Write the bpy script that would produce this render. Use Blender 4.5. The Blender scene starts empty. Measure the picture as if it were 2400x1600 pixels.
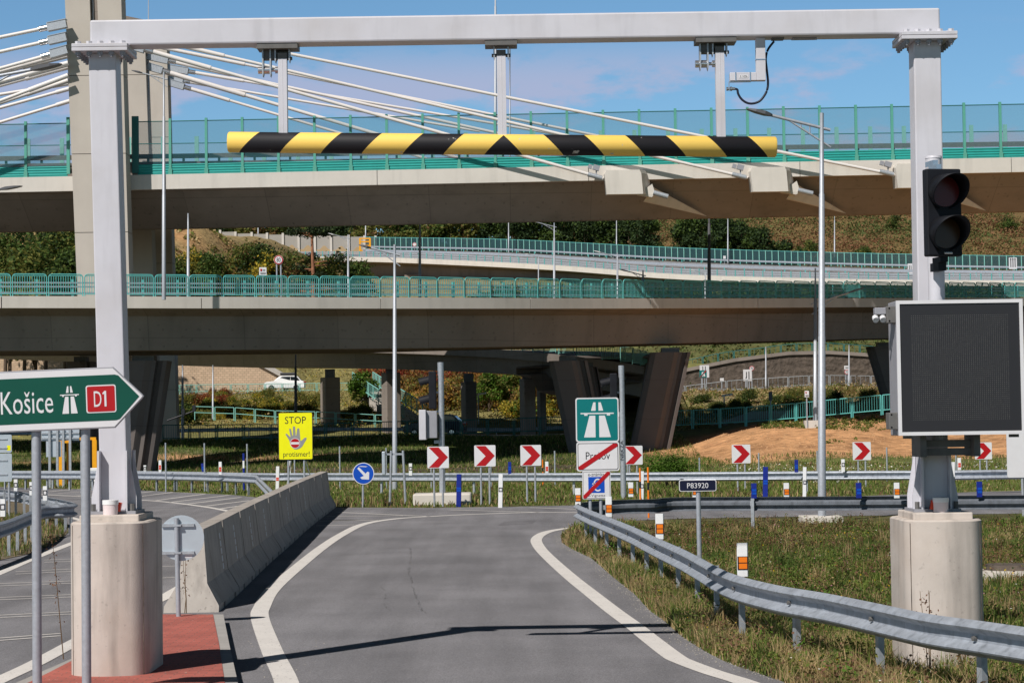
import bpy, math, random
import numpy as np
from mathutils import Vector, Matrix

# ------------------------------------------------------------------ camera, world, sun
SC = bpy.context.scene
COL = SC.collection
F, CX, CY, H = 5000.0, 1200.0, 800.0, 2.5          # survey of the photo: focal length and eye height
PITCH, ROLL = math.atan(190 / 5000), -0.0145
CAMROT = Matrix.Rotation(math.pi / 2 + PITCH, 3, 'X') @ Matrix.Rotation(ROLL, 3, 'Z')
cam_data = bpy.data.cameras.new('camera')
cam = bpy.data.objects.new('camera', cam_data)
COL.objects.link(cam)
cam_data.lens, cam_data.sensor_width = 75.0, 36.0
cam_data.clip_start, cam_data.clip_end = 0.5, 6000.0
cam.matrix_world = Matrix.Translation((0, 0, H)) @ CAMROT.to_4x4()
SC.camera = cam

TO_SUN = Vector((-0.56, -0.77, 1.0)).normalized()
sun_data = bpy.data.lights.new('sun', 'SUN')
sun_data.energy, sun_data.angle, sun_data.color = 4.8, math.radians(0.53), (1.0, 0.955, 0.90)
sun = bpy.data.objects.new('sun', sun_data)
COL.objects.link(sun)
sun.rotation_euler = TO_SUN.to_track_quat('Z', 'Y').to_euler()

world = bpy.data.worlds.new('World')
SC.world = world
world.use_nodes = True
wn, wl = world.node_tree.nodes, world.node_tree.links
wn.clear()
wout = wn.new('ShaderNodeOutputWorld')
wbg = wn.new('ShaderNodeBackground')
sky = wn.new('ShaderNodeTexSky')
sky.sky_type = 'NISHITA'
sky.sun_disc = False
sky.sun_elevation = math.asin(TO_SUN.z)
sky.sun_rotation = math.atan2(TO_SUN.x, TO_SUN.y)
sky.altitude = 300.0
sky.air_density, sky.dust_density, sky.ozone_density = 1.0, 0.25, 2.4
CLOUD_SEED = (8.5, 11.5, 4.5)
wtc = wn.new('ShaderNodeTexCoord')
wmap = wn.new('ShaderNodeMapping')
wmap.inputs['Scale'].default_value = (8.5, 8.5, 24.0)
wmap.inputs['Location'].default_value = CLOUD_SEED
wno = wn.new('ShaderNodeTexNoise')
wno.inputs['Scale'].default_value = 1.0
wno.inputs['Detail'].default_value = 9.0
wno.inputs['Roughness'].default_value = 0.6
wramp = wn.new('ShaderNodeMapRange')
wramp.interpolation_type = 'SMOOTHSTEP'
wramp.inputs['From Min'].default_value = 0.505
wramp.inputs['From Max'].default_value = 0.60
wsep = wn.new('ShaderNodeSeparateXYZ')
wband = wn.new('ShaderNodeMapRange')
wband.interpolation_type = 'SMOOTHSTEP'
wband.inputs['From Min'].default_value = 0.183
wband.inputs['From Max'].default_value = 0.155
wmul = wn.new('ShaderNodeMath'); wmul.operation = 'MULTIPLY'
wmul2 = wn.new('ShaderNodeMath'); wmul2.operation = 'MULTIPLY'; wmul2.inputs[1].default_value = 0.9
wmix = wn.new('ShaderNodeMix'); wmix.data_type = 'RGBA'
CLOUD = (4.4, 5.0, 7.1, 1.0)
wmix.inputs[7].default_value = CLOUD
wtint = wn.new('ShaderNodeMix'); wtint.data_type = 'RGBA'; wtint.blend_type = 'MULTIPLY'
wtint.inputs[0].default_value = 1.0
wtint.inputs[7].default_value = (0.74, 1.0, 1.13, 1.0)
wl.new(sky.outputs[0], wtint.inputs[6])
wl.new(wtc.outputs['Generated'], wmap.inputs['Vector'])
wl.new(wmap.outputs[0], wno.inputs['Vector'])
wl.new(wno.outputs['Fac'], wramp.inputs['Value'])
wl.new(wtc.outputs['Generated'], wsep.inputs[0])
wl.new(wsep.outputs['Z'], wband.inputs['Value'])
wl.new(wramp.outputs[0], wmul.inputs[0]); wl.new(wband.outputs[0], wmul.inputs[1])
wl.new(wmul.outputs[0], wmul2.inputs[0])
wl.new(wmul2.outputs[0], wmix.inputs[0])
wl.new(wtint.outputs[2], wmix.inputs[6])
# sky above the view dimmed on purpose, to weaken skylight and deepen the shade
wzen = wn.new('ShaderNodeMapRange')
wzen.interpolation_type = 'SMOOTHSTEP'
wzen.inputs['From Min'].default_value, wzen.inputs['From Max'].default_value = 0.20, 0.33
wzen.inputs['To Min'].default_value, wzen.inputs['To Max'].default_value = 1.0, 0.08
wdimmed = wn.new('ShaderNodeVectorMath'); wdimmed.operation = 'SCALE'
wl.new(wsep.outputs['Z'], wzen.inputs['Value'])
wl.new(wmix.outputs[2], wdimmed.inputs[0]); wl.new(wzen.outputs[0], wdimmed.inputs['Scale'])
wl.new(wdimmed.outputs[0], wbg.inputs['Color'])
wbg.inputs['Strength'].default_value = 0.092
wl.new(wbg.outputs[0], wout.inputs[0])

SC.view_settings.view_transform = 'Standard'
SC.view_settings.look = 'None'
SC.view_settings.exposure = 0.0
SC.view_settings.gamma = 1.0
SC.cycles.max_bounces = 6
SC.cycles.diffuse_bounces = 3
SC.cycles.transparent_max_bounces = 24
SC.cycles.use_denoising = True

# ------------------------------------------------------------------ survey helpers: photo pixel -> real place
def ray(px, py):
    return CAMROT @ Vector(((px - CX) / F, (CY - py) / F, -1.0))

def U(px, py, Y):
    """the point seen at a photo pixel, at distance Y ahead"""
    d = ray(px, py)
    return Vector((0, 0, H)) + d * (Y / d.y)

def G(px, py, z=0.0):
    """the point of the level z seen at a photo pixel"""
    d = ray(px, py)
    return Vector((0, 0, H)) + d * ((z - H) / d.z)

def C(n, x, y):
    """enlarged-crop coordinates -> photo pixel (crops 1-9 are the nine thirds of the photo)"""
    ox, oy = {1: (0, 0), 2: (800, 0), 3: (1600, 0), 4: (0, 530), 5: (800, 530), 6: (1600, 530),
              7: (0, 1060), 8: (800, 1060), 9: (1600, 1060)}[n]
    return ox + x / 2.904, oy + y / 2.904

R = random.Random(7)

# ------------------------------------------------------------------ mesh builder
class MB:
    def __init__(s):
        s.v, s.f, s.m, s.sm = [], [], [], []
    def add(s, vs, fs, mi=0, smooth=False):
        o = len(s.v)
        s.v += [tuple(v) for v in vs]
        s.f += [tuple(i + o for i in f) for f in fs]
        s.m += [mi] * len(fs)
        s.sm += [smooth] * len(fs)
        return s
    def box(s, c, d, mat=None, mi=0):
        """box centred at c with full size d, optionally turned by a 3x3 matrix"""
        c = Vector(c)
        pts = []
        for x in (-.5, .5):
            for y in (-.5, .5):
                for z in (-.5, .5):
                    p = Vector((x * d[0], y * d[1], z * d[2]))
                    if mat is not None:
                        p = mat @ p
                    pts.append(c + p)
        return s.add(pts, [(0, 1, 3, 2), (4, 6, 7, 5), (0, 4, 5, 1), (2, 3, 7, 6), (0, 2, 6, 4), (1, 5, 7, 3)], mi)
    def bb(s, x0, x1, y0, y1, z0, z1, mi=0):
        return s.box(((x0 + x1) / 2, (y0 + y1) / 2, (z0 + z1) / 2), (abs(x1 - x0), abs(y1 - y0), abs(z1 - z0)), None, mi)
    def tube(s, pts, r, n=8, caps=True, mi=0, smooth=True):
        pts = [Vector(p) for p in pts]
        rs = list(r) if isinstance(r, (list, tuple)) else [r] * len(pts)
        vs, fs = [], []
        up = Vector((0, 0, 1))
        for i, p in enumerate(pts):
            t = (pts[min(i + 1, len(pts) - 1)] - pts[max(i - 1, 0)])
            if t.length < 1e-9:
                t = Vector((0, 0, 1))
            t.normalize()
            u = up if abs(t.dot(up)) < .95 else Vector((1, 0, 0))
            a = t.cross(u).normalized()
            b = t.cross(a).normalized()
            for k in range(n):
                an = 2 * math.pi * k / n
                vs.append(p + (a * math.cos(an) + b * math.sin(an)) * rs[i])
        for i in range(len(pts) - 1):
            for k in range(n):
                k2 = (k + 1) % n
                fs.append((i * n + k, i * n + k2, (i + 1) * n + k2, (i + 1) * n + k))
        s.add(vs, fs, mi, smooth)
        if caps:
            s.add(vs[:n], [tuple(range(n))], mi)
            s.add(vs[-n:], [tuple(reversed(range(n)))], mi)
        return s
    def plate(s, poly, y0, y1, mi=0, mat=None):
        """outline poly in the XZ plane, extruded from y0 to y1"""
        n = len(poly)
        vs = [Vector((p[0], y0, p[1])) for p in poly] + [Vector((p[0], y1, p[1])) for p in poly]
        if mat is not None:
            vs = [mat @ v for v in vs]
        fs = [tuple(range(n)), tuple(reversed(range(n, 2 * n)))]
        fs += [(i, i + n, (i + 1) % n + n, (i + 1) % n) for i in range(n)]
        return s.add(vs, fs, mi)
    def slab(s, poly, z0, z1, mi=0):
        """outline poly in the XY plane, extruded from z0 to z1"""
        n = len(poly)
        vs = [(p[0], p[1], z0) for p in poly] + [(p[0], p[1], z1) for p in poly]
        fs = [tuple(reversed(range(n))), tuple(range(n, 2 * n))]
        fs += [(i, (i + 1) % n, (i + 1) % n + n, i + n) for i in range(n)]
        return s.add(vs, fs, mi)
    def sweep(s, path, prof, closed=True, mi=0, smooth=False, caps=True, flip=1):
        """profile (side offset, height) swept along a path; side offset is to the right of travel"""
        path = [Vector(p) for p in path]
        n = len(prof)
        vs, fs = [], []
        for i, p in enumerate(path):
            t = path[min(i + 1, len(path) - 1)] - path[max(i - 1, 0)]
            t.z = 0
            t.normalize()
            r = Vector((t.y, -t.x, 0)) * flip
            for a, b in prof:
                vs.append(p + r * a + Vector((0, 0, b)))
        m = n if closed else n - 1
        for i in range(len(path) - 1):
            for k in range(m):
                k2 = (k + 1) % n
                fs.append((i * n + k, (i + 1) * n + k, (i + 1) * n + k2, i * n + k2))
        s.add(vs, fs, mi, smooth)
        if closed and caps:
            s.add(vs[:n], [tuple(range(n))], mi)
            s.add(vs[-n:], [tuple(reversed(range(n)))], mi)
        return s
    def ribbon(s, pts, w, z, mi=0):
        """flat strip of width w along ground points"""
        pts = [Vector((p[0], p[1], 0)) for p in pts]
        vs, fs = [], []
        for i, p in enumerate(pts):
            t = pts[min(i + 1, len(pts) - 1)] - pts[max(i - 1, 0)]
            t.normalize()
            r = Vector((t.y, -t.x, 0)) * (w / 2)
            vs += [(p.x - r.x, p.y - r.y, z), (p.x + r.x, p.y + r.y, z)]
        for i in range(len(pts) - 1):
            fs.append((2 * i, 2 * i + 1, 2 * i + 3, 2 * i + 2))
        return s.add(vs, fs, mi)
    def build(s, name, mats, parent=None, world=False, bevel=0.0, loc=None):
        me = bpy.data.meshes.new(name)
        vs = s.v
        if world and parent is not None:
            inv = parent.matrix_basis.inverted()
            pp = parent.parent
            while pp is not None:
                inv = inv @ pp.matrix_basis.inverted()
                pp = pp.parent
            vs = [tuple(inv @ Vector(v)) for v in vs]
        elif loc is not None:
            vs = [(v[0] - loc[0], v[1] - loc[1], v[2] - loc[2]) for v in vs]
        me.from_pydata(vs, [], s.f)
        for m in (mats if isinstance(mats, (list, tuple)) else [mats]):
            me.materials.append(m)
        me.polygons.foreach_set('material_index', s.m)
        me.polygons.foreach_set('use_smooth', s.sm)
        me.update()
        o = bpy.data.objects.new(name, me)
        COL.objects.link(o)
        if parent is not None:
            o.parent = parent
        elif loc is not None:
            o.location = loc
        if bevel:
            b = o.modifiers.new('bevel', 'BEVEL')
            b.width, b.segments, b.limit_method = bevel, 2, 'ANGLE'
        return o

def thing(name, label, cat, loc=(0, 0, 0), rz=0.0, group=None, ry=0.0):
    o = bpy.data.objects.new(name, None)
    COL.objects.link(o)
    o.empty_display_size = 0.1
    o.location = loc
    o.rotation_euler = (0, ry, rz)
    return tag(o, label, cat, group)

def tag(o, label=None, cat=None, group=None, kind=None):
    if label: o['label'] = label
    if cat: o['category'] = cat
    if group: o['group'] = group
    if kind: o['kind'] = kind
    return o

def copy_tree(o, parent=None):
    c = o.copy()
    COL.objects.link(c)
    if parent is not None:
        c.parent = parent
        c.matrix_parent_inverse = o.matrix_parent_inverse
    for ch in list(o.children):
        copy_tree(ch, c)
    return c

def dup(o, loc, rz=None, label=None, group=None):
    c = copy_tree(o)
    c.location = loc
    if rz is not None: c.rotation_euler.z = rz
    if label: c['label'] = label
    if group: c['group'] = group
    return c

def rrect(w, h, r, n=4, cx=0.0, cz=0.0):
    pts = []
    for qx, qz, a0 in ((1, 1, 0), (-1, 1, 90), (-1, -1, 180), (1, -1, 270)):
        for k in range(n + 1):
            a = math.radians(a0 + 90 * k / n)
            pts.append((cx + qx * (w / 2 - r) + r * math.cos(a), cz + qz * (h / 2 - r) + r * math.sin(a)))
    return pts

def disc(r, n=28, cx=0.0, cz=0.0):
    return [(cx + r * math.cos(2 * math.pi * k / n), cz + r * math.sin(2 * math.pi * k / n)) for k in range(n)]

def smooth_path(pts, n=8):
    """Catmull-Rom through the points"""
    pts = [Vector(p) for p in pts]
    out = []
    for i in range(len(pts) - 1):
        p0, p1, p2, p3 = pts[max(i - 1, 0)], pts[i], pts[i + 1], pts[min(i + 2, len(pts) - 1)]
        for k in range(n):
            t = k / n
            out.append(0.5 * ((2 * p1) + (p2 - p0) * t + (2 * p0 - 5 * p1 + 4 * p2 - p3) * t * t + (3 * p1 - p0 - 3 * p2 + p3) * t ** 3))
    out.append(pts[-1])
    return out

def along(path, step, start=0.0):
    """points and directions every step metres of a path"""
    path = [Vector(p) for p in path]
    out, need, acc = [], start, 0.0
    for a, b in zip(path, path[1:]):
        L = (b - a).length
        while need <= acc + L and L > 0:
            t = (need - acc) / L
            out.append((a.lerp(b, t), (b - a).normalized()))
            need += step
        acc += L
    return out

def text_geo(s, w, h, cx=0.0, cz=0.0, y=0.0):
    """letters of a string as flat faces in the XZ plane, fitted into w x h"""
    cu = bpy.data.curves.new('t', 'FONT')
    cu.body = s
    cu.resolution_u = 3
    ob = bpy.data.objects.new('t', cu)
    COL.objects.link(ob)
    dg = bpy.context.evaluated_depsgraph_get()
    me = bpy.data.meshes.new_from_object(ob.evaluated_get(dg))
    co = [v.co.copy() for v in me.vertices]
    fs = [tuple(p.vertices) for p in me.polygons]
    bpy.data.objects.remove(ob)
    bpy.data.meshes.remove(me)
    xs, ys = [c.x for c in co], [c.y for c in co]
    sx, sy = w / (max(xs) - min(xs)), h / (max(ys) - min(ys))
    mx, my = (max(xs) + min(xs)) / 2, (max(ys) + min(ys)) / 2
    return [(cx + (c.x - mx) * sx, y, cz + (c.y - my) * sy) for c in co], fs

# ------------------------------------------------------------------ materials
def new_mat(name):
    m = bpy.data.materials.new(name)
    m.use_nodes = True
    nt = m.node_tree
    return m, nt.nodes, nt.links, nt.nodes['Principled BSDF']

def pbr(name, col, rough=.6, metal=0.0, var=.1, scale=4.0, bump=0.0, bscale=60.0, streak=0.0, sscale=3.0, spec=.4, spots=0.0, trans=None, dirt=None, dirtamt=0.0):
    """painted / concrete / metal surface: base colour with noise, optional vertical streaks, pits and bump"""
    m, n, l, p = new_mat(name)
    tc = n.new('ShaderNodeTexCoord')
    no = n.new('ShaderNodeTexNoise')
    no.inputs['Scale'].default_value, no.inputs['Detail'].default_value = scale, 6.0
    no.inputs['Roughness'].default_value = .62
    l.new(tc.outputs['Object'], no.inputs['Vector'])
    mr = n.new('ShaderNodeMapRange')
    mr.inputs['From Min'].default_value, mr.inputs['From Max'].default_value = .3, .7
    mr.inputs['To Min'].default_value, mr.inputs['To Max'].default_value = 1 - var, 1 + var
    l.new(no.outputs['Fac'], mr.inputs['Value'])
    val = mr.outputs[0]
    if streak:
        mp = n.new('ShaderNodeMapping')
        mp.inputs['Scale'].default_value = (sscale, sscale, .12 * sscale)
        ns = n.new('ShaderNodeTexNoise')
        ns.inputs['Scale'].default_value, ns.inputs['Detail'].default_value = 2.0, 5.0
        l.new(tc.outputs['Object'], mp.inputs['Vector']); l.new(mp.outputs[0], ns.inputs['Vector'])
        ms = n.new('ShaderNodeMapRange')
        ms.inputs['From Min'].default_value, ms.inputs['From Max'].default_value = .52, .75
        ms.inputs['To Min'].default_value, ms.inputs['To Max'].default_value = 1.0, 1 - streak
        l.new(ns.outputs['Fac'], ms.inputs['Value'])
        mm = n.new('ShaderNodeMath'); mm.operation = 'MULTIPLY'
        l.new(val, mm.inputs[0]); l.new(ms.outputs[0], mm.inputs[1])
        val = mm.outputs[0]
    if spots:
        nv = n.new('ShaderNodeTexNoise')
        nv.inputs['Scale'].default_value, nv.inputs['Detail'].default_value = scale * 9, 2.0
        l.new(tc.outputs['Object'], nv.inputs['Vector'])
        mv = n.new('ShaderNodeMapRange')
        mv.inputs['From Min'].default_value, mv.inputs['From Max'].default_value = .66, .72
        mv.inputs['To Min'].default_value, mv.inputs['To Max'].default_value = 1.0, 1 - spots
        l.new(nv.outputs['Fac'], mv.inputs['Value'])
        mm = n.new('ShaderNodeMath'); mm.operation = 'MULTIPLY'
        l.new(val, mm.inputs[0]); l.new(mv.outputs[0], mm.inputs[1])
        val = mm.outputs[0]
    base = None
    if dirt:
        nd = n.new('ShaderNodeTexNoise')
        nd.inputs['Scale'].default_value, nd.inputs['Detail'].default_value = scale * .6, 5.0
        l.new(tc.outputs['Object'], nd.inputs['Vector'])
        md = n.new('ShaderNodeMapRange')
        md.inputs['From Min'].default_value, md.inputs['From Max'].default_value = .48, .72
        md.inputs['To Min'].default_value, md.inputs['To Max'].default_value = 0.0, dirtamt
        l.new(nd.outputs['Fac'], md.inputs['Value'])
        mx = n.new('ShaderNodeMix'); mx.data_type = 'RGBA'
        mx.inputs[6].default_value, mx.inputs[7].default_value = (*col, 1), (*dirt, 1)
        l.new(md.outputs[0], mx.inputs[0])
        base = mx.outputs[2]
    hv = n.new('ShaderNodeVectorMath'); hv.operation = 'SCALE'
    if base is None:
        hv.inputs[0].default_value = col
    else:
        l.new(base, hv.inputs[0])
    l.new(val, hv.inputs['Scale'])
    l.new(hv.outputs[0], p.inputs['Base Color'])
    p.inputs['Roughness'].default_value = rough
    p.inputs['Metallic'].default_value = metal
    p.inputs['Specular IOR Level'].default_value = spec
    if bump:
        nb = n.new('ShaderNodeTexNoise')
        nb.inputs['Scale'].default_value, nb.inputs['Detail'].default_value = bscale, 4.0
        l.new(tc.outputs['Object'], nb.inputs['Vector'])
        bp = n.new('ShaderNodeBump')
        bp.inputs['Strength'].default_value, bp.inputs['Distance'].default_value = 1.0, bump
        l.new(nb.outputs['Fac'], bp.inputs['Height'])
        l.new(bp.outputs[0], p.inputs['Normal'])
    return m

def leafmat(name, col, var=.35, trans=.25, scale=1.2):
    m, n, l, p = new_mat(name)
    tc = n.new('ShaderNodeTexCoord')
    no = n.new('ShaderNodeTexNoise')
    no.inputs['Scale'].default_value, no.inputs['Detail'].default_value = scale, 3.0
    l.new(tc.outputs['Object'], no.inputs['Vector'])
    mr = n.new('ShaderNodeMapRange')
    mr.inputs['From Min'].default_value, mr.inputs['From Max'].default_value = .3, .7
    mr.inputs['To Min'].default_value, mr.inputs['To Max'].default_value = 1 - var, 1 + var
    l.new(no.outputs['Fac'], mr.inputs['Value'])
    hv = n.new('ShaderNodeVectorMath'); hv.operation = 'SCALE'
    hv.inputs[0].default_value = col
    l.new(mr.outputs[0], hv.inputs['Scale'])
    l.new(hv.outputs[0], p.inputs['Base Color'])
    p.inputs['Roughness'].default_value = .7
    p.inputs['Specular IOR Level'].default_value = .2
    tr = n.new('ShaderNodeBsdfTranslucent')
    l.new(hv.outputs[0], tr.inputs['Color'])
    mx = n.new('ShaderNodeMixShader')
    mx.inputs[0].default_value = trans
    l.new(p.outputs[0], mx.inputs[1]); l.new(tr.outputs[0], mx.inputs[2])
    l.new(mx.outputs[0], n['Material Output'].inputs['Surface'])
    return m

def glassmat(name, col, opacity, rough=.15):
    m, n, l, p = new_mat(name)
    p.inputs['Base Color'].default_value = (*col, 1)
    p.inputs['Roughness'].default_value = rough
    p.inputs['Alpha'].default_value = opacity
    return m

M = {}
M['concrete'] = pbr('concrete', (.47, .43, .385), .85, var=.09, scale=.9, streak=.16, sscale=1.4, bump=.004, bscale=25)
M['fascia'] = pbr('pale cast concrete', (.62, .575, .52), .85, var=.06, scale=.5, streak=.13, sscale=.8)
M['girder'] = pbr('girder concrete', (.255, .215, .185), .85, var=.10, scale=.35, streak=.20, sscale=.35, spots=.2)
def formwork(m, lx, lz, holes=True):
    """cast panel joints and tie holes across a concrete material"""
    nt = m.node_tree; n, l = nt.nodes, nt.links
    p = n['Principled BSDF']
    src = p.inputs['Base Color'].links[0].from_socket
    tc = n.new('ShaderNodeTexCoord'); sp = n.new('ShaderNodeSeparateXYZ'); l.new(tc.outputs['Object'], sp.inputs[0])
    def math_(op, a, b=None):
        q = n.new('ShaderNodeMath'); q.operation = op
        if isinstance(a, (int, float)): q.inputs[0].default_value = a
        else: l.new(a, q.inputs[0])
        if b is not None:
            if isinstance(b, (int, float)): q.inputs[1].default_value = b
            else: l.new(b, q.inputs[1])
        return q.outputs[0]
    def cell(ax, size): return math_('FRACT', math_('ADD', math_('DIVIDE', sp.outputs[ax], size), 100.0))
    jx = math_('LESS_THAN', cell('X', lx), .05 / lx)
    jz = math_('LESS_THAN', cell('Z', lz), .04 / lz)
    j = math_('MULTIPLY', math_('MAXIMUM', jx, jz), .22)
    if holes:
        hx = math_('LESS_THAN', math_('ABSOLUTE', math_('SUBTRACT', cell('X', 1.25), .5)), .045)
        hz = math_('LESS_THAN', math_('ABSOLUTE', math_('SUBTRACT', cell('Z', lz * .5), .5)), .06)
        j = math_('MAXIMUM', j, math_('MULTIPLY', math_('MULTIPLY', hx, hz), .2))
    # each cast panel a slightly different grey
    pan = math_('FRACT', math_('MULTIPLY', math_('SINE', math_('MULTIPLY', math_('FLOOR', math_('DIVIDE', sp.outputs['X'], lx)), 12.9898)), 43758.5))
    k = math_('SUBTRACT', math_('ADD', .95, math_('MULTIPLY', pan, .1)), j)
    hv = n.new('ShaderNodeVectorMath'); hv.operation = 'SCALE'
    l.new(src, hv.inputs[0]); l.new(k, hv.inputs['Scale']); l.new(hv.outputs[0], p.inputs['Base Color'])
formwork(M['girder'], 5.2, 1.9)
M['pier'] = pbr('shade darkened pier concrete', (.16, .135, .125), .85, var=.10, scale=.35, streak=.25, sscale=.5)  # the shade under the bridge is put into this base colour
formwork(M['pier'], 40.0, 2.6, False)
M['pylon'] = pbr('pylon concrete', (.49, .44, .385), .85, var=.05, scale=.5, streak=.08, sscale=.5)
M['pedestal'] = pbr('pedestal concrete', (.55, .485, .435), .8, var=.10, scale=2.2, streak=.34, sscale=3.0, bump=.002, bscale=70, spots=.16, dirt=(.42, .31, .23), dirtamt=.45)
M['barrier'] = pbr('barrier concrete', (.40, .36, .325), .85, var=.12, scale=2.0, streak=.34, sscale=2.5, bump=.003, bscale=60, spots=.3, dirt=(.28, .24, .20), dirtamt=.4)
M['kerb'] = pbr('kerb concrete', (.36, .34, .32), .9, var=.12, scale=4, bump=.002, bscale=80)
M['steel_paint'] = pbr('pale grey paint', (.60, .59, .635), .45, var=.04, scale=2.5, streak=.10, sscale=5, spec=.4, dirt=(.44, .40, .38), dirtamt=.35)
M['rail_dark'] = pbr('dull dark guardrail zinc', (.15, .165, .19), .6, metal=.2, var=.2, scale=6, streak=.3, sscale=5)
M['steel_grey'] = pbr('grey steel paint', (.30, .30, .33), .5, var=.06, scale=5)
M['steel_dark'] = pbr('dark bracket steel', (.13, .125, .12), .55, var=.2, scale=9)
M['galv'] = pbr('galvanised steel', (.42, .445, .48), .50, metal=.45, var=.17, scale=14, streak=.12, sscale=9, spec=.5)
M['rail'] = pbr('weathered guardrail zinc', (.37, .40, .45), .52, metal=.3, var=.2, scale=7, streak=.34, sscale=7)
M['pole'] = pbr('zinc pole', (.40, .42, .46), .5, metal=.3, var=.12, scale=20)
M['alu'] = pbr('sign back aluminium', (.50, .55, .60), .42, metal=.35, var=.07, scale=4)
M['chrome'] = pbr('bright steel', (.62, .62, .64), .25, metal=.9, var=.1, scale=12)
M['black'] = pbr('black plastic', (.018, .018, .022), .45, var=.2, scale=6)
M['rubber'] = pbr('cable rubber', (.012, .014, .03), .5, var=.1, scale=6)
M['housing'] = pbr('signal housing black', (.010, .011, .015), .6, var=.25, scale=5, spec=.22)
M['white'] = pbr('white sheeting', (.70, .69, .71), .45, var=.03, scale=4)
M['white_post'] = pbr('white plastic post', (.82, .82, .82), .4, var=.04, scale=9, streak=.08, sscale=12)
M['orange'] = pbr('orange reflector', (.85, .20, .01), .35, var=.05, scale=30)
M['redref'] = pbr('red reflector', (.70, .06, .02), .35, var=.05, scale=30)
M['red'] = pbr('red sheeting', (.42, .002, .006), .5, var=.04, scale=5)
M['blue'] = pbr('blue plastic', (.008, .022, .24), .45, var=.15, scale=8)
M['signblue'] = pbr('blue sheeting', (.003, .07, .46), .4, var=.04, scale=5)
M['navy'] = pbr('dark blue sheeting', (.006, .007, .03), .4, var=.1, scale=5)
M['signgreen'] = pbr('green sheeting', (.0, .070, .045), .4, var=.05, scale=3)
M['motorway'] = pbr('motorway green sheeting', (.0, .165, .165), .4, var=.04, scale=5)
M['yellow_sign'] = pbr('fluorescent yellow sheeting', (.86, .83, .0), .4, var=.02, scale=5)
M['hand'] = pbr('grey print', (.27, .27, .27), .5, var=.03, scale=9)
M['ink'] = pbr('black print', (.012, .012, .016), .5, var=.1, scale=9)
M['yellow_frame'] = pbr('orange yellow paint', (.86, .38, .01), .45, var=.08, scale=6)
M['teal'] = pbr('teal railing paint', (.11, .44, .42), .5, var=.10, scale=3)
M['teal_post'] = pbr('pale teal post paint', (.10, .36, .28), .5, var=.08, scale=2)
M['teal_panel'] = pbr('teal noise panel', (.02, .32, .285), .5, var=.07, scale=1.5)
M['teal_pale'] = pbr('weathered pale teal paint', (.22, .50, .44), .6, var=.1, scale=3)
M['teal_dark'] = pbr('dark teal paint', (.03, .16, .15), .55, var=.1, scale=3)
M['cable'] = pbr('white stay sheath', (.74, .69, .66), .45, var=.04, scale=.6)
M['lum'] = pbr('luminaire grey', (.11, .11, .12), .5, var=.1, scale=8)
M['lum_white'] = pbr('pale luminaire', (.7, .7, .7), .4, var=.05, scale=8)
M['rock'] = pbr('rough brown stone wall', (.105, .082, .066), .95, var=.4, scale=1.6, bump=.3, bscale=1.6)
M['beige_wall'] = pbr('beige block wall', (.56, .42, .29), .9, var=.12, scale=.6, bump=.03, bscale=3)
M['noise_wall'] = pbr('grey noise wall', (.36, .335, .30), .9, var=.06, scale=.3)
M['ochre'] = pbr('ochre panel', (.44, .315, .175), .9, var=.06, scale=.4)
M['bark'] = pbr('bark', (.10, .07, .05), .9, var=.3, scale=4)
M['pinebark'] = pbr('pine bark', (.30, .13, .07), .9, var=.3, scale=3)
M['carblue'] = pbr('dark blue car paint', (.02, .035, .06), .25, var=.05, scale=2, spec=.6)
M['carwhite'] = pbr('white car paint', (.8, .8, .8), .3, var=.02, scale=2)
M['carglass'] = pbr('car glass', (.015, .02, .025), .12, var=.05, scale=2, spec=.6)
M['tyre'] = pbr('tyre rubber', (.02, .02, .02), .8, var=.1, scale=9)
M['taillight'] = pbr('red lamp lens', (.55, .01, .01), .25, var=.05, scale=9)
M['lens_red'] = pbr('unlit red lens', (.10, .004, .005), .3, var=.1, scale=30)
M['lens_amber'] = pbr('unlit amber lens', (.045, .018, .004), .3, var=.1, scale=30)
M['glass'] = glassmat('tinted noise screen glass', (.05, .17, .19), .36)
M['glass_dark'] = glassmat('dark tinted screen glass', (.02, .055, .058), .86)
M['can'] = pbr('pinkish white plastic', (.78, .66, .66), .45, var=.04, scale=9)

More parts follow.
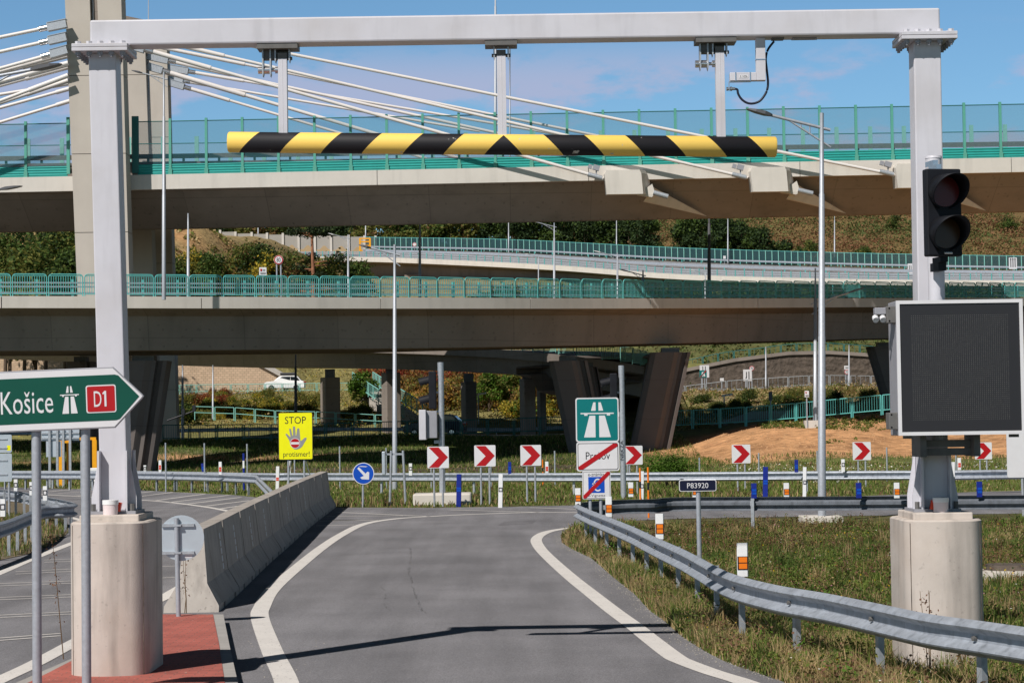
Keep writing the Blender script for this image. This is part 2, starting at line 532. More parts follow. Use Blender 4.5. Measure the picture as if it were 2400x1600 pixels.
# ------------------------------------------------------------------ ground: terrain sheet, roads, markings
def asphalt_mat(name, base):
    m, n, l, p = new_mat(name)
    tc = n.new('ShaderNodeTexCoord')
    def noise(sc, det, lo, hi, a, b):
        t = n.new('ShaderNodeTexNoise')
        t.inputs['Scale'].default_value, t.inputs['Detail'].default_value = sc, det
        l.new(tc.outputs['Object'], t.inputs['Vector'])
        r = n.new('ShaderNodeMapRange')
        r.inputs['From Min'].default_value, r.inputs['From Max'].default_value = lo, hi
        r.inputs['To Min'].default_value, r.inputs['To Max'].default_value = a, b
        l.new(t.outputs['Fac'], r.inputs['Value'])
        return t, r.outputs[0]
    _, v1 = noise(.5, 5, .3, .7, .84, 1.14)
    t2, v2 = noise(55, 3, .3, .7, .72, 1.28)
    _, v3 = noise(200, 2, .3, .7, .62, 1.38)
    t4 = n.new('ShaderNodeTexNoise')
    t4.inputs['Scale'].default_value, t4.inputs['Detail'].default_value = 1.0, 5.0
    mp = n.new('ShaderNodeMapping'); mp.inputs['Scale'].default_value = (1.6, .12, 1)
    l.new(tc.outputs['Object'], mp.inputs['Vector']); l.new(mp.outputs[0], t4.inputs['Vector'])
    r4 = n.new('ShaderNodeMapRange')
    r4.inputs['From Min'].default_value, r4.inputs['From Max'].default_value = .35, .65
    r4.inputs['To Min'].default_value, r4.inputs['To Max'].default_value = .84, 1.10
    l.new(t4.outputs['Fac'], r4.inputs['Value'])
    cur = v1
    for v in (v2, v3, r4.outputs[0]):
        mm = n.new('ShaderNodeMath'); mm.operation = 'MULTIPLY'
        l.new(cur, mm.inputs[0]); l.new(v, mm.inputs[1]); cur = mm.outputs[0]
    hv = n.new('ShaderNodeVectorMath'); hv.operation = 'SCALE'
    hv.inputs[0].default_value = base
    l.new(cur, hv.inputs['Scale']); l.new(hv.outputs[0], p.inputs['Base Color'])
    p.inputs['Roughness'].default_value, p.inputs['Specular IOR Level'].default_value = .85, .3
    bp = n.new('ShaderNodeBump'); bp.inputs['Distance'].default_value = .004
    l.new(t2.outputs['Fac'], bp.inputs['Height']); l.new(bp.outputs[0], p.inputs['Normal'])
    return m

def paint_mat():
    m, n, l, p = new_mat('worn road paint')
    tc = n.new('ShaderNodeTexCoord')
    t = n.new('ShaderNodeTexNoise'); t.inputs['Scale'].default_value, t.inputs['Detail'].default_value = 34, 5
    l.new(tc.outputs['Object'], t.inputs['Vector'])
    r = n.new('ShaderNodeMapRange'); r.interpolation_type = 'SMOOTHSTEP'
    r.inputs['From Min'].default_value, r.inputs['From Max'].default_value = .62, .72
    l.new(t.outputs['Fac'], r.inputs['Value'])
    t2 = n.new('ShaderNodeTexNoise'); t2.inputs['Scale'].default_value, t2.inputs['Detail'].default_value = 2.2, 4
    l.new(tc.outputs['Object'], t2.inputs['Vector'])
    mx0 = n.new('ShaderNodeMix'); mx0.data_type = 'RGBA'
    mx0.inputs[6].default_value, mx0.inputs[7].default_value = (.74, .70, .66, 1), (.56, .53, .50, 1)
    l.new(t2.outputs['Fac'], mx0.inputs[0])
    mx = n.new('ShaderNodeMix'); mx.data_type = 'RGBA'
    mx.inputs[7].default_value = (.22, .20, .195, 1)
    l.new(mx0.outputs[2], mx.inputs[6]); l.new(r.outputs[0], mx.inputs[0])
    l.new(mx.outputs[2], p.inputs['Base Color'])
    p.inputs['Roughness'].default_value = .8
    return m

def paver_mat():
    m, n, l, p = new_mat('red pavers')
    tc = n.new('ShaderNodeTexCoord')
    br = n.new('ShaderNodeTexBrick')
    br.inputs['Scale'].default_value = 1.0
    br.inputs['Brick Width'].default_value, br.inputs['Row Height'].default_value = .2, .1
    br.inputs['Mortar Size'].default_value = .006
    br.inputs['Color1'].default_value = (.44, .115, .085, 1)
    br.inputs['Color2'].default_value = (.36, .095, .072, 1)
    br.inputs['Mortar'].default_value = (.20, .09, .07, 1)
    l.new(tc.outputs['Object'], br.inputs['Vector'])
    t = n.new('ShaderNodeTexNoise'); t.inputs['Scale'].default_value, t.inputs['Detail'].default_value = 1.4, 7
    l.new(tc.outputs['Object'], t.inputs['Vector'])
    r = n.new('ShaderNodeMapRange')
    r.inputs['From Min'].default_value, r.inputs['From Max'].default_value = .3, .7
    r.inputs['To Min'].default_value, r.inputs['To Max'].default_value = .8, 1.2
    l.new(t.outputs['Fac'], r.inputs['Value'])
    t3 = n.new('ShaderNodeTexNoise'); t3.inputs['Scale'].default_value = 26
    l.new(tc.outputs['Object'], t3.inputs['Vector'])
    r3 = n.new('ShaderNodeMapRange')
    r3.inputs['From Min'].default_value, r3.inputs['From Max'].default_value = .69, .74
    l.new(t3.outputs['Fac'], r3.inputs['Value'])
    hv = n.new('ShaderNodeVectorMath'); hv.operation = 'SCALE'
    l.new(br.outputs['Color'], hv.inputs[0]); l.new(r.outputs[0], hv.inputs['Scale'])
    mx = n.new('ShaderNodeMix'); mx.data_type = 'RGBA'
    mx.inputs[7].default_value = (.5, .38, .33, 1)
    l.new(r3.outputs[0], mx.inputs[0]); l.new(hv.outputs[0], mx.inputs[6])
    l.new(mx.outputs[2], p.inputs['Base Color'])
    p.inputs['Roughness'].default_value = .9
    return m

def terrain_mat():
    m, n, l, p = new_mat('terrain soil and turf')
    at = n.new('ShaderNodeVertexColor'); at.layer_name = 'Cover'
    tc = n.new('ShaderNodeTexCoord')
    def nz(sc, a, b):
        t = n.new('ShaderNodeTexNoise'); t.inputs['Scale'].default_value, t.inputs['Detail'].default_value = sc, 6
        l.new(tc.outputs['Object'], t.inputs['Vector'])
        r = n.new('ShaderNodeMapRange')
        r.inputs['From Min'].default_value, r.inputs['From Max'].default_value = .3, .7
        r.inputs['To Min'].default_value, r.inputs['To Max'].default_value = a, b
        l.new(t.outputs['Fac'], r.inputs['Value'])
        return t, r.outputs[0]
    _, a = nz(.25, .72, 1.28)
    t, b = nz(1.6, .66, 1.34)
    mm = n.new('ShaderNodeMath'); mm.operation = 'MULTIPLY'
    l.new(a, mm.inputs[0]); l.new(b, mm.inputs[1])
    hv = n.new('ShaderNodeVectorMath'); hv.operation = 'SCALE'
    l.new(at.outputs['Color'], hv.inputs[0]); l.new(mm.outputs[0], hv.inputs['Scale'])
    l.new(hv.outputs[0], p.inputs['Base Color'])
    p.inputs['Roughness'].default_value, p.inputs['Specular IOR Level'].default_value = .95, .1
    bp = n.new('ShaderNodeBump'); bp.inputs['Distance'].default_value = .25
    l.new(t.outputs['Fac'], bp.inputs['Height']); l.new(bp.outputs[0], p.inputs['Normal'])
    return m

M['asphalt'] = asphalt_mat('aged asphalt', (.196, .190, .200))
M['asphalt_far'] = asphalt_mat('grey asphalt', (.20, .195, .195))
M['paint'] = paint_mat()
M['pavers'] = paver_mat()
M['terrain'] = terrain_mat()

def sstep(a, b, x):
    t = np.clip((x - a) / (b - a), 0, 1)
    return t * t * (3 - 2 * t)

def terrain(X, Y):
    X, Y = np.asarray(X, float), np.asarray(Y, float)
    za = np.interp(Y, [0, 128, 140, 152, 177, 184, 236, 246.8, 247.4, 275, 330, 480, 560, 660, 800, 1200],
                   [0, 0, .3, 1.5, 1.5, 2.5, 6.2, 6.2, 11, 18, 20, 36, 44, 58, 68, 75])
    # the bare hill behind the bridges at the left
    hill = sstep(-31, -47, X) * np.interp(Y, [258, 275, 312, 400, 480], [0, 2, 12.5, 10, 4])
    za = za + hill
    # right of the block wall the slope above the upper road is gentle
    za = za - sstep(-29, -23, X) * np.interp(Y, [246.8, 247.4, 262, 280], [0, 4, 2, 0])
    tilt = np.clip(X - 12, -6, 26) * .052
    zb = np.interp(Y, [0, 120, 128, 136, 146, 167, 195, 214.4, 215.0, 240, 290, 400, 540, 650, 800, 1200],
                   [0, 0, .28, .95, 1.95, 2.0, 5.3, 5.3, 8.0, 12, 18, 26, 38, 64, 78, 84])
    zb = zb + tilt * np.interp(Y, [127, 145, 167, 195], [0, 1, 1, 0])
    w = sstep(10.5, 17, X)
    z = za * (1 - w) + zb * w
    # the far right hill climbs and falls again towards the right edge
    far = sstep(520, 700, Y)
    z = z + far * (sstep(10, 90, X) * 6 - sstep(125, 170, X) * 7) - far * sstep(20, -60, X) * 4
    und = sstep(98, 130, Y)
    z = z + und * (.22 * np.sin(X * .31 + Y * .17) * np.sin(Y * .23 - X * .11)) * np.where(Y < 300, 1, 3)
    return z

def tz(x, y):
    return float(terrain(x, y))

def build_terrain():
    ys = np.concatenate([np.arange(-12, 150, 1.0), np.sort(np.concatenate([np.arange(150, 330, 2.0), [214.4, 215.0, 246.8, 247.4]])), np.arange(330, 700, 7.0), np.arange(700, 1300, 40.0), [1500, 2600]])
    xs = np.concatenate([[-900, -500, -320], np.arange(-240, -60, 9.0), np.arange(-60, 60, 1.0), np.arange(60, 260, 8.0), [300, 420, 600, 1000]])
    X, Y = np.meshgrid(xs, ys)
    Z = terrain(X, Y)
    Z = np.where(Y > 1250, 60, Z)
    rng = np.random.default_rng(3)
    nx, ny = len(xs), len(ys)
    V = np.stack([X, Y, Z], -1).reshape(-1, 3)
    idx = np.arange(nx * ny).reshape(ny, nx)
    Fq = np.stack([idx[:-1, :-1], idx[:-1, 1:], idx[1:, 1:], idx[1:, :-1]], -1).reshape(-1, 4)
    wob = 2.5 * np.sin(X * .45 + 1.3) + 1.6 * np.sin(X * 1.1 + Y * .3)
    def blend(c, col, w):
        return c * (1 - w[..., None]) + np.array(col) * w[..., None]
    c = np.zeros((ny, nx, 3)) + np.array((.10, .095, .04))
    c = blend(c, (.15, .165, .055), sstep(60, 78, Y + wob * .5))                     # meadow behind the far rail
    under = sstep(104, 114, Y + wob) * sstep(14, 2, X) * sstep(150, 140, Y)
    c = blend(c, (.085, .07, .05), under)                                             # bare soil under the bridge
    dirt = sstep(1.8, .6, np.abs(Y - 141 + .25 * wob)) * sstep(-4, -14, X)
    c = blend(c, (.42, .24, .13), dirt)                                               # a clay track
    c = blend(c, (.09, .115, .035), sstep(142, 147, Y) * sstep(156, 153, Y) * sstep(10, 2, X))
    sand = sstep(121, 126, Y + wob * .5) * sstep(152, 147, Y) * sstep(6, 9.5, X + wob * .3)
    c = blend(c, (.47, .255, .125), sand)
    c = blend(c, (.33, .17, .085), sand * np.clip(np.sin(X * 1.3 + Y * .4) * np.sin(Y * .9 - X * .25 + 1.1 * np.sin(X * .5)) * 1.6 - .5, 0, .7))                                              # orange sand bank
    c = blend(c, (.17, .165, .06), sstep(156, 162, Y))
    c = blend(c, (.30, .235, .13), sstep(168, 186, Y + wob) * sstep(212, 194, Y) * sstep(8, 14, X) * (.5 + .5 * np.sin(X * .7 + Y * .21)))
    c = blend(c, (.23, .20, .08), sstep(176, 186, Y) * sstep(9, 3, X))
    c = blend(c, (.27, .20, .095), sstep(262, 285, Y) * sstep(10, -10, X))
    c = blend(c, (.46, .26, .12), sstep(292, 306, Y + wob * 2) * sstep(330, 318, Y) * sstep(10, -10, X) * (.55 + .45 * np.sin(X * .5 + Y * .33)))
    c = blend(c, (.115, .12, .045), sstep(214, 222, Y) * sstep(8, 16, X))
    c = blend(c, (.17, .115, .05), sstep(440, 500, Y))
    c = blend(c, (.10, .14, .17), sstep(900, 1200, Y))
    me = bpy.data.meshes.new('ground')
    me.from_pydata(V.tolist(), [], Fq.tolist())
    me.materials.append(M['terrain'])
    ca = me.color_attributes.new('Cover', 'FLOAT_COLOR', 'POINT')
    ca.data.foreach_set('color', np.concatenate([c.reshape(-1, 3), np.ones((nx * ny, 1))], 1).ravel())
    me.polygons.foreach_set('use_smooth', [True] * len(me.polygons))
    o = bpy.data.objects.new('ground', me)
    COL.objects.link(o)
    tag(o, kind='structure')
build_terrain()

# asphalt of the ramp, one sheet lying on the flat ground
ASPHALT = [G(*p) for p in (
    C(9, 700, 1568), C(9, 320, 1440), C(9, 160, 1360), C(9, 0, 1260), C(8, 2200, 1150), C(8, 2100, 1080), C(8, 2000, 970), C(8, 1850, 850), C(8, 1700, 720),
    C(8, 1560, 655), C(8, 1500, 615), C(8, 1495, 570), C(8, 1540, 535), C(8, 1600, 515), C(8, 1700, 495), (1430, 1222), (1600, 1215), (1900, 1210), (2400, 1203), (2900, 1196))]
ASPHALT += [G(*p) for p in ((2900, 1140), (2300, 1152), (2000, 1163), (1600, 1176), (1351, 1184), (1200, 1187), (1000, 1190), (788, 1189))]
ASPHALT += [G(*p) for p in (C(7, 2000, 330), C(7, 1780, 310), C(7, 1600, 290), C(7, 900, 255), C(7, 330, 245), (0, 1141), (-600, 1134), (-1500, 1150))]
ASPHALT += [Vector((-22, 40, 0)), Vector((-13, 10, 0)), Vector((-3, 5, 0)), Vector((1.5, 10, 0))]
road = MB()
road.add([(p.x, p.y, .006) for p in ASPHALT], [tuple(range(len(ASPHALT)))])
tag(road.build('road', M['asphalt']), kind='structure')
M['patch'] = asphalt_mat('darker asphalt repair', (.155, .150, .158))
pm = MB()
pp = [G(*C(8, x, y)) for x, y in ((1110, 470), (1330, 462), (1300, 486), (1060, 500))]
pm.add([(p.x, p.y, .009) for p in pp], [(3, 2, 1, 0)])
sj = [G(*C(8, x, y)) for x, y in ((-60, 1010), (300, 1035), (700, 1030), (1180, 985), (1620, 930))]
tag(pm.build('road_patch', M['patch']), kind='structure')

def strip_on_terrain(x0, x1, y0, y1, dz, n=40):
    mb = MB()
    vs, fs = [], []
    for i in range(n + 1):
        x = x0 + (x1 - x0) * i / n
        z = max(tz(x, y0), tz(x, y1), tz(x, (y0 + y1) / 2)) + dz
        vs += [(x, y0, z), (x, y1, z), (x, y0, z - .6), (x, y1, z - .6)]
    for i in range(n):
        a = 4 * i
        fs += [(a, a + 4, a + 5, a + 1), (a + 2, a + 6, a + 4, a), (a + 1, a + 5, a + 7, a + 3)]
    return mb.add(vs, fs)
tag(strip_on_terrain(-70, 8, 157, 172, .03).build('back_road', M['asphalt_far']), kind='structure')
tag(strip_on_terrain(-70, 2, 238, 246, .03).build('upper_road', M['asphalt_far']), kind='structure')
tag(strip_on_terrain(14, 70, 197, 210, .03).build('slip_road', M['asphalt_far']), kind='structure')

# painted lines
mk = MB()
def line(pts, w, z=.012):
    g = [G(*p) for p in pts]
    mk.ribbon(smooth_path(g, 8), w, z)
line([(680, 1680), C(7, 1950, 1568), C(7, 1850, 1350), C(7, 1770, 1130), C(7, 1785, 1050), C(7, 1860, 930), C(7, 2040, 770), C(7, 2190, 650), C(8, 0, 562),
      C(8, 150, 490), C(8, 350, 455), C(8, 600, 437), C(8, 900, 422), C(8, 1300, 410), C(8, 1620, 409), (1500, 1196), (1900, 1190), (2500, 1180)], .24)
line([C(8, 1650, 505), C(8, 1570, 514), C(8, 1450, 531), C(8, 1370, 555), C(8, 1327, 595), C(8, 1350, 650), C(8, 1420, 725), C(8, 1560, 850), C(8, 1700, 962),
      C(8, 1850, 1080), C(8, 2000, 1190), C(8, 2100, 1270), C(8, 2250, 1385), C(9, 0, 1425), C(9, 200, 1500), C(9, 450, 1580), (1850, 1650)], .24)
for a, b in (((-30, 408), (600, 437)), ((-100, 436), (420, 432)), ((-150, 468), (250, 462)), ((-170, 500), (90, 494)), ((740, 392), (1340, 409)), ((1280, 376), (1660, 390))):
    line([C(8, *a), C(8, *b)], .13)
line([C(7, -200, 905), C(7, 0, 822), C(7, 230, 722), C(7, 490, 620), C(7, 600, 580)], .2)
line([C(7, 340, 412), C(7, 430, 432), C(7, 540, 460), C(7, 640, 500)], .2)
line([C(7, 250, 285), C(7, 480, 297), C(7, 660, 306), C(7, 900, 322), C(7, 1100, 335), C(7, 1300, 358), C(7, 1450, 380), C(7, 1560, 402)], .2)
for a, b in (((330, 268), (560, 248)), ((390, 280), (680, 262)), ((520, 296), (900, 264)), ((680, 304), (1040, 266)), ((820, 316), (1180, 272)), ((1060, 328), (1400, 283)),
             ((1160, 340), (1560, 292)), ((1280, 352), (1640, 306)), ((1400, 366), (1700, 328)), ((1500, 384), (1720, 352))):
    line([C(7, *a), C(7, *b)], .14)
for y0, y1, x0, x1 in ((905, 885, -60, 495), (1000, 978, -60, 495), (1122, 1095, -60, 495), (1278, 1243, -40, 412), (742, 735, 300, 495), (822, 803, 105, 495)):
    for dy in (-8, 8):
        line([C(7, x0, y0 + dy), C(7, x1, y1 + dy)], .07)
line([C(7, 380, 360), C(7, 620, 348)], .06)
line([C(7, 980, 395), C(7, 1260, 384)], .06)
line([C(7, 1085, 780), C(7, 1190, 775)], .07); line([C(7, 1085, 858), C(7, 1190, 852)], .07)
line([C(7, -120, 1610), C(7, 0, 1552), C(7, 240, 1440), C(7, 490, 1305), C(7, 700, 1195), C(7, 900, 1090), C(7, 1085, 1005), C(7, 1190, 945), C(7, 1300, 880)], .22)
tag(mk.build('road_marking', M['paint']), kind='structure')

# sealed cracks in the lane
M['seal'] = pbr('bitumen seal', (.125, .12, .12), .7, var=.3, scale=12)
ck = MB()
for pts in ([(1090, 640), (470, 650), (480, 720), (460, 790), (480, 880), (500, 960), (530, 1040), (575, 1100)], [(270, 900), (300, 1000), (320, 1090)]):
    pts = [p for p in pts if p[0] < 1000]
    g = smooth_path([G(*C(8, x, y)) for x, y in pts], 10)
    g = [Vector((p.x + R.uniform(-.03, .03), p.y, 0)) for p in g]
    for i in range(0, len(g) - 1):
        if R.random() < .7:
            ck.ribbon([g[i], g[i + 1]], R.uniform(.006, .016), .010)
tag(ck.build('road_crack_seal', M['seal']), kind='structure')

# paved island with kerb
IZ = .12
outer = [G(*p, IZ) for p in (C(7, 1085, 1098), C(7, 1520, 1100), C(7, 1560, 1300), C(7, 1620, 1568), (600, 1760), (640, 2000))]
left_edge = [G(*p, IZ) for p in ((-300, 1800), (-120, 1700), C(7, 100, 1568), C(7, 280, 1490), C(7, 500, 1395), C(7, 760, 1260))]
poly = outer + left_edge
isl = MB()
isl.slab([(p.x, p.y) for p in poly], -.02, IZ)
tag(isl.build('kerb_island', M['kerb']), kind='structure')
inner = [G(*p, IZ) for p in (C(7, 1085, 1102), C(7, 1450, 1103), C(7, 1490, 1300), C(7, 1530, 1568), (560, 1760), (600, 2000), (-300, 1880), (-120, 1740), C(7, 190, 1568), C(7, 330, 1500), C(7, 500, 1412), C(7, 770, 1275))]
pv = MB()
pv.add([(p.x, p.y, IZ + .006) for p in inner], [tuple(range(len(inner)))])
tag(pv.build('paved_island', M['pavers']), kind='structure')

# grass wedge between the two carriageways at the left
WEDGE = [G(*p) for p in ((-500, 1330), C(7, 0, 735), C(7, 190, 695), C(7, 380, 625), C(7, 465, 545), C(7, 455, 480), C(7, 380, 420), C(7, 300, 380), C(7, 200, 330), C(7, 100, 280), C(7, 0, 262), (-500, 1146))]
wd = MB()
wd.add([(p.x, p.y, .016) for p in WEDGE], [tuple(range(len(WEDGE)))])
M['soil'] = pbr('dry soil', (.15, .12, .075), .95, var=.35, scale=2.5, bump=.02, bscale=12)
tag(wd.build('soil', M['soil']), kind='structure')

# ------------------------------------------------------------------ concrete barrier
foot = smooth_path([G(*C(7, x, y)) for x, y in ((1488, 1088), (1600, 988), (1725, 865), (1850, 745), (1980, 630), (2100, 520), (2200, 440), (2290, 372))], 10)
cl = []
for i, p in enumerate(foot):
    t = (foot[min(i + 1, len(foot) - 1)] - foot[max(i - 1, 0)]).normalized()
    cl.append(p - Vector((t.y, -t.x, 0)) * .37)
bar_t = thing('concrete_barrier', 'long curved line of grey concrete safety barrier segments with flared feet beside the lane', 'barrier', (cl[0].x, cl[0].y, 0))
PROF = [(-.37, 0), (-.37, .09), (-.20, .38), (-.115, 1.10), (.115, 1.10), (.20, .38), (.37, .09), (.37, 0)]
pts = along(cl, .5)
tot = pts[-1]
nseg = 11
pl = [p for p, d in along(cl, (sum((b - a).length for a, b in zip(cl, cl[1:])) - .02) / (nseg * 4))]
for k in range(nseg):
    seg = [p.copy() for p in pl[k * 4:k * 4 + 5]]
    if len(seg) < 3:
        continue
    d = (seg[-1] - seg[-2]).normalized()
    seg[-1] = seg[-1] - d * .12
    mb = MB()
    if k == 0:
        d0 = (seg[1] - seg[0]).normalized()
        r0 = Vector((d0.y, -d0.x, 0))
        a = [seg[0] + d0 * (b / 1.1 * .55) + r0 * q + Vector((0, 0, b)) for q, b in PROF]
        s1 = seg[0] + d0 * .75
        b_ = [s1 + r0 * q + Vector((0, 0, b)) for q, b in PROF]
        n = len(PROF)
        mb.add(a + b_, [(i, i + n, (i + 1) % n + n, (i + 1) % n) for i in range(n)] + [tuple(range(n))])
        mb.sweep([s1] + [p for p in seg if (p - seg[0]).length > 1.0], PROF)
    else:
        mb.sweep(seg, PROF)
    mb.build('segment', M['barrier'], bar_t, world=True)
    for i_ in (1, 3):
        c, d = seg[min(i_, len(seg) - 1)], (seg[-1] - seg[0]).normalized()
        r = Vector((d.y, -d.x, 0))
        sl = MB(); sl.box(c + r * .3715 + Vector((0, 0, .045)), (.004, .20, .075), Matrix(((r.x, d.x, 0), (r.y, d.y, 0), (0, 0, 1)))); sl.build('lifting_slot', M['ink'], bar_t, world=True)
    if k in (0, 1, 2, 3, 5, 7):
        c, d = seg[2], (seg[3] - seg[1]).normalized()
        if k == 0:
            c = seg[3]
        r = Vector((d.y, -d.x, 0))
        sb = MB()
        for j in range(5):
            z0, z1 = .42 + j * .11, .42 + j * .11 + .085
            q0, q1 = .20 - (z0 - .38) / .72 * .085, .20 - (z1 - .38) / .72 * .085
            sb.add([c + r * (q0 + .004) + Vector((0, 0, z0)), c + d * .16 + r * (q0 + .004) + Vector((0, 0, z0)), c + d * .16 + r * (q1 + .004) + Vector((0, 0, z1)), c + r * (q1 + .004) + Vector((0, 0, z1))], [(0, 1, 2, 3)])
        sb.build('marker_strip', M['alu'], bar_t, world=True)

inp = [(a * .82, max(b - .06, 0)) for a, b in PROF]
MB().sweep([p for p, d in along(cl, 1.0, 1.2)], inp).build('joint_core', M['rock'], bar_t, world=True)

# ------------------------------------------------------------------ guardrails
WB = [(0, .748), (.018, .752), (.074, .712), (.083, .694), (.074, .678), (.012, .640), (0, .630), (0, .566), (.012, .556), (.074, .518), (.083, .500), (.074, .484), (.012, .446), (0, .440)]
def wprof(side, t=.006):
    return [(side * a, b) for a, b in WB] + [(side * (a - t) , b) for a, b in reversed(WB)]

def guardrail(name, label, path, side, spacing, posts_on=None, start=.6, mat='rail', group=None, bolts=False):
    """side +1: the corrugated face looks to the right of travel"""
    t = thing(name, label, 'guardrail', (path[0].x, path[0].y, tz(path[0].x, path[0].y)), group=group)
    mb = MB()
    pr = wprof(side)
    mb.sweep(path, pr, smooth=False)
    mb.build('beam', M[mat], t, world=True)
    for p, d in along(path, spacing, start):
        d = Vector((d.x, d.y, 0)).normalized()
        r = Vector((d.y, -d.x, 0)) * side
        c = p - r * .075
        rot = Matrix(((r.x, d.x, 0), (r.y, d.y, 0), (0, 0, 1)))
        pb = MB()
        pb.box(c + Vector((0, 0, .33)), (.06, .006, .78), rot)
        pb.box(c + r * .028 + d * .035 + Vector((0, 0, .33)), (.006, .07, .78), rot)
        pb.box(c - r * .028 + d * .035 + Vector((0, 0, .33)), (.006, .07, .78), rot)
        pb.box(c + r * .05 + Vector((0, 0, .6)), (.06, .05, .10), rot)
        po = pb.build('post', M['galv'], t, world=True)
        if bolts:
            q = p + r * .012 + Vector((0, 0, .595))
            MB().tube([q, q + r * .03], .022, 8).build('bolt', M['steel_dark'], po, world=True)
    if bolts:
        pr2 = [(a + side * .004, b) for a, b in wprof(side)]
        fine = [p for p, d in along(path, .06)]
        for i in range(30, len(fine) - 8, 67):
            MB().sweep(fine[i:i + 6], pr2).build('splice', M[mat], t, world=True)
    return t

near_path = smooth_path([G(*p, .75) for p in ((2760, 1518), (2400, 1468), C(9, 2000, 1140), C(9, 1700, 1100), C(9, 1400, 1040), C(9, 1000, 960), C(9, 640, 900), C(9, 330, 820), C(9, 120, 715),
                         C(8, 2323, 655), C(8, 2150, 580), C(8, 2000, 510), C(8, 1850, 450), C(8, 1700, 393), C(8, 1605, 352))], 6)
near_path = [Vector((p.x, p.y, 0)) for p in near_path]
e = near_path[-1]
dark_pts = [G(*p, .75) for p in ((1600, 1165), (1944, 1163), (2388, 1160), (2800, 1157))]
loop = [e + Vector(v) for v in ((.12, .8, 0), (.45, 1.6, 0), (1.0, 2.15, 0), (1.8, 2.4, 0))]
far_back = [Vector((p.x, p.y, 0)) for p in dark_pts]
NEAR_RAIL = near_path
guardrail('guardrail', 'big galvanised guardrail curving along the right side of the lane in the foreground', near_path, -1, 2.0, bolts=True)
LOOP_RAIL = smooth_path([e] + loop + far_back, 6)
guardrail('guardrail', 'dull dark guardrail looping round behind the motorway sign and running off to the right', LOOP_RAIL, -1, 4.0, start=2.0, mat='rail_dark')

far_pts = [(2800, 1092), (2300, 1101), (1979, 1103), (1600, 1106), (1300, 1108), (1000, 1108), (688, 1108), (600, 1108), (300, 1103), (0, 1103), (-400, 1103)]
FAR_RAIL = [Vector((p.x, p.y, 0)) for p in smooth_path([G(x, y, .75) for x, y in far_pts], 8)]
guardrail('guardrail', 'long straight guardrail running across the scene behind the red and white chevron boards', FAR_RAIL, -1, 4.0, start=1.0)

lf = [G(*C(7, x, y), .75) for x, y in ((-300, 128), (100, 130), (500, 131), (900, 132), (1300, 138), (1600, 147), (1745, 154))]
lf = smooth_path([Vector((p.x, p.y, 0)) for p in lf], 6)
LEFT_FAR = lf
guardrail('guardrail', 'low guardrail on close set posts at far left, ending behind the concrete barrier', lf, 1, 1.33)
endp = lf[-1]
et = thing('guardrail_terminal', 'sloping guardrail end piece dropping to the concrete barrier', 'guardrail', (endp.x, endp.y, 0))
tgt = G(*C(7, 1890, 300), .35)
mb = MB()
d = Vector((tgt.x - endp.x, tgt.y - endp.y, 0)); L = d.length; d.normalize()
for za, zb in ((.70, .32), (.51, .12)):
    mb.tube([endp + Vector((0, -.05, za)), endp + d * (L * .5) + Vector((0, -.05, za * .5 + zb * .5)), endp + d * L + Vector((0, -.05, zb))], .06, 8)
mb.build('beam', M['rail'], et, world=True)

wp = [G(*C(7, x, y), .75) for x, y in ((-500, 600), (0, 472), (120, 432), (220, 392), (290, 362))]
wb = [G(*C(7, x, y), .75) for x, y in ((250, 290), (150, 268), (0, 252), (-300, 240))]
mid = [wp[-1] + Vector((.35, .6, 0)), wp[-1] + Vector((.3, 1.9, 0))]
LEFT_LOOP = [Vector((p.x, p.y, 0)) for p in smooth_path(wp + mid + wb, 7)]
guardrail('guardrail', 'guardrail looping round the tip of the grass wedge at the left edge', LEFT_LOOP, 1, 1.6, start=.3)

# ------------------------------------------------------------------ headroom gantry
YG = 21.2
sG = F / YG
def stadium(cx, cy, w, l, r=.15, n=8):
    """pedestal outline: flat sides, rounded corners and gently bulging ends"""
    pts = [(cx + p[0], cy + p[1]) for p in rrect(w, l, r, n)]
    fine = []
    for a, b in zip(pts, pts[1:] + pts[:1]):
        m = max(1, int(math.hypot(b[0] - a[0], b[1] - a[1]) / .07)) if abs(a[1] - b[1]) < .01 else 1
        fine += [(a[0] + (b[0] - a[0]) * k / m, a[1] + (b[1] - a[1]) * k / m) for k in range(m)]
    out = []
    for x, y in fine:
        bul = .12 * (1 - min(1, abs(2 * (x - cx) / w)) ** 2)
        out.append((x, y + (bul if y > cy else -bul) * min(1, abs(y - cy) / (l * .35))))
    return out

def chamfer_block(outline, z0, z1, ch=.025):
    cx = sum(p[0] for p in outline) / len(outline); cy = sum(p[1] for p in outline) / len(outline)
    ins = [(cx + (p[0] - cx) * (1 - 2 * ch), cy + (p[1] - cy) * (1 - 2 * ch)) for p in outline]
    n = len(outline)
    vs = [(p[0], p[1], z0) for p in outline] + [(p[0], p[1], z1 - ch * .6) for p in outline] + [(p[0], p[1], z1) for p in ins]
    fs = [tuple(reversed(range(n))), tuple(range(2 * n, 3 * n))]
    for k in range(2):
        fs += [(k * n + i, k * n + (i + 1) % n, (k + 1) * n + (i + 1) % n, (k + 1) * n + i) for i in range(n)]
    mb = MB()
    mb.add(vs, fs[:2] + fs[2 + n:])
    mb.add(vs[:2 * n], fs[2:2 + n], smooth=True)      # sides on their own vertices so they shade level
    return mb

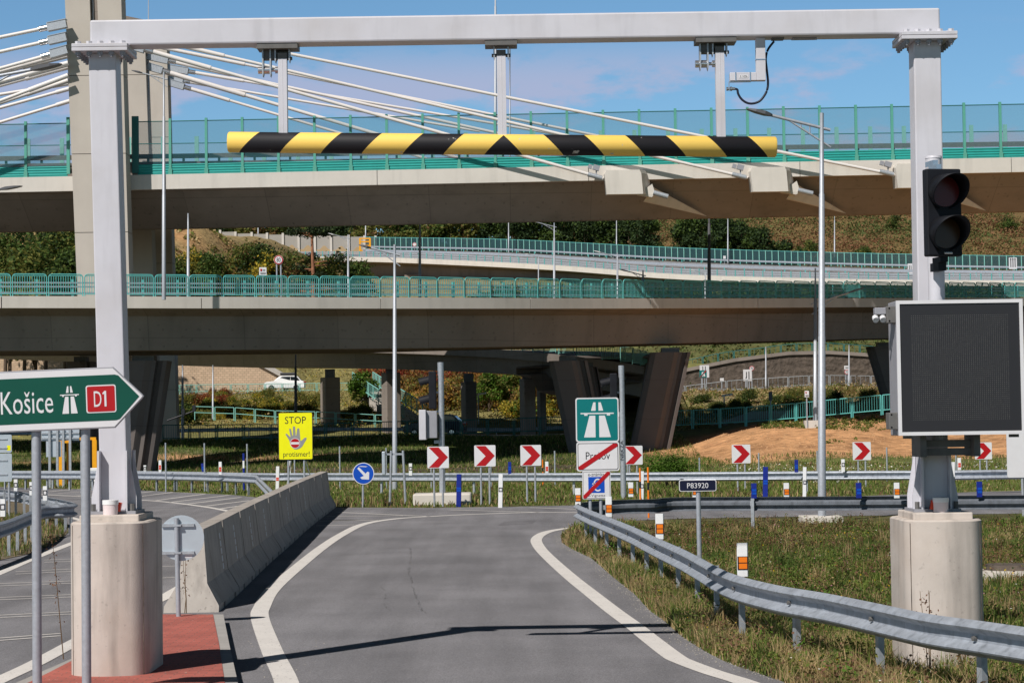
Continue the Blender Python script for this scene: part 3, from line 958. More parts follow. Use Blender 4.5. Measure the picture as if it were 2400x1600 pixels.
pl = U(266, 1400, YG); prr = U(2190, 1400, YG)
beam_top, beam_bot = U(1200, 33.0, YG - .135).z, U(1200, 93.0, YG - .135).z
xl, xr = U(249, 650, YG).x, U(2177, 560, YG).x
ped_top = {}
gan = thing('height_gantry', 'pale grey steel portal frame spanning the lane on two concrete pedestals', 'gantry', (0.0, YG, 0.0))
PED = {}
for key, px0, px1, ytop, zb in (('l', C(7, 490, 0)[0], C(7, 1024, 0)[0], C(7, 0, 480)[1], IZ), ('r', C(9, 1500, 0)[0], C(9, 2030, 0)[0], C(9, 0, 462)[1], -.3)):
    yf = YG - .62
    a, b = U(px0, 1300, yf + .3), U(px1, 1300, yf + .3)
    if key == 'l':
        zt = U(px0, ytop, yf).z
        w = b.x - a.x
    else:
        zt = U(px0 + 60, ytop, yf).z
        w = b.x - a.x
    PED[key] = ((a.x + b.x) / 2, w, zt)
    out = stadium((a.x + b.x) / 2, YG, w, 1.02)
    lab = ('stained concrete pedestal on the red paved island carrying the left gantry post' if key == 'l' else
           'pale concrete pedestal behind the curved guardrail carrying the right gantry post')
    pt = thing('concrete_pedestal', lab, 'pedestal', ((a.x + b.x) / 2, YG, zb))
    chamfer_block(out, zb - .02, zt).build('block', M['pedestal'], pt, world=True)
    cx = (a.x + b.x) / 2
    for sx in (-1, 1):                                  # casting seam down each front corner
        sm_ = min(out, key=lambda p: abs(p[0] - (cx + sx * (w / 2 - .035))) + (0 if p[1] < YG else 9))
        MB().bb(sm_[0] - .004, sm_[0] + .004, sm_[1] - .003, sm_[1] + .02, zb, zt - .03).build('casting_seam', M['rock'], pt, world=True)
    pb = MB(); pb.bb(cx - .29, cx + .29, YG - .42, YG + .42, zt - .01, zt + .065)
    pb.build('plinth', M['pedestal'], pt, world=True, bevel=.012)
    ped_top[key] = zt + .065

for key, x in (('l', xl), ('r', xr)):
    pc = PED[key][0]
    zb = ped_top[key]
    mb = MB()
    # post leans very slightly: foot at the pedestal centre, head under the beam
    ft, hd = Vector((pc - (.02 if key == 'r' else -.0), YG, zb + .03)), Vector((x, YG, beam_bot - .075))
    hw, hd2 = .135, .14
    vs = []
    for c in (ft, hd):
        for dx, dy in ((-1, -1), (1, -1), (1, 1), (-1, 1)):
            vs.append((c.x + dx * hw, c.y + dy * hd2, c.z))
    mb.add(vs, [(0, 1, 2, 3), (7, 6, 5, 4), (0, 4, 5, 1), (1, 5, 6, 2), (2, 6, 7, 3), (3, 7, 4, 0)])
    po = mb.build('post', M['steel_paint'], gan, world=True, bevel=.012)
    gp = MB()
    gp.bb(ft.x - .23, ft.x + .23, YG - .26, YG + .26, zb, zb + .03)
    gp.build('base_plate', M['steel_grey'], po, world=True)
    for sx in (-1, 1):
        gs = MB()
        x0 = ft.x + sx * .137
        pr = [(x0, zb + .03), (x0 + sx * .085, zb + .03), (x0 + sx * .085, zb + .16), (x0, zb + .62)]
        gs.plate(pr, YG - .15, YG - .13)
        gs.plate(pr, YG + .13, YG + .15)
        for yy in (-.145, .145):
            gs.plate([(x0 - sx * .01, zb + .03), (x0 + sx * .01, zb + .03), (x0 + sx * .01, zb + .62), (x0 - sx * .01, zb + .62)], YG + yy - .1 * (1 if yy < 0 else 0), YG + yy + .1 * (1 if yy > 0 else 0))
        gs.build('gusset', M['steel_paint'], po, world=True)
    for sx in (-.19, 0, .19):
        for sy in (-.21, .21):
            if sx == 0 and sy < 0: continue
            nb = MB()
            nb.tube([(ft.x + sx, YG + sy, zb + .03), (ft.x + sx, YG + sy, zb + .10)], .024, 6, smooth=False)
            nb.build('anchor_bolt', M['steel_dark'], po, world=True)
    # bolted flange between post and beam
    for k, (z0, z1) in enumerate(((beam_bot - .075, beam_bot - .040), (beam_bot - .036, beam_bot - .001))):
        fl = MB()
        fl.bb(x - .275, x + .275, YG - .275, YG + .275, z0, z1)
        fo = fl.build('flange', M['steel_paint'], gan, world=True, bevel=.004)
        for i in range(5):
            for j in range(5):
                if 0 < i < 4 and 0 < j < 4: continue
                bx, by = x - .22 + .11 * i, YG - .22 + .11 * j
                bt = MB()
                if k == 1:
                    bt.tube([(bx, by, z1), (bx, by, z1 + .028)], .031, 6, smooth=False)
                else:
                    bt.tube([(bx, by, z0), (bx, by, z0 - .035)], .029, 6, smooth=False)
                    bt.tube([(bx, by, z0 - .035), (bx, by, z0 - .055)], .017, 6)
                bt.build('bolt', M['steel_grey'] if k == 0 else M['steel_paint'], fo, world=True)

bx0, bx1 = U(210.5, 80, YG - .135).x, U(2203.5, 50, YG - .135).x
bm = MB(); bm.bb(bx0, bx1, YG - .135, YG + .135, beam_bot, beam_top)
bm.build('beam', M['steel_paint'], gan, world=True, bevel=.018)

# hinge brackets
hx = {'left': U(C(1, 1924, 400)[0], 130, YG).x, 'middle': U(C(2, 1088, 400)[0], 130, YG).x, 'right': U(C(3, 250, 400)[0], 120, YG).x}
for key, x in hx.items():
    br = MB()
    wide = key != 'middle'
    x0 = x - (.245 if wide else .16); x1 = x + .16
    zt = beam_bot
    br.bb(x0, x1, YG - .12, YG + .12, zt - .05, zt - .001)
    if wide:
        br.bb(x0 + .05, x0 + .18, YG - .02, YG + .09, zt - .14, zt - .05)
        br.bb(x0 + .05, x0 + .30, YG + .04, YG + .09, zt - .11, zt - .05)
    bo = br.build('hinge_bracket', M['steel_dark'], gan, world=True)
    fins = [(-.07, .13), (.07, .13)] + ([(-.195, .27), (-.12, .27)] if wide else [])
    for dx, dl in fins:
        fb = MB()
        fb.plate([(0, 0), (.014, 0), (.014, -dl + .03), (.007, -dl), (0, -dl + .03)], -.05, .05, mat=None)
        fb.v = [(x + dx - .007 + v[0], YG + v[1], zt - .05 + v[2]) for v in fb.v]
        fb.build('fin', M['galv'], bo, world=True)
    if wide:
        sb = MB()
        zs = zt - .05 - .20
        for a, b, r in ((-.245, -.205, .036), (-.205, -.13, .028), (-.19, -.11, .038), (-.11, -.055, .016), (-.075, -.046, .034)):
            sb.tube([(x + a, YG, zs), (x + b, YG, zs)], r, 10)
        sb.build('stop_bolt', M['chrome'], bo, world=True)
    pn = MB(); pn.tube([(x - .095, YG, zt - .05 - .085), (x + .095, YG, zt - .05 - .085)], .018, 8)
    pn.build('hinge_pin', M['steel_dark'], bo, world=True)

# position sensor on its angled arm
sx = U(C(3, 530, 400)[0], 150, YG).x
sa = MB()
zc = U(C(3, 530, 525)[0], C(3, 530, 525)[1], YG).z
hw = .0105 * 10 / 2
sa.bb(sx - .046, sx + .046, YG - .045, YG + .045, zc - .04, beam_bot - .001)
xe = U(C(3, 320, 525)[0], 180, YG).x
sa.bb(xe, sx - .046, YG - .045, YG + .045, zc - .04, zc + .042)
so = sa.build('sensor_arm', M['steel_paint'], gan, world=True, bevel=.004)
lb = MB()
lx = U(C(3, 412, 525)[0], 180, YG).x
lb.bb(lx - .045, lx + .045, YG - .0475, YG - .0455, zc - .014, zc + .016)
lo_ = lb.build('label_plate', M['white'], so, world=True)
tv, tf = text_geo('S VZ6', .072, .018, lx, zc + .001, YG - .0485)
MB().add(tv, tf).build('lettering', M['ink'], so, world=True)
bd = MB()
for xx in (xe + .055, xe + .20):
    for z0, z1 in ((zc - .043, zc + .045),):
        bd.bb(xx - .006, xx + .006, YG - .049, YG + .049, z0, z1)
bd.bb(sx - .049, sx + .049, YG - .049, YG + .049, zc + .165, zc + .175)
bd.build('clamp_band', M['chrome'], so, world=True)
sp = MB()
sp.bb(xe - .006, sx - .10, YG - .03, YG + .03, zc - .048, zc - .0435)
sp.bb(xe - .010, xe - .006, YG - .03, YG + .03, zc - .135, zc - .0435)
zp = U(C(3, 335, 606)[0], C(3, 335, 606)[1], YG).z
for a, b, r in ((-.035, -.02, .019), (-.02, .012, .014), (.003, .02, .022), (.02, .05, .015)):
    sp.tube([(xe + a, YG, zp), (xe + b, YG, zp)], r, 8)
sp.build('proximity_probe', M['chrome'], so, world=True)
cb = MB()
cpts = [U(*C(3, x, y), YG) for x, y in ((355, 606), (372, 612), (378, 640), (400, 675), (435, 700), (475, 706), (520, 692), (552, 658), (574, 615), (581, 560), (572, 470), (566, 400), (580, 340), (622, 283))]
cb.tube(smooth_path(cpts, 6), .0115, 8)
cb.build('cable', M['rubber'], so, world=True)
jb = MB()
jx = U(C(3, 645, 275)[0], 95, YG).x
jb.bb(jx - .06, jx + .06, YG - .04, YG + .04, beam_bot - .022, beam_bot - .001)
jb.build('junction_box', M['steel_dark'], so, world=True)
dp = MB()
dx = U(C(3, 828, 262)[0], 90, YG).x
dp.bb(dx - .12, dx + .12, YG - .02, YG + .08, beam_bot - .012, beam_bot - .001)
for sxx in (-.115, .115): dp.bb(dx + sxx - .006, dx + sxx + .006, YG - .03, YG - .02, beam_bot - .03, beam_bot - .001)
dp.build('cover_plate', M['steel_grey'], gan, world=True)

# white cans standing on the pedestals in front of the posts
for key in ('l', 'r'):
    cx0, cy0, w0 = ((C(7, 752, 0)[0], C(7, 0, 405)[1], .125) if key == 'l' else (C(9, 1758, 0)[0], C(9, 0, 385)[1], .12))
    base = U(cx0, cy0, YG - .33)
    base.z = ped_top[key]
    ct = thing('bucket', 'white lidded tub standing on the %s pedestal at the foot of the gantry post' % ('left' if key == 'l' else 'right'), 'tub', base, group='white tubs at the gantry feet')
    m1 = MB(); m1.tube([(0, 0, 0), (0, 0, .10)], [.071, .074], 22); m1.build('tub', M['can'], ct)
    m2 = MB(); m2.tube([(0, 0, .098), (0, 0, .142)], [.078, .078], 22); m2.build('lid', M['white_post'], ct)
    rd = MB(); rd.box((.078 if key == 'l' else -.075, .06, .07), (.03, .05, .09), Matrix.Rotation(.2, 3, 'Y'))
    tag(rd.build('red_tag', M['redref'], None, loc=(0, 0, 0)), 'small red plastic tag beside the white tub on the %s pedestal' % ('left' if key == 'l' else 'right'), 'tag').location = base

# ------------------------------------------------------------------ striped headroom bar
def stripe_mat():
    m, n, l, p = new_mat('yellow and black stripes')
    tc = n.new('ShaderNodeTexCoord'); sp = n.new('ShaderNodeSeparateXYZ')
    l.new(tc.outputs['Object'], sp.inputs[0])
    ab = n.new('ShaderNodeMath'); ab.operation = 'ABSOLUTE'; l.new(sp.outputs['X'], ab.inputs[0])
    ad = n.new('ShaderNodeMath'); ad.operation = 'ADD'; l.new(ab.outputs[0], ad.inputs[0]); l.new(sp.outputs['Z'], ad.inputs[1])
    su = n.new('ShaderNodeMath'); su.operation = 'SUBTRACT'; su.inputs[1].default_value = .087 - 8.15; l.new(ad.outputs[0], su.inputs[0])
    dv = n.new('ShaderNodeMath'); dv.operation = 'DIVIDE'; dv.inputs[1].default_value = .815; l.new(su.outputs[0], dv.inputs[0])
    fr = n.new('ShaderNodeMath'); fr.operation = 'FRACT'; l.new(dv.outputs[0], fr.inputs[0])
    gt = n.new('ShaderNodeMath'); gt.operation = 'GREATER_THAN'; gt.inputs[1].default_value = .5; l.new(fr.outputs[0], gt.inputs[0])
    t = n.new('ShaderNodeTexNoise'); t.inputs['Scale'].default_value, t.inputs['Detail'].default_value = 9, 6
    l.new(tc.outputs['Object'], t.inputs['Vector'])
    r = n.new('ShaderNodeMapRange'); r.inputs['From Min'].default_value, r.inputs['From Max'].default_value = .69, .72
    l.new(t.outputs['Fac'], r.inputs['Value'])
    mx = n.new('ShaderNodeMix'); mx.data_type = 'RGBA'
    mx.inputs[6].default_value, mx.inputs[7].default_value = (.90, .60, .13, 1), (.012, .011, .014, 1)
    l.new(gt.outputs[0], mx.inputs[0])
    m2 = n.new('ShaderNodeMix'); m2.data_type = 'RGBA'; m2.inputs[7].default_value = (.5, .47, .42, 1)
    l.new(mx.outputs[2], m2.inputs[6]); l.new(r.outputs[0], m2.inputs[0])
    l.new(m2.outputs[2], p.inputs['Base Color'])
    p.inputs['Roughness'].default_value = .62
    p.inputs['Specular IOR Level'].default_value = .3
    return m
M['stripes'] = stripe_mat()
Lp, Rp = U(534.5, 334, YG), U(1819.5, 345.3, YG)
mid = U(C(2, 1104, 985)[0], C(2, 1104, 985)[1], YG)
ang = math.atan2(Lp.z - Rp.z, Rp.x - Lp.x)
hb = thing('height_limit_bar', 'yellow and black striped headroom tube hanging on three grey arms over the lane', 'barrier', mid, ry=ang)
tb = MB()
l0, r0 = Lp.x - mid.x, Rp.x - mid.x
rr = .1035
tb.tube([(l0, 0, 0), (l0 + .012, 0, 0), (0, 0, 0), (r0 - .012, 0, 0), (r0, 0, 0)], [rr - .012, rr, rr, rr, rr - .012], 40)
tb.build('tube', M['stripes'], hb)
for key, x in hx.items():
    zb = mid.z - (x - mid.x) * math.tan(ang) + rr * .7
    zt = beam_bot - .05 - .035
    hg = MB()
    hg.bb(x - .044, x + .044, YG - .044, YG + .044, zb, zt - .055)
    # weld seam down the front
    hg.bb(x - .003, x + .003, YG - .046, YG - .0435, zb, zt - .055)
    hg.v = [tuple(Matrix.Rotation(-ang, 3, 'Y') @ (Vector(v) - mid)) for v in hg.v]
    ho = hg.build('hanger', M['steel_paint'], hb, bevel=.004)
    cp = MB(); cp.bb(x - .046, x + .046, YG - .046, YG + .046, zt - .054, zt)
    cp.v = [tuple(Matrix.Rotation(-ang, 3, 'Y') @ (Vector(v) - mid)) for v in cp.v]
    cp.build('hanger_cap', M['steel_dark'], ho)

# ------------------------------------------------------------------ traffic signal at the right gantry post
YS = 20.70
ptop = U(C(3, 1707, 1078)[0], C(3, 1707, 1078)[1], YS + .12)
sp_ = thing('signal_pole', 'short pale grey round pole clamped in front of the right gantry post', 'pole', (ptop.x, YS + .12, 0))
zbot = U(2195, 1040, YS + .12).z
m1 = MB(); m1.tube([(ptop.x, YS + .12, zbot), (ptop.x, YS + .12, ptop.z)], .078, 24)
m1.build('pole', M['steel_paint'], sp_, world=True)
m2 = MB(); m2.tube([(ptop.x, YS + .12, ptop.z - .003), (ptop.x, YS + .12, ptop.z + .02)], [.083, .078], 24); m2.build('cap', M['steel_paint'], sp_, world=True)

hc = U(C(3, 1767, 1565)[0], 499, YS - .25)
sh = hc
tl = thing('traffic_light', 'black two lamp traffic signal with unlit red lens on the right gantry pole', 'traffic light', hc, rz=math.radians(11))
hz = U(0, 398, YS - .25).z - U(0, 602, YS - .25).z
hb2 = MB()
W2, D2 = .355, .11
hb2.bb(-W2 / 2, W2 / 2, -D2 / 2, D2 / 2, -hz / 2, hz / 2)
hb2.build('housing', M['housing'], tl, bevel=.015)
for k, (zc2, lm) in enumerate(((hz * .24, 'lens_red'), (-hz * .235, 'lens_amber'))):
    ln = MB()
    ln.tube([(0, -D2 / 2 - .012, zc2), (0, -D2 / 2 - .002, zc2)], .148, 36)
    ln.build('lens', M[lm], tl)
    vz = MB()
    n = 40
    vs, fs = [], []
    # visor: round hood cut obliquely, longest at the top, open at the bottom
    for i in range(n + 1):
        a = math.radians(-75 + 330 * i / n)
        up = (math.sin(a) + 1) / 2
        Lh = .05 + .28 * up ** 1.05
        for r, yy in ((.165, 0), (.175, Lh), (.168, Lh), (.158, 0)):
            vs.append((r * math.cos(a), -D2 / 2 - yy, zc2 + r * math.sin(a) - .10 * yy))
    for i in range(n):
        for q in range(4):
            fs.append((i * 4 + q, (i + 1) * 4 + q, (i + 1) * 4 + (q + 1) % 4, i * 4 + (q + 1) % 4))
    vz.add(vs, fs, smooth=True)
    vz.build('visor', M['housing'], tl)
kb = MB()
kb.bb(-.05, .0, .0, .20, hz / 2 - .0, hz / 2 + .05); kb.bb(-.05, .0, .08, .28, hz / 2 + .05, hz / 2 + .10)
kb.build('mounting_arm', M['chrome'], tl)
kb = MB()
kb.bb(-.03, .05, .0, .20, -hz / 2 - .05, -hz / 2); kb.bb(-.03, .05, .05, .26, -hz / 2 - .13, -hz / 2 - .05)
kb.build('mounting_arm', M['housing'], tl)
kl = MB(); kl.tube([(-.02, -D2 / 2 - .02, -hz / 2 + .03), (.06, -D2 / 2 - .02, -hz / 2 + .03)], .013, 8); kl.build('latch', M['chrome'], tl)

# ------------------------------------------------------------------ LED message board
def led_mat():
    m, n, l, p = new_mat('dark matrix panel with dots')
    tc = n.new('ShaderNodeTexCoord'); sp = n.new('ShaderNodeSeparateXYZ'); l.new(tc.outputs['Object'], sp.inputs[0])
    outs = []
    for ax in ('X', 'Z'):
        dv = n.new('ShaderNodeMath'); dv.operation = 'DIVIDE'; dv.inputs[1].default_value = .0193; l.new(sp.outputs[ax], dv.inputs[0])
        fr = n.new('ShaderNodeMath'); fr.operation = 'FRACT'
        ad = n.new('ShaderNodeMath'); ad.operation = 'ADD'; ad.inputs[1].default_value = 200.0
        l.new(dv.outputs[0], ad.inputs[0]); l.new(ad.outputs[0], fr.inputs[0])
        s5 = n.new('ShaderNodeMath'); s5.operation = 'SUBTRACT'; s5.inputs[1].default_value = .5; l.new(fr.outputs[0], s5.inputs[0])
        ab = n.new('ShaderNodeMath'); ab.operation = 'ABSOLUTE'; l.new(s5.outputs[0], ab.inputs[0])
        lt = n.new('ShaderNodeMath'); lt.operation = 'LESS_THAN'; lt.inputs[1].default_value = .16; l.new(ab.outputs[0], lt.inputs[0])
        av = n.new('ShaderNodeMath'); av.operation = 'ABSOLUTE'; l.new(sp.outputs[ax], av.inputs[0])
        li = n.new('ShaderNodeMath'); li.operation = 'LESS_THAN'; li.inputs[1].default_value = .463 if ax == 'X' else .5; l.new(av.outputs[0], li.inputs[0])
        mu = n.new('ShaderNodeMath'); mu.operation = 'MULTIPLY'; l.new(lt.outputs[0], mu.inputs[0]); l.new(li.outputs[0], mu.inputs[1])
        outs.append(mu.outputs[0])
    mm = n.new('ShaderNodeMath'); mm.operation = 'MULTIPLY'; l.new(outs[0], mm.inputs[0]); l.new(outs[1], mm.inputs[1])
    t = n.new('ShaderNodeTexNoise'); t.inputs['Scale'].default_value = 40; l.new(tc.outputs['Object'], t.inputs['Vector'])
    m3 = n.new('ShaderNodeMath'); m3.operation = 'MULTIPLY'; l.new(mm.outputs[0], m3.inputs[0]); l.new(t.outputs['Fac'], m3.inputs[1])
    mx = n.new('ShaderNodeMix'); mx.data_type = 'RGBA'
    mx.inputs[6].default_value, mx.inputs[7].default_value = (.019, .0185, .022, 1), (.20, .195, .18, 1)
    l.new(m3.outputs[0], mx.inputs[0]); l.new(mx.outputs[2], p.inputs['Base Color'])
    p.inputs['Roughness'].default_value = .5
    return m
M['led'] = led_mat()
YB = 20.22
a, b = U(2099.5, 704.7, YB), U(2399.5, 700, YB)
c_, d_ = U(2107, 1023, YB), U(2401, 1014, YB)
bxc, bw = (a.x + b.x + c_.x + d_.x) / 4, (b.x - a.x + d_.x - c_.x) / 2
bzc, bh = (a.z + b.z + c_.z + d_.z) / 4, (a.z + b.z - c_.z - d_.z) / 2
bt_ = thing('message_board', 'large square switched off LED message board with white rim at the right', 'sign', (bxc, YB, bzc))
m1 = MB(); m1.bb(-bw / 2, bw / 2, .02, .44, -bh / 2, bh / 2); m1.build('cabinet', M['steel_grey'], bt_, bevel=.01)
fm = MB(); t_ = .033
for x0, x1, z0, z1 in ((-bw / 2, bw / 2, bh / 2 - t_, bh / 2), (-bw / 2, bw / 2, -bh / 2, -bh / 2 + t_), (-bw / 2, -bw / 2 + t_, -bh / 2 + t_, bh / 2 - t_), (bw / 2 - t_, bw / 2, -bh / 2 + t_, bh / 2 - t_)):
    fm.bb(x0, x1, 0, .02, z0, z1)
fm.build('frame', M['white'], bt_)
m3 = MB(); m3.bb(-bw / 2 + t_, bw / 2 - t_, .011, .0195, -bh / 2 + t_, bh / 2 - t_); m3.build('led_panel', M['led'], bt_)
for zz, nm in ((bh / 2 - .12, 'lamp_bracket'), (-bh / 2 + .15, 'corner_bracket')):
    kb = MB(); kb.bb(-bw / 2 - .085, -bw / 2 + .001, .03, .20, zz - .09, zz + .07)
    ko = kb.build(nm, M['steel_dark'], bt_, bevel=.006)
    rv = MB()
    for dy in (.05, .18):
        for dz in (-.07, .05): rv.tube([(-bw / 2 - .06 , .028, zz + dz), (-bw / 2 - .06, .036, zz + dz)], .009, 6)
    rv.build('rivet', M['chrome'], ko)
    if nm == 'lamp_bracket':
        fb = MB(); fb.bb(-bw / 2 - .19, -bw / 2 - .085, .06, .16, zz - .005, zz + .06); fb.build('lamp_body', M['steel_grey'], ko, bevel=.006)
        for dx in (-.185, -.115):
            f2 = MB(); f2.tube([(-bw / 2 + dx, .05, zz - .06), (-bw / 2 + dx, .09, zz - .03)], .03, 10); f2.build('lamp', M['white'], ko)
ft = MB()
for xx in (-bw / 2 + .1, bw / 2 - .09): ft.bb(xx - .03, xx + .05, .1, .18, -bh / 2 - .03, -bh / 2 - .001)
ft.build('foot', M['steel_dark'], bt_)
# carrying frame between the board and the post
sf = MB()
zt, zb = U(2150, 1024, YB + .5).z, U(2150, 1070, YB + .5).z
for x0 in (U(2155, 1040, YB + .5).x, U(2280, 1040, YB + .5).x):
    sf.bb(x0 - .03, x0 + .03, YB + .30, YB + .75, zb, zt + .1)
for z in (zt - .06, zb + .05):
    sf.bb(U(2150, 1040, YB + .5).x, U(2285, 1040, YB + .5).x, YB + .45, YB + .53, z - .04, z + .03)
sf.v = [(v[0] - bxc, v[1] - YB, v[2] - bzc) for v in sf.v]
sf.build('carrying_frame', M['steel_dark'], bt_)

# ------------------------------------------------------------------ direction sign at the left
YK = 18.2
sK = F / YK
tip = U(C(4, 982, 1155)[0], C(4, 982, 1155)[1], YK)
hgt = 143 / sK
kt = thing('direction_sign', 'green and white arrow shaped motorway sign reading Košice D1 on two zinc posts', 'sign', (tip.x, YK, tip.z))
tiltm = Matrix.Rotation(-(.043 - .0145), 3, 'Y')
def arrow(w, h, nose, r=.03, inset=0.0):
    """arrow outline with its tip at x = -inset"""
    pts = [(-w, -h / 2), (-nose, -h / 2), (-.02 - inset, -.02), (-.004 - inset, 0), (-.02 - inset, .02), (-nose, h / 2), (-w, h / 2)]
    return pts
WK = 1.60
nz_ = (C(4, 982, 0)[0] - C(4, 775, 0)[0]) / sK
m1 = MB(); m1.plate(arrow(WK, hgt, nz_), 0, .03, mat=tiltm); m1.build('panel', M['steel_grey'], kt, bevel=.004)
m2 = MB(); m2.plate(arrow(WK - .005, hgt - .024, nz_ + .002, inset=.012), -.003, -.0005, mat=tiltm); m2.build('white_rim', M['white'], kt)
ins = [(-WK - .05, -hgt / 2 + .066), (-.245, -hgt / 2 + .066), (-.215, -hgt / 2 + .075), (-.042, 0), (-.215, hgt / 2 - .075), (-.245, hgt / 2 - .066), (-WK - .05, hgt / 2 - .066)]
ins = [(max(p[0], -WK + .012), p[1]) for p in ins]
m3 = MB(); m3.plate(ins, -.0055, -.0033, mat=tiltm); m3.build('green_field', M['signgreen'], kt)
def kloc(x, y):
    """crop pixel on the sign -> sign plane"""
    p = U(x / 5.2275, 820 + y / 5.2275, YK) - Vector((tip.x, YK, tip.z))
    q = tiltm.inverted() @ p
    return q.x, q.z
x0, z0 = kloc(18, 780); x1, z1 = kloc(655, 640)
tv, tf = text_geo('Košice', x1 - x0, 275 / 5.2275 / sK, (x0 + x1) / 2 - .002, kloc(340, 642)[1], -.0075)
MB().add([tiltm @ Vector(v) for v in tv], tf).build('lettering', M['white'], kt)
def motorway_symbol(cx, cz, w, h):
    """motorway pictogram: two carriageways under a bridge"""
    mb = MB()
    polys = [[(-.47, -.5), (-.065, -.5), (-.065, .12), (-.27, .12)], [(.065, -.5), (.47, -.5), (.27, .12), (.065, .12)],
             [(-.215, .26), (-.05, .26), (-.05, .5), (-.13, .5)], [(.05, .26), (.215, .26), (.13, .5), (.05, .5)]]
    out = [[(cx + x * w * .86, cz + z * h) for x, z in p] for p in polys]
    out.append([(cx + x * w, cz + z * h) for x, z in ((-.5, .165), (.5, .165), (.5, .20), (-.5, .20))])
    for s in (-1, 1):
        out.append([(cx + (s * .34 + x) * w, cz + z * h) for x, z in ((-.05, .12), (.05, .12), (.05, .166), (-.05, .166))])
    return out
cx, cz = kloc(855, 610)
mb = MB()
for p in motorway_symbol(cx, cz, 232 / 5.2275 / sK, 335 / 5.2275 / sK): mb.plate(p, -.0078, -.0062, mat=tiltm)
mb.build('motorway_symbol', M['white'], kt)
cx, cz = kloc(1240, 597)
w_, h_ = 368 / 5.2275 / sK, 340 / 5.2275 / sK
MB().plate(rrect(w_, h_, .02, 5, cx, cz), -.0078, -.0062, mat=tiltm).build('number_rim', M['white'], kt)
MB().plate(rrect(w_ - .02, h_ - .02, .014, 5, cx, cz), -.010, -.0083, mat=tiltm).build('number_plate', M['red'], kt)
u5 = 1 / 5.2275 / sK
tv, tf = text_geo('D', 92 * u5, 190 * u5, cx - 40 * u5, cz, -.0118)
MB().add([tiltm @ Vector(v) for v in tv], tf).build('lettering', M['white'], kt)
one = [(42, -95), (66, -95), (66, 95), (44, 95), (18, 66), (30, 52), (42, 64)]
MB().plate([(cx + x * u5, cz + z * u5) for x, z in one], -.0122, -.0112, mat=tiltm).build('lettering', M['white'], kt)
for px, py in ((88, 1330), (203.5, 1330)):
    p = U(px, py, YK + .09)
    po = MB(); po.tube([(p.x - tip.x - .006, .075, -tip.z + .0), (p.x - tip.x + .0, .075, hgt / 2 - .1 - tip.z * 0)], .040, 20)
    pk = po.build('post', M['pole'], kt)
    cl_ = MB(); cl_.bb(p.x - tip.x - .06, p.x - tip.x + .06, .03, .036, -.12, -.09); cl_.bb(p.x - tip.x - .06, p.x - tip.x + .06, .03, .036, .09, .12)
    cl_.build('clamp', M['galv'], pk)

# ------------------------------------------------------------------ round sign seen from behind on the island tip
bs = G(*C(7, 1215, 1117), IZ)
YR = bs.y
ctr = U(*C(7, 1231, 582), YR)
rad = 155 / 2.904 / (F / YR)
rs = thing('round_sign', 'round sign seen from its grey back on a short post at the island tip', 'sign', (bs.x, bs.y, IZ))
dxx = ctr.x - bs.x
cz = ctr.z - IZ
MB().plate(disc(rad, 44, dxx, cz), .035, .04).build('disc', M['alu'], rs)
rim = MB(); n = 44
rim.sweep([(dxx + rad * math.cos(2 * math.pi * k / n), .038, cz + rad * math.sin(2 * math.pi * k / n)) for k in range(1)] * 2, [(0, 0), (0, .001), (.001, 0)]) if False else None
po = MB(); ptop_ = U(*C(7, 1200, 445), YR)
po.tube([(0, 0, -.01), (ptop_.x - bs.x, 0, ptop_.z - IZ)], .030, 16); po.build('post', M['pole'], rs)
for yy in (495, 682):
    q = U(*C(7, 1210, yy), YR)
    kk = MB(); xx = q.x - bs.x
    kk.bb(xx - .205, xx - .035, .004, .034, q.z - IZ - .018, q.z - IZ + .018); kk.bb(xx + .035, xx + .205, .004, .034, q.z - IZ - .018, q.z - IZ + .018)
    kk.bb(xx - .045, xx + .045, -.034, .03, q.z - IZ - .012, q.z - IZ + .012)
    kk.build('bracket', M['galv'], rs)
st = MB(); q = U(*C(7, 1280, 705), YR); st.bb(q.x - bs.x - .045, q.x - bs.x + .045, .0335, .0345, q.z - IZ - .022, q.z - IZ + .022); st.build('sticker', M['white'], rs)

# ------------------------------------------------------------------ lower road bridge
LBP = smooth_path([(-60, 109, 9.9), (-28, 117, 9.85), (-15.5, 121, 9.86), (-2.5, 128.5, 10.06), (8.3, 138.5, 10.45), (25.8, 155.5, 11.2), (40.4, 170.5, 11.9), (62, 193, 12.9)], 8)
def offpath(path, off, dz=0.0):
    out = []
    for i, p in enumerate(path):
        t = path[min(i + 1, len(path) - 1)] - path[max(i - 1, 0)]
        t.z = 0; t.normalize()
        out.append(p + Vector((t.y, -t.x, 0)) * off + Vector((0, 0, dz)))
    return out
def lb_at(x):
    for a, b in zip(LBP, LBP[1:]):
        if a.x <= x <= b.x:
            return a.lerp(b, (x - a.x) / (b.x - a.x))
    return LBP[-1]
lbt = thing('road_bridge', 'lower curving concrete box girder road bridge standing on splayed piers', 'bridge', (LBP[16].x, LBP[16].y, 0))
MB().sweep(LBP, [(-.34, -.05), (-.34, -.62), (-1.9, -1.0), (-2.35, -2.93), (-11.0, -2.93), (-11.4, -1.0), (-12.5, -.62), (-12.5, -.05)]).build('girder', M['girder'], lbt, world=True)
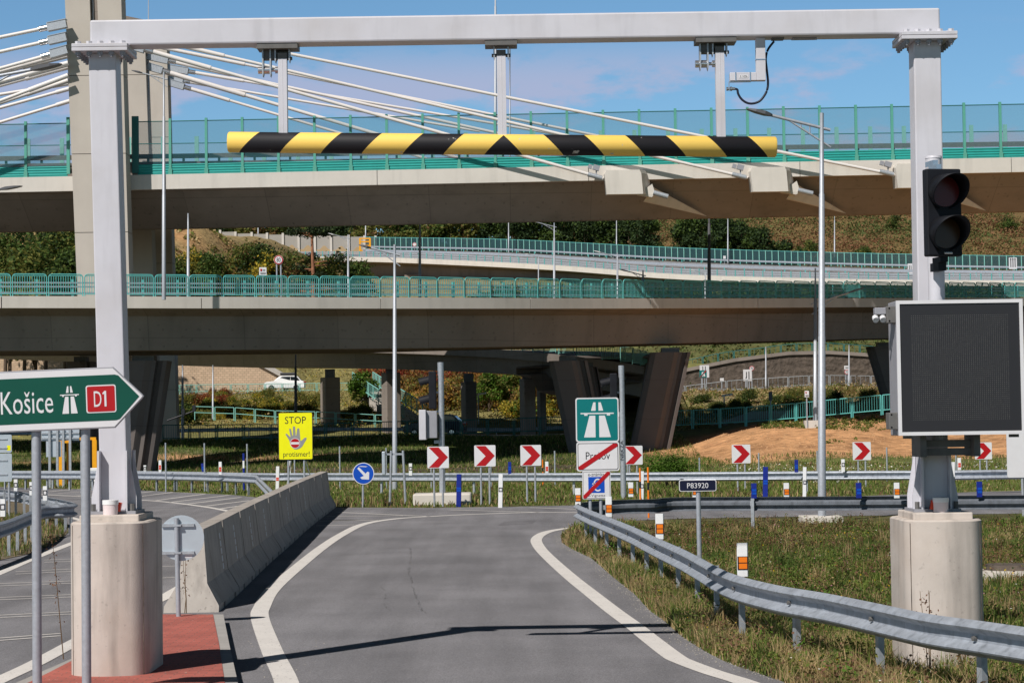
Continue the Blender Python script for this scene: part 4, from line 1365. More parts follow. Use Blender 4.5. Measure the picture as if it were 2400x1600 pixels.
# edge beam cast in lengths with open joints
sp_pts = [p for p, d in along(LBP, 1.0)]
for k in range(0, len(sp_pts) - 1, 11):
    seg = [p.copy() for p in sp_pts[k:k + 12]]
    if len(seg) < 2: continue
    d = (seg[-1] - seg[-2]).normalized(); seg[-1] = seg[-1] - d * .05
    MB().sweep(seg, [(0, 0), (0, -.66), (-.33, -.66), (-.33, 0)]).build('edge_beam', M['fascia'], lbt, world=True)
MB().sweep(offpath(LBP, -12.5), [(0, .15), (0, -.62), (-.3, -.62), (-.3, .15)]).build('edge_beam', M['fascia'], lbt, world=True)
MB().sweep(offpath(LBP, -.5), [(0, -.02), (0, -.06), (-11.9, -.06), (-11.9, -.02)]).build('roadway', M['asphalt_far'], lbt, world=True)

def leg(name, top, bot, w0, w1, dep, parent, mat='girder', groove=.62, yaw=0.0, gm='steel_dark'):
    """splayed pier leg: chamfered block with a vertical groove; top/bot are axis points"""
    def ring(c, w):
        pr = [(-.5, -.35), (-.38, -.5), (.08, -.5), (.20, -.36), (groove - .34, -.36), (.30, -.18), (.40, -.18), (.42, -.34), (.5, -.30), (.5, .5), (-.5, .5)]
        cz_, s_ = math.cos(yaw), math.sin(yaw)
        out = []
        for x, y in pr:
            X, Y = x * w, y * dep
            out.append(Vector((c.x + X * cz_ - Y * s_, c.y + X * s_ + Y * cz_, c.z)))
        return out
    a, b = ring(Vector(bot), w1), ring(Vector(top), w0)
    n = len(a)
    mb = MB().add(a + b, [tuple(reversed(range(n))), tuple(range(n, 2 * n))] + [(i, (i + 1) % n, (i + 1) % n + n, i + n) for i in range(n)])
    return mb.build(name, M[mat], parent, world=True)
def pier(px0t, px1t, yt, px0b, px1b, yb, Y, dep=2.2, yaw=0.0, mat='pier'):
    a, b = U(px0t, yt, Y), U(px1t, yt, Y)
    c, d = U(px0b, yb, Y), U(px1b, yb, Y)
    t, u = (a + b) / 2, (c + d) / 2
    zg = tz(u.x, Y) - .3
    u2 = u + (u - t) * ((u.z - zg) / max(t.z - u.z, .1))
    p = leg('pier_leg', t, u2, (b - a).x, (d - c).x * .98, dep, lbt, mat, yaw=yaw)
    bb = MB(); bb.box(t + Vector((0, 0, .14)), ((b - a).x * .45, 1.0, .34)); bb.build('bearing', M['steel_dark'], lbt, world=True)
    return p
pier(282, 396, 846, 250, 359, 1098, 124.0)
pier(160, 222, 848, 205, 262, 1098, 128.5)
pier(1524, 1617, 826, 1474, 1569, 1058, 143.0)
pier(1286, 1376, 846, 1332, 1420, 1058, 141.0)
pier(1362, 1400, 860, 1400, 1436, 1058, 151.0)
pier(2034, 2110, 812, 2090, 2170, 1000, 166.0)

# turquoise bridge railing: one panel, then copies along the edge
br_t = thing('bridge_railing', 'turquoise bridge railing of round cornered panels with upright bars along the lower bridge edge', 'railing', (LBP[16].x, LBP[16].y, LBP[16].z))
def rail_panel(L, Hh, n, r=.028, post=.0):
    mb = MB()
    c = .16
    fr = [(.03, 0, 0), (.03, 0, Hh - c), (.03 + c * .3, 0, Hh - c * .3), (.03 + c, 0, Hh), (L - .03 - c, 0, Hh), (L - .03 - c * .3, 0, Hh - c * .3), (L - .03, 0, Hh - c), (L - .03, 0, 0)]
    for a, b in zip(fr, fr[1:]):
        mb.tube([a, b], r * 1.25, 6)
    mb.bb(.05, L - .05, -.02, .02, Hh - .10, Hh - .06)
    mb.bb(.05, L - .05, -.02, .02, .10, .14)
    for k in range(n):
        x = .03 + (L - .06) * (k + 1) / (n + 1)
        mb.bb(x - .017, x + .017, -.012, .012, .10, Hh - .06)
    return mb
PANEL = None
place = along(offpath(LBP, -.17), 1.95, .4)
for k, (p, d) in enumerate(place):
    if PANEL is None:
        PANEL = rail_panel(1.9, 1.22, 13).build('panel', M['teal'], br_t)
        c = PANEL
    else:
        c = PANEL.copy(); COL.objects.link(c); c.parent = br_t
    c.location = p - Vector(br_t.location)
    c.rotation_euler = (0, 0, math.atan2(d.y, d.x))
bg_t = thing('bridge_guardrail', 'two silver guard rails on turquoise posts just behind the railing of the lower bridge', 'guardrail', (LBP[16].x, LBP[16].y, LBP[16].z))
for dz, o in ((.80, -.95), (.58, -.95), (.24, -.95)):
    MB().sweep(offpath(LBP, o, dz), [(0, .045), (.06, .045), (.06, -.045), (0, -.045)]).build('rail', M['rail'], bg_t, world=True)
GP = None
for k, (p, d) in enumerate(along(offpath(LBP, -1.0), 1.95, 1.75)):
    if GP is None:
        GP = MB().box((0, 0, .5), (.13, .12, 1.0)).build('post', M['teal'], bg_t); c = GP
    else:
        c = GP.copy(); COL.objects.link(c); c.parent = bg_t
    c.location = p - Vector(bg_t.location)
    c.rotation_euler = (0, 0, math.atan2(d.y, d.x))

# ------------------------------------------------------------------ upper cable stayed bridge
YU, sU = 134.0, F / 134.0
def zu(x):
    return 18.56 + .0055 * x
ubt = thing('cable_stayed_bridge', 'upper cable stayed motorway bridge with pale pylon legs, white stays and turquoise noise screens', 'bridge', (-26, 134, 0))
XL, XR = -75.0, 85.0
def deck(y0, y1, name, thin=False):
    mb = MB()
    w_ = -(y1 - y0) + .7
    path = [Vector((x, y0 + .35, zu(x))) for x in (XL, 0, XR)]
    if thin:
        prof2 = [(0, -.02), (0, -.4), (w_, -.4), (w_, -.02)]
    else:
        prof2 = [(-.0, -.02), (0, -.9), (-.7, -.98), (-4.6, -2.95), (-5.4, -2.95), (-8.6, -.9), (w_, -.7), (w_, -.02)]
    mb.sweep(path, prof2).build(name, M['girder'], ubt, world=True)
    n = 12
    for e, s_ in ((y0, 1), (y1, -1)):
        for k in range(n):
            xa, xb = XL + (XR - XL) * k / n, XL + (XR - XL) * (k + 1) / n - .04
            mb = MB()
            y_a, y_b = (e, e + .36) if s_ > 0 else (e - .36, e)
            pa, pb = zu(xa), zu(xb)
            dn = .42 if thin or s_ < 0 else .93
            mb.add([(xa, y_a, pa), (xb, y_a, pb), (xb, y_b, pb), (xa, y_b, pa), (xa, y_a, pa - dn), (xb, y_a, pb - dn), (xb, y_b, pb - dn), (xa, y_b, pa - dn)],
                   [(0, 1, 2, 3), (7, 6, 5, 4), (0, 4, 5, 1), (1, 5, 6, 2), (2, 6, 7, 3), (3, 7, 4, 0)])
            mb.build('edge_beam', M['fascia'], ubt, world=True)
deck(YU, 148.6, 'deck')
deck(150.6, 164.6, 'deck', thin=True)

# noise screen on the near edge
nst = thing('noise_screen', 'tall tinted glass noise screen with turquoise posts and base panels on the upper bridge', 'fence', (0, YU + .15, zu(0)))
sp_x = 2.28
x_first = U(C(1, 1400, 800)[0], 280, YU).x
xs_post = [x_first + k * sp_x for k in range(-17, 38)]
xs_post = [x for x in xs_post if XL < x < XR]
NP = None
gapl, gapr = U(168, 300, YU).x, U(303, 300, YU).x
for x in xs_post:
    if gapl - .8 < x < gapr + .5: continue
    if NP is None:
        NP = MB().box((0, 0, 1.77), (.16, .18, 3.54)).box((0, -.1, .18), (.24, .04, .36)).build('post', M['teal_post'], nst); c = NP
    else:
        c = NP.copy(); COL.objects.link(c); c.parent = nst
    c.location = (x, 0, zu(x) - zu(0))
for x in (gapl - .25, gapr + .35):
    pb = MB(); pb.box((x, 0, 1.8), (.42 if x > gapl else .2, .2, 3.6)); pb.build('post', M['teal_dark'] if x > gapl else M['teal_post'], nst)
rr_ = [(XL, gapl - .3), (gapr + .5, XR)]
for xa, xb in rr_:
    tb_ = MB()
    za, zb = zu(xa) - zu(0), zu(xb) - zu(0)
    for (h0, h1, yo) in ((.02, .66, .03),):
        tb_.add([(xa, -yo, za + h0), (xb, -yo, zb + h0), (xb, yo, zb + h0), (xa, yo, za + h0), (xa, -yo, za + h1), (xb, -yo, zb + h1), (xb, yo, zb + h1), (xa, yo, za + h1)],
                [(3, 2, 1, 0), (4, 5, 6, 7), (0, 1, 5, 4), (1, 2, 6, 5), (2, 3, 7, 6), (3, 0, 4, 7)])
        for q in range(4):
            hq = h0 + .05 + q * .16
            tb_.add([(xa, -yo, za + hq), (xb, -yo, zb + hq), (xb, -yo - .035, zb + hq + .05), (xa, -yo - .035, za + hq + .05), (xa, -yo, za + hq + .1), (xb, -yo, zb + hq + .1)], [(0, 1, 2, 3), (3, 2, 5, 4)])
    tb_.build('base_panel', M['teal_panel'], nst)
    gl = MB(); gl.add([(xa, 0, za + .66), (xb, 0, zb + .66), (xb, 0, zb + 3.36), (xa, 0, za + 3.36)], [(0, 1, 2, 3)]); gl.build('glass', M['glass'], nst)
    tr = MB(); tr.tube([(xa, 0, za + 3.38), (xb, 0, zb + 3.38)], .035, 6); tr.build('top_rail', M['teal_dark'], nst)

# guardrail and mesh fence on the upper bridge, seen through the glass
ugt = thing('bridge_guardrail', 'guardrail with dark underside on the upper bridge seen through the tinted glass', 'guardrail', (0, 137.5, zu(0)))
for z0, z1 in ((1.32, 1.62), (.95, 1.12)):
    MB().bb(XL, XR, -.06, .06, z0, z1).build('rail', M['steel_dark'], ugt)
MB().bb(XL, XR, .3, .5, .0, 1.0).build('upstand', M['girder'], ugt)
c0 = None
for k in range(70):
    x = XL + 1 + k * 2.3
    if c0 is None: c0 = MB().box((0, .15, .8), (.14, .16, 1.6)).build('post', M['teal_dark'], ugt); c = c0
    else:
        c = c0.copy(); COL.objects.link(c); c.parent = ugt
    c.location = (x, 0, 0)
mft = thing('mesh_fence', 'pale post and mesh fence along the middle of the upper bridge seen through glass', 'fence', (0, 148.2, zu(0)))
c0 = None
for k in range(66):
    x = XL + 1.5 + k * 2.35
    if c0 is None: c0 = MB().box((0, 0, 2.1), (.28, .1, 4.2)).build('post', M['teal_pale'], mft); c = c0
    else:
        c = c0.copy(); COL.objects.link(c); c.parent = mft
    c.location = (x, 0, 0)
def mesh_mat():
    m, n, l, p = new_mat('fence mesh')
    p.inputs['Base Color'].default_value = (.35, .37, .38, 1)
    p.inputs['Alpha'].default_value = .22
    return m
M['mesh'] = mesh_mat()
MB().add([(XL, 0, 0), (XR, 0, 0), (XR, 0, 3.7), (XL, 0, 3.7)], [(0, 1, 2, 3)]).build('mesh', M['mesh'], mft)
MB().tube([(XL, 0, 3.72), (XR, 0, 3.72)], .035, 5).build('top_rail', M['teal_dark'], mft)

# pylon legs, cast in lifts
def pylon_leg(Y, px0t, px1t, px0b, px1b, ytop, dep, zb=0.0, split=True, zcap=None):
    a, b = U(px0t, 0, Y), U(px1t, 0, Y)
    c, d = U(px0b, 540, Y), U(px1b, 540, Y)
    zt = U(200, ytop, Y).z if zcap is None else zcap
    def xr(z):
        t = (z - c.z) / (a.z - c.z)
        return c.x + (a.x - c.x) * t, d.x + (b.x - d.x) * t
    zl = U(150, 178, Y).z
    first = zl - math.ceil((zl - zb) / 4.9) * 4.9
    z = first
    while z < zt:
        z0, z1 = max(z + .02, zb), min(z + 4.9 - .02, zt)
        if z1 > z0:
            mb = MB()
            parts = [(0, 1.0)] if not split else [(0, .44), (.575, 1.0)]
            for f0, f1 in parts:
                vs = []
                for zz in (z0, z1):
                    xa, xb = xr(zz)
                    w = xb - xa
                    for q, yy in ((f0, 0), (f1, 0), (f1, dep), (f0, dep)):
                        vs.append((xa + w * q, Y + yy, zz))
                mb.add(vs, [(0, 3, 2, 1), (4, 5, 6, 7), (0, 1, 5, 4), (1, 2, 6, 5), (2, 3, 7, 6), (3, 0, 4, 7)])
            mb.build('pylon_lift', M['pylon'], ubt, world=True)
        z += 4.9
    core = MB()
    vs = []
    for zz in (zb, zt - .1):
        xa, xb = xr(zz); w = xb - xa
        for q, yy in ((.02, .35), (.98, .35), (.98, dep - .1), (.02, dep - .1)):
            vs.append((xa + w * q, Y + yy, zz))
    core.add(vs, [(0, 3, 2, 1), (4, 5, 6, 7), (0, 1, 5, 4), (1, 2, 6, 5), (2, 3, 7, 6), (3, 0, 4, 7)])
    core.build('pylon_core', M['girder'], ubt, world=True)
    return xr
x1f = pylon_leg(132.2, 152, 284, 175, 299.5, -260, 1.55)
x2f = pylon_leg(149.4, 243, 336, 262, 355, 90, 1.5, split=False)
x3f = pylon_leg(165.0, 297, 388, 312, 402, 92, 1.5, split=False)
cg = MB(); cg.tube([U(219, 120, 132.5), U(217, -60, 132.5)], .05, 6)
cg.build('conduit', M['galv'], ubt, world=True)
mb = MB()
a, b, c, d = U(287, 36, 150), U(340, 47, 150), U(340, 60, 150), U(287, 60, 150)
mb.add([a, b, c, d] + [p + Vector((0, 1.5, 0)) for p in (a, b, c, d)], [(0, 1, 2, 3), (7, 6, 5, 4), (0, 4, 5, 1), (1, 5, 6, 2), (2, 6, 7, 3), (3, 7, 4, 0)])
mb.build('pylon_ledge', M['girder'], ubt, world=True)

def stay(p, q, r=.11, sleeve=None, box=None, socket=True):
    """stay cable from p (pylon) to q; sleeve length, anchor box length in metres"""
    p, q = Vector(p), Vector(q)
    d = (q - p).normalized()
    st = MB().tube([p, q], r, 10).build('stay_cable', M['cable'], ubt, world=True)
    if sleeve:
        MB().tube([p, p + d * sleeve], r * 1.36, 12).build('sleeve', M['cable'], st, world=True)
    if box:
        rot = d.to_track_quat('X', 'Z').to_matrix()
        MB().box(p + d * (box / 2), (box, .46, .50), rot).box(p + d * (box / 2) + Vector((0, 0, .27)), (box, .52, .04), rot).build('anchor_box', M['galv'], st, world=True)
        if socket:
            MB().tube([p + d * box, p + d * (box + .55)], r * 1.62, 14).build('socket', M['chrome'], st, world=True)
    return st
YA = 131.2
A3, A2, A1 = U(2098, 410, 133.3), U(1752, 417, 133.3), U(1414, 418.5, 133.3)
stay(U(306, 52, 132.6), A3, .10, 6.6)
stay(U(306, 80, 132.6), A2, .10, 6.0)
stay(U(306, 107, 132.6), A1, .11, 5.2, .9)
def far_stay(x0, y0, x1, y1, Y, ext, sleeve, box, r=.105):
    p = U(x0, y0, Y); q = U(x1, y1, Y)
    q = p + (q - p) * ext
    stay(p, q, r, sleeve, box)
far_stay(346, 156, 651, 246, 150.1, 2.4, 7.2, 1.1, .13)
far_stay(394, 193, 654, 270, 165.5, 2.5, 5.0, 1.3, .11)
far_stay(346, 132, 800, 232, 150.1, 2.3, 6.0, 1.5, .11)
far_stay(394, 160, 800, 229, 165.5, 2.6, 6.0, 1.6, .10)
far_stay(394, 184, 800, 253, 165.8, 1.8, 4.2, 1.2, .10)
far_stay(380, 112, 800, 197, 150.6, 2.5, 6.0, None, .10)
for (xa, ya, xb, yb, Y, sl, bx) in ((156, 56, 0, 88, 131.6, 1.0, 1.2), (156, 87, 0, 122, 131.6, 1.0, 1.15), (158, 117, 0, 161, 131.6, 1.0, 1.1),
                                    (166, 123, 0, 168, 134.5, 3.2, None), (166, 130, 0, 171, 137.5, 3.2, None), (160, 148, 0, 192, 131.6, 2.6, None), (160, 158, 0, 201, 135, 2.8, None),
                                    (160, 177, 0, 237, 131.6, 2.6, None), (160, 189, 0, 242, 135, 2.8, None), (160, 196, 0, 222, 145, 2.0, None), (164, 208, 0, 253, 148, 1.0, None), (164, 237, 0, 287, 150, 1.0, None)):
    p, q = U(xa, ya, Y), U(xb, yb, Y)
    stay(p, p + (q - p) * 4.0, .115, sl, bx)

# anchor blocks on the edge beam
def anchor(xl_, xr_, yt, ybm, A):
    yf = 132.75
    a, b = U(xl_, yt, yf), U(xr_, yt, yf)
    zt, zb = a.z, U((xl_ + xr_) / 2, ybm, yf).z
    x0, x1 = a.x, b.x
    pr = [(x0, zt - .25), (x0 + .12, zb), (x1 + .15, zb), (x1 + .05, zt - .22), (x1 - .05, zt), (x0 + .12, zt)]
    vs = [(x, yf, z) for x, z in pr] + [(x + (.6 if x > (x0 + x1) / 2 else 0), 134.4, z + .12) for x, z in pr]
    n = len(pr)
    blk = MB().add(vs, [tuple(range(n)), tuple(reversed(range(n, 2 * n)))] + [(i, i + n, (i + 1) % n + n, (i + 1) % n) for i in range(n)]).build('anchor_block', M['fascia'], ubt, world=True)
    wd_ = MB()
    tri = [(x1 + .1, zt - .75), (x1 + 1.75, zt - .92), (x1 + 5.2, zb - 1.5), (x1 + 1.1, zb - .1)]
    vs = [(x, 134.2, z) for x, z in tri[:1]] + []
    w0 = [Vector((x1 - .2, 133.5, zb + .05)), Vector((x1 + .75, 133.2, zt - .85)), Vector((x1 + .95, 133.2, zb - .0)), Vector((x1 + .7, 133.3, zb - .16))]
    w1 = [v + Vector((.1, 1.6, .1)) for v in w0]
    MB().add(w0 + w1, [(0, 1, 2, 3), (7, 6, 5, 4), (0, 4, 5, 1), (1, 5, 6, 2), (2, 6, 7, 3), (3, 7, 4, 0)]).build('anchor_wedge', M['fascia'], blk, world=True)
    e = Vector((x1 + .82, 133.25, zb + .12))
    d = (A - Vector((x1 + .82, 133.25, zb + .12))).normalized()
    MB().tube([e, e - d * .95], .16, 12).build('duct_end', M['galv'], blk, world=True)
    MB().tube([A + d * .1, A + d * 1.0], .15, 12).build('collar', M['galv'], blk, world=True)
    # rib running from the anchor down the sloping soffit
    r0, r1 = Vector((x1 + .9, 134.3, zt - .95)), Vector((x1 + 4.6, 138.3, zu(x1) - 2.9))
    r2 = Vector((x1 + .3, 134.6, zb - .25))
    MB().add([r0, r1, r2, r0 + Vector((0, .5, 0)), r1 + Vector((0, .1, .05)), r2 + Vector((0, .6, 0))], [(0, 2, 1), (3, 4, 5), (0, 1, 4, 3), (1, 2, 5, 4), (2, 0, 3, 5)]).build('soffit_rib', M['fascia'], blk, world=True)
    cm = MB(); q = A + d * .45 + Vector((0, 0, .55)); cm.box(q, (.42, .35, .32), Matrix.Rotation(.3, 3, 'Y')); cm.box(q - Vector((.38, 0, -.08)), (.25, .25, .25), Matrix.Rotation(.3, 3, 'Y')); cm.box(q - Vector((0, 0, .3)), (.08, .08, .4))
    cm.build('monitor_box', M['steel_grey'], blk, world=True)
anchor(1417, 1501, 399, 455, A1)
anchor(1759, 1841, 392, 449, A2)
anchor(2099, 2182, 384, 440, A3)

# ------------------------------------------------------------------ ramp bridge behind, with its columns
def gp(px, yp, Y):
    """point from a photo column, levelled row and distance"""
    return Vector(((px - 1200) * Y / F, Y, H + (990 - yp) * Y / F))
RBP = [gp(-300, 762, 205), gp(400, 849 - 53, 190), gp(800, 855 - 50, 180), gp(1110, 874.7 - 56, 170), gp(1300, 897 - 62, 158), gp(1400, 849, 156), gp(1490, 863, 160), gp(1540, 876, 170), gp(1560, 888, 190), gp(1566, 896, 222)]
RBP = smooth_path(RBP, 8)
rbt = thing('ramp_bridge', 'grey curved ramp bridge on square columns passing behind the lower road bridge', 'bridge', (RBP[20].x, RBP[20].y, 0))
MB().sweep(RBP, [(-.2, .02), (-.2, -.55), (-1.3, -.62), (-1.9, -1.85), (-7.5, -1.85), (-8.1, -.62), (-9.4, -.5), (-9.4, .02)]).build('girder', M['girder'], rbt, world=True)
MB().sweep(RBP, [(.05, .12), (.05, -.5), (-.25, -.5), (-.25, .12)]).build('edge_beam', M['girder'], rbt, world=True)
for (x0, x1, yt, Y) in ((747, 797, 884, 184), (891, 939, 873, 180), (1078, 1118, 895, 174), (1216, 1256, 887, 166), (1257, 1281, 909, 172)):
    a, b = U(x0, yt, Y), U(x1, yt, Y)
    zg = tz((a.x + b.x) / 2, Y)
    w = b.x - a.x
    rot = Matrix.Rotation(.5, 3, 'Z')
    cmb = MB()
    hh = a.z - zg + .5
    cmb.box(((a.x + b.x) / 2, Y + .7, zg - .5 + hh / 2), (w * .78, w * .62, hh), rot)
    cmb.build('column', M['girder'], rbt, world=True, bevel=.08)
    MB().bb((a.x + b.x) / 2 - .4, (a.x + b.x) / 2 + .4, Y + .2, Y + 1.2, a.z, a.z + .7).build('bearing', M['steel_dark'], rbt, world=True)
rrt = thing('bridge_railing', 'pale turquoise upright bar railing on the bend of the ramp bridge', 'railing', (RBP[40].x, RBP[40].y, RBP[40].z))
c0 = None
for p, d in along(RBP[24:], 2.0, 0):
    if c0 is None:
        c0 = rail_panel(1.95, 1.15, 12).build('panel', M['teal_pale'], rrt); c = c0
    else:
        c = c0.copy(); COL.objects.link(c); c.parent = rrt
    c.location = p + Vector((0, 0, .1)) - Vector(rrt.location)
    c.rotation_euler = (0, 0, math.atan2(d.y, d.x))

# ------------------------------------------------------------------ far motorway viaduct
FVF = smooth_path([gp(700, 594, 476), gp(840, 596, 462), gp(1000, 603, 452), gp(1300, 622, 438), gp(1600, 648, 422), gp(2000, 665, 402), gp(2392, 674, 385), gp(2800, 682, 372)], 6)
FVB = smooth_path([gp(860, 577, 478), gp(900, 579.7, 474), gp(1200, 590, 458), gp(1600, 616.8, 437), gp(2000, 636, 417), gp(2388, 650, 400), gp(2800, 660, 386)], 6)
fvt = thing('motorway_viaduct', 'distant white edged motorway viaduct sloping down to the right behind both bridges', 'bridge', (FVF[12].x, FVF[12].y, 20))
MB().sweep(FVF, [(0, 0), (0, -1.05), (-.5, -1.05), (-.5, 0)]).build('edge_beam', M['fascia'], fvt, world=True)
MB().sweep(FVF, [(-.5, -.1), (-.5, -1.0), (-4.2, -1.5), (-4.6, -5.0), (-9, -5.0), (-12, -1.5), (-12, -.1)]).build('girder', M['girder'], fvt, world=True)
dv = MB(); vs, fs = [], []
nb_ = len(FVB)
for i in range(nb_):
    q = FVB[i]
    j = min(range(len(FVF)), key=lambda k: abs(FVF[k].x - q.x))
    f_ = FVF[j]
    vs += [(f_.x, f_.y + .5, f_.z - .05), (q.x, q.y, q.z - .1), (q.x, q.y + .5, q.z - 1.6)]
for i in range(nb_ - 1):
    a = 3 * i
    fs += [(a, a + 3, a + 4, a + 1), (a + 1, a + 4, a + 5, a + 2)]
dv.add(vs, fs).build('roadway', M['asphalt_far'], fvt, world=True)
for px in (960, 1420, 1880, 2330):
    q = min(FVF, key=lambda p: abs(p.x / p.y * F + 1200 - px))
    MB().bb(q.x - 1.6, q.x + 1.6, q.y + 3.5, q.y + 6.5, tz(q.x, q.y) - 2, q.z - 3.3).build('column', M['girder'], fvt, world=True)
frt = thing('viaduct_guardrail', 'grey triple guard rail on turquoise posts along the near edge of the distant viaduct', 'guardrail', (FVF[12].x, FVF[12].y, FVF[12].z))
for dz, h in ((1.0, .30), (.55, .30), (.15, .2)):
    MB().sweep(offpath(FVF, -.3, dz), [(0, h / 2), (.08, h / 2), (.08, -h / 2), (0, -h / 2)]).build('rail', M['rail'], frt, world=True)
c0 = None
for p, d in along(offpath(FVF, -.15), 2.0, .5)[:98]:
    if c0 is None:
        c0 = MB().box((0, 0, .62), (.16, .12, 1.3)).build('post', M['teal'], frt); c = c0
    else:
        c = c0.copy(); COL.objects.link(c); c.parent = frt
    c.location = p - Vector(frt.location)
crt = thing('central_guardrail', 'two thin pale guard rails in the middle of the distant viaduct roadway', 'guardrail', (FVB[12].x, FVB[12].y - 6, FVB[12].z - 1))
def lerp_path(t, dz):
    out = []
    for q in FVB:
        f_ = min(FVF, key=lambda p: abs(p.x - q.x))
        out.append(Vector((q.x, f_.y + (q.y - f_.y) * t, f_.z + (q.z - f_.z) * t + dz)))
    return out
for t_, dz in ((.38, .72), (.46, .75), (.93, .7)):
    MB().sweep(lerp_path(t_, dz), [(0, .16), (.07, .16), (.07, -.16), (0, -.16)]).build('rail', M['rail'], crt, world=True)
    c0 = None
    for p, d in along(lerp_path(t_, 0), 4.4, .5)[:45]:
        if c0 is None: c0 = MB().box((0, 0, .3), (.14, .1, .8)).build('post', M['teal'], crt); c = c0
        else:
            c = c0.copy(); COL.objects.link(c); c.parent = crt
        c.location = p - Vector(crt.location)
fst = thing('noise_screen', 'long row of dark glass panels between turquoise posts on the distant viaduct', 'fence', (FVB[12].x, FVB[12].y, FVB[12].z))
vs = []
for q in FVB: vs += [(q.x, q.y, q.z + .1), (q.x, q.y, q.z + 2.65)]
MB().add(vs, [(2 * i, 2 * i + 2, 2 * i + 3, 2 * i + 1) for i in range(len(FVB) - 1)]).build('glass', M['glass_dark'], fst, world=True)
MB().tube([q + Vector((0, 0, 2.68)) for q in FVB], .06, 5).build('top_rail', M['teal'], fst, world=True)
c0 = None
for p, d in along(FVB, 1.42, 2.2)[:108]:
    if c0 is None:
        c0 = MB().box((0, -.1, 1.38), (.15, .2, 2.8)).build('post', M['teal_pale'], fst); c = c0
    else:
        c = c0.copy(); COL.objects.link(c); c.parent = fst
    c.location = p - Vector(fst.location)

# wavy patterned noise wall left of the viaduct
nwt = thing('noise_wall', 'grey concrete noise wall with ochre wave pattern and pale posts on the far slope', 'wall', gp(700, 580, 482))
tops = [(516, 540), (552, 544), (590, 545), (626, 546.6), (663, 547.2), (700, 548), (738, 549), (776, 550), (817, 551.5), (854, 553), (880, 553.5)]
for i, (x, y) in enumerate(tops):
    p = U(x, y, 482)
    MB().bb(p.x - .25, p.x + .25, 481.7, 482.5, p.z - 4.4, p.z + .1).build('post', M['fascia'], nwt, world=True)
    if i < len(tops) - 1:
        q = U(*tops[i + 1], 482)
        mb = MB(); mb.bb(p.x + .25, q.x - .25, 482, 482.3, p.z - 4.4, p.z - .35); mb.build('panel', M['noise_wall'], nwt, world=True)
        L = q.x - p.x - .5
        hump = [(p.x + .25, p.z - 4.4)] + [(p.x + .25 + L * k / 12, p.z - 2.9 + (.9 * math.sin(math.pi * min(max((k / 12 - .2) / .75, 0), 1)) ** 2) - .6) for k in range(13)] + [(q.x - .25, p.z - 4.4)]
        MB().plate(list(reversed(hump)), 481.9, 481.99).build('wave_panel', M['ochre'], nwt, world=True)

# ------------------------------------------------------------------ chevron boards
def chevron(label, bx, by, zc, size, zg):
    t = thing('chevron_board', label, 'sign', (bx, by, zg), group='red and white chevron boards on the outside of the bend')
    h = zc - zg
    MB().plate(rrect(size, size, size * .05, 3, 0, h), 0, .02).build('board', M['white'], t)
    P = [(.07, .965), (.53, .965), (.965, .5), (.52, .03), (.07, .03), (.53, .485)]
    P = [(size * (x - .5), h + size * (z - .5)) for x, z in P]
    MB().plate([P[0], P[5], P[2], P[1]], -.004, -.0015).plate([P[5], P[4], P[3], P[2]], -.004, -.0015).build('chevron', M['red'], t)
    for sx in (-.2, .2):
        MB().tube([(sx * size, .05, -.1), (sx * size, .05, h + size * .45)], .032, 8).build('post', M['pole'], t)
    return t
def crop8z(x, y): return 960 + x / 3.92, 820 + y / 3.92
def crop1z(x, y): return 1300 + x / 3.92, 820 + y / 3.92
def crop5z(x, y): return 1560 + x / 4.356, 780 + y / 4.356
def crop6z(x, y): return 2000 + x / 3.92, 680 + y / 3.92
def crop7z(x, y): return 600 + x / 5.2275, 900 + y / 5.2275
def crop7b(x, y): return 380 + x / 4.523, 820 + y / 4.523
CH = (('chevron board farthest left, in front of the zinc signal pole with the grey box', crop8z(261, 985), 197 / 3.92),
      ('second chevron board from the left, between the signal pole and the white marker post', crop8z(692, 971), 195 / 3.92),
      ('third chevron board from the left, just left of the green motorway sign', crop8z(1113, 967), 190 / 3.92),
      ('chevron board just right of the crossed out Prešov sign, beside the round bush', crop1z(721, 965), 173 / 3.92),
      ('chevron board standing before the orange sand bank, right of the round bush', crop5z(771, 1234), 190 / 4.356),
      ('chevron board between the tall lamp post and the message board', crop5z(2003, 1204), 185 / 4.356),
      ('smallest chevron board, just right of the right gantry post under the message board', crop6z(1195, 1474), 156 / 3.92))
for lab, (px, py), w in CH:
    Y = .65 * F / w
    p = U(px, py, Y)
    chevron(lab, p.x, p.y, p.z, .65, -.02)

# ------------------------------------------------------------------ wrong way warning board
YW = 74.0
c = U(*crop7z(485, 635), YW)
sW = F / YW
wt = thing('warning_sign', 'fluorescent yellow STOP protismer! board with a grey hand and no entry disc', 'sign', (c.x, YW, 0))
ww, wh = 420 / 5.2275 / sW, 580 / 5.2275 / sW
def wl_(x, y): return (x - 482) / 5.2275 / sW, c.z + (635 - y) / 5.2275 / sW
MB().plate(rrect(ww, wh, .05, 3, 0, c.z), 0, .03).build('panel', M['ink'], wt)
MB().plate(rrect(ww - .04, wh - .04, .04, 3, 0, c.z), -.004, -.001).build('yellow_face', M['yellow_sign'], wt)
x0, z0 = wl_(482, 441); w_, h_ = 257 / 5.2275 / sW, 88 / 5.2275 / sW
MB().add(*text_geo('STOP', w_, h_, x0, z0, -.006)).build('lettering', M['ink'], wt)
x0, z0 = wl_(490, 864); w_, h_ = 322 / 5.2275 / sW, 84 / 5.2275 / sW
MB().add(*text_geo('protismer!', w_, h_, x0, z0, -.006)).build('lettering', M['ink'], wt)
hd = MB()
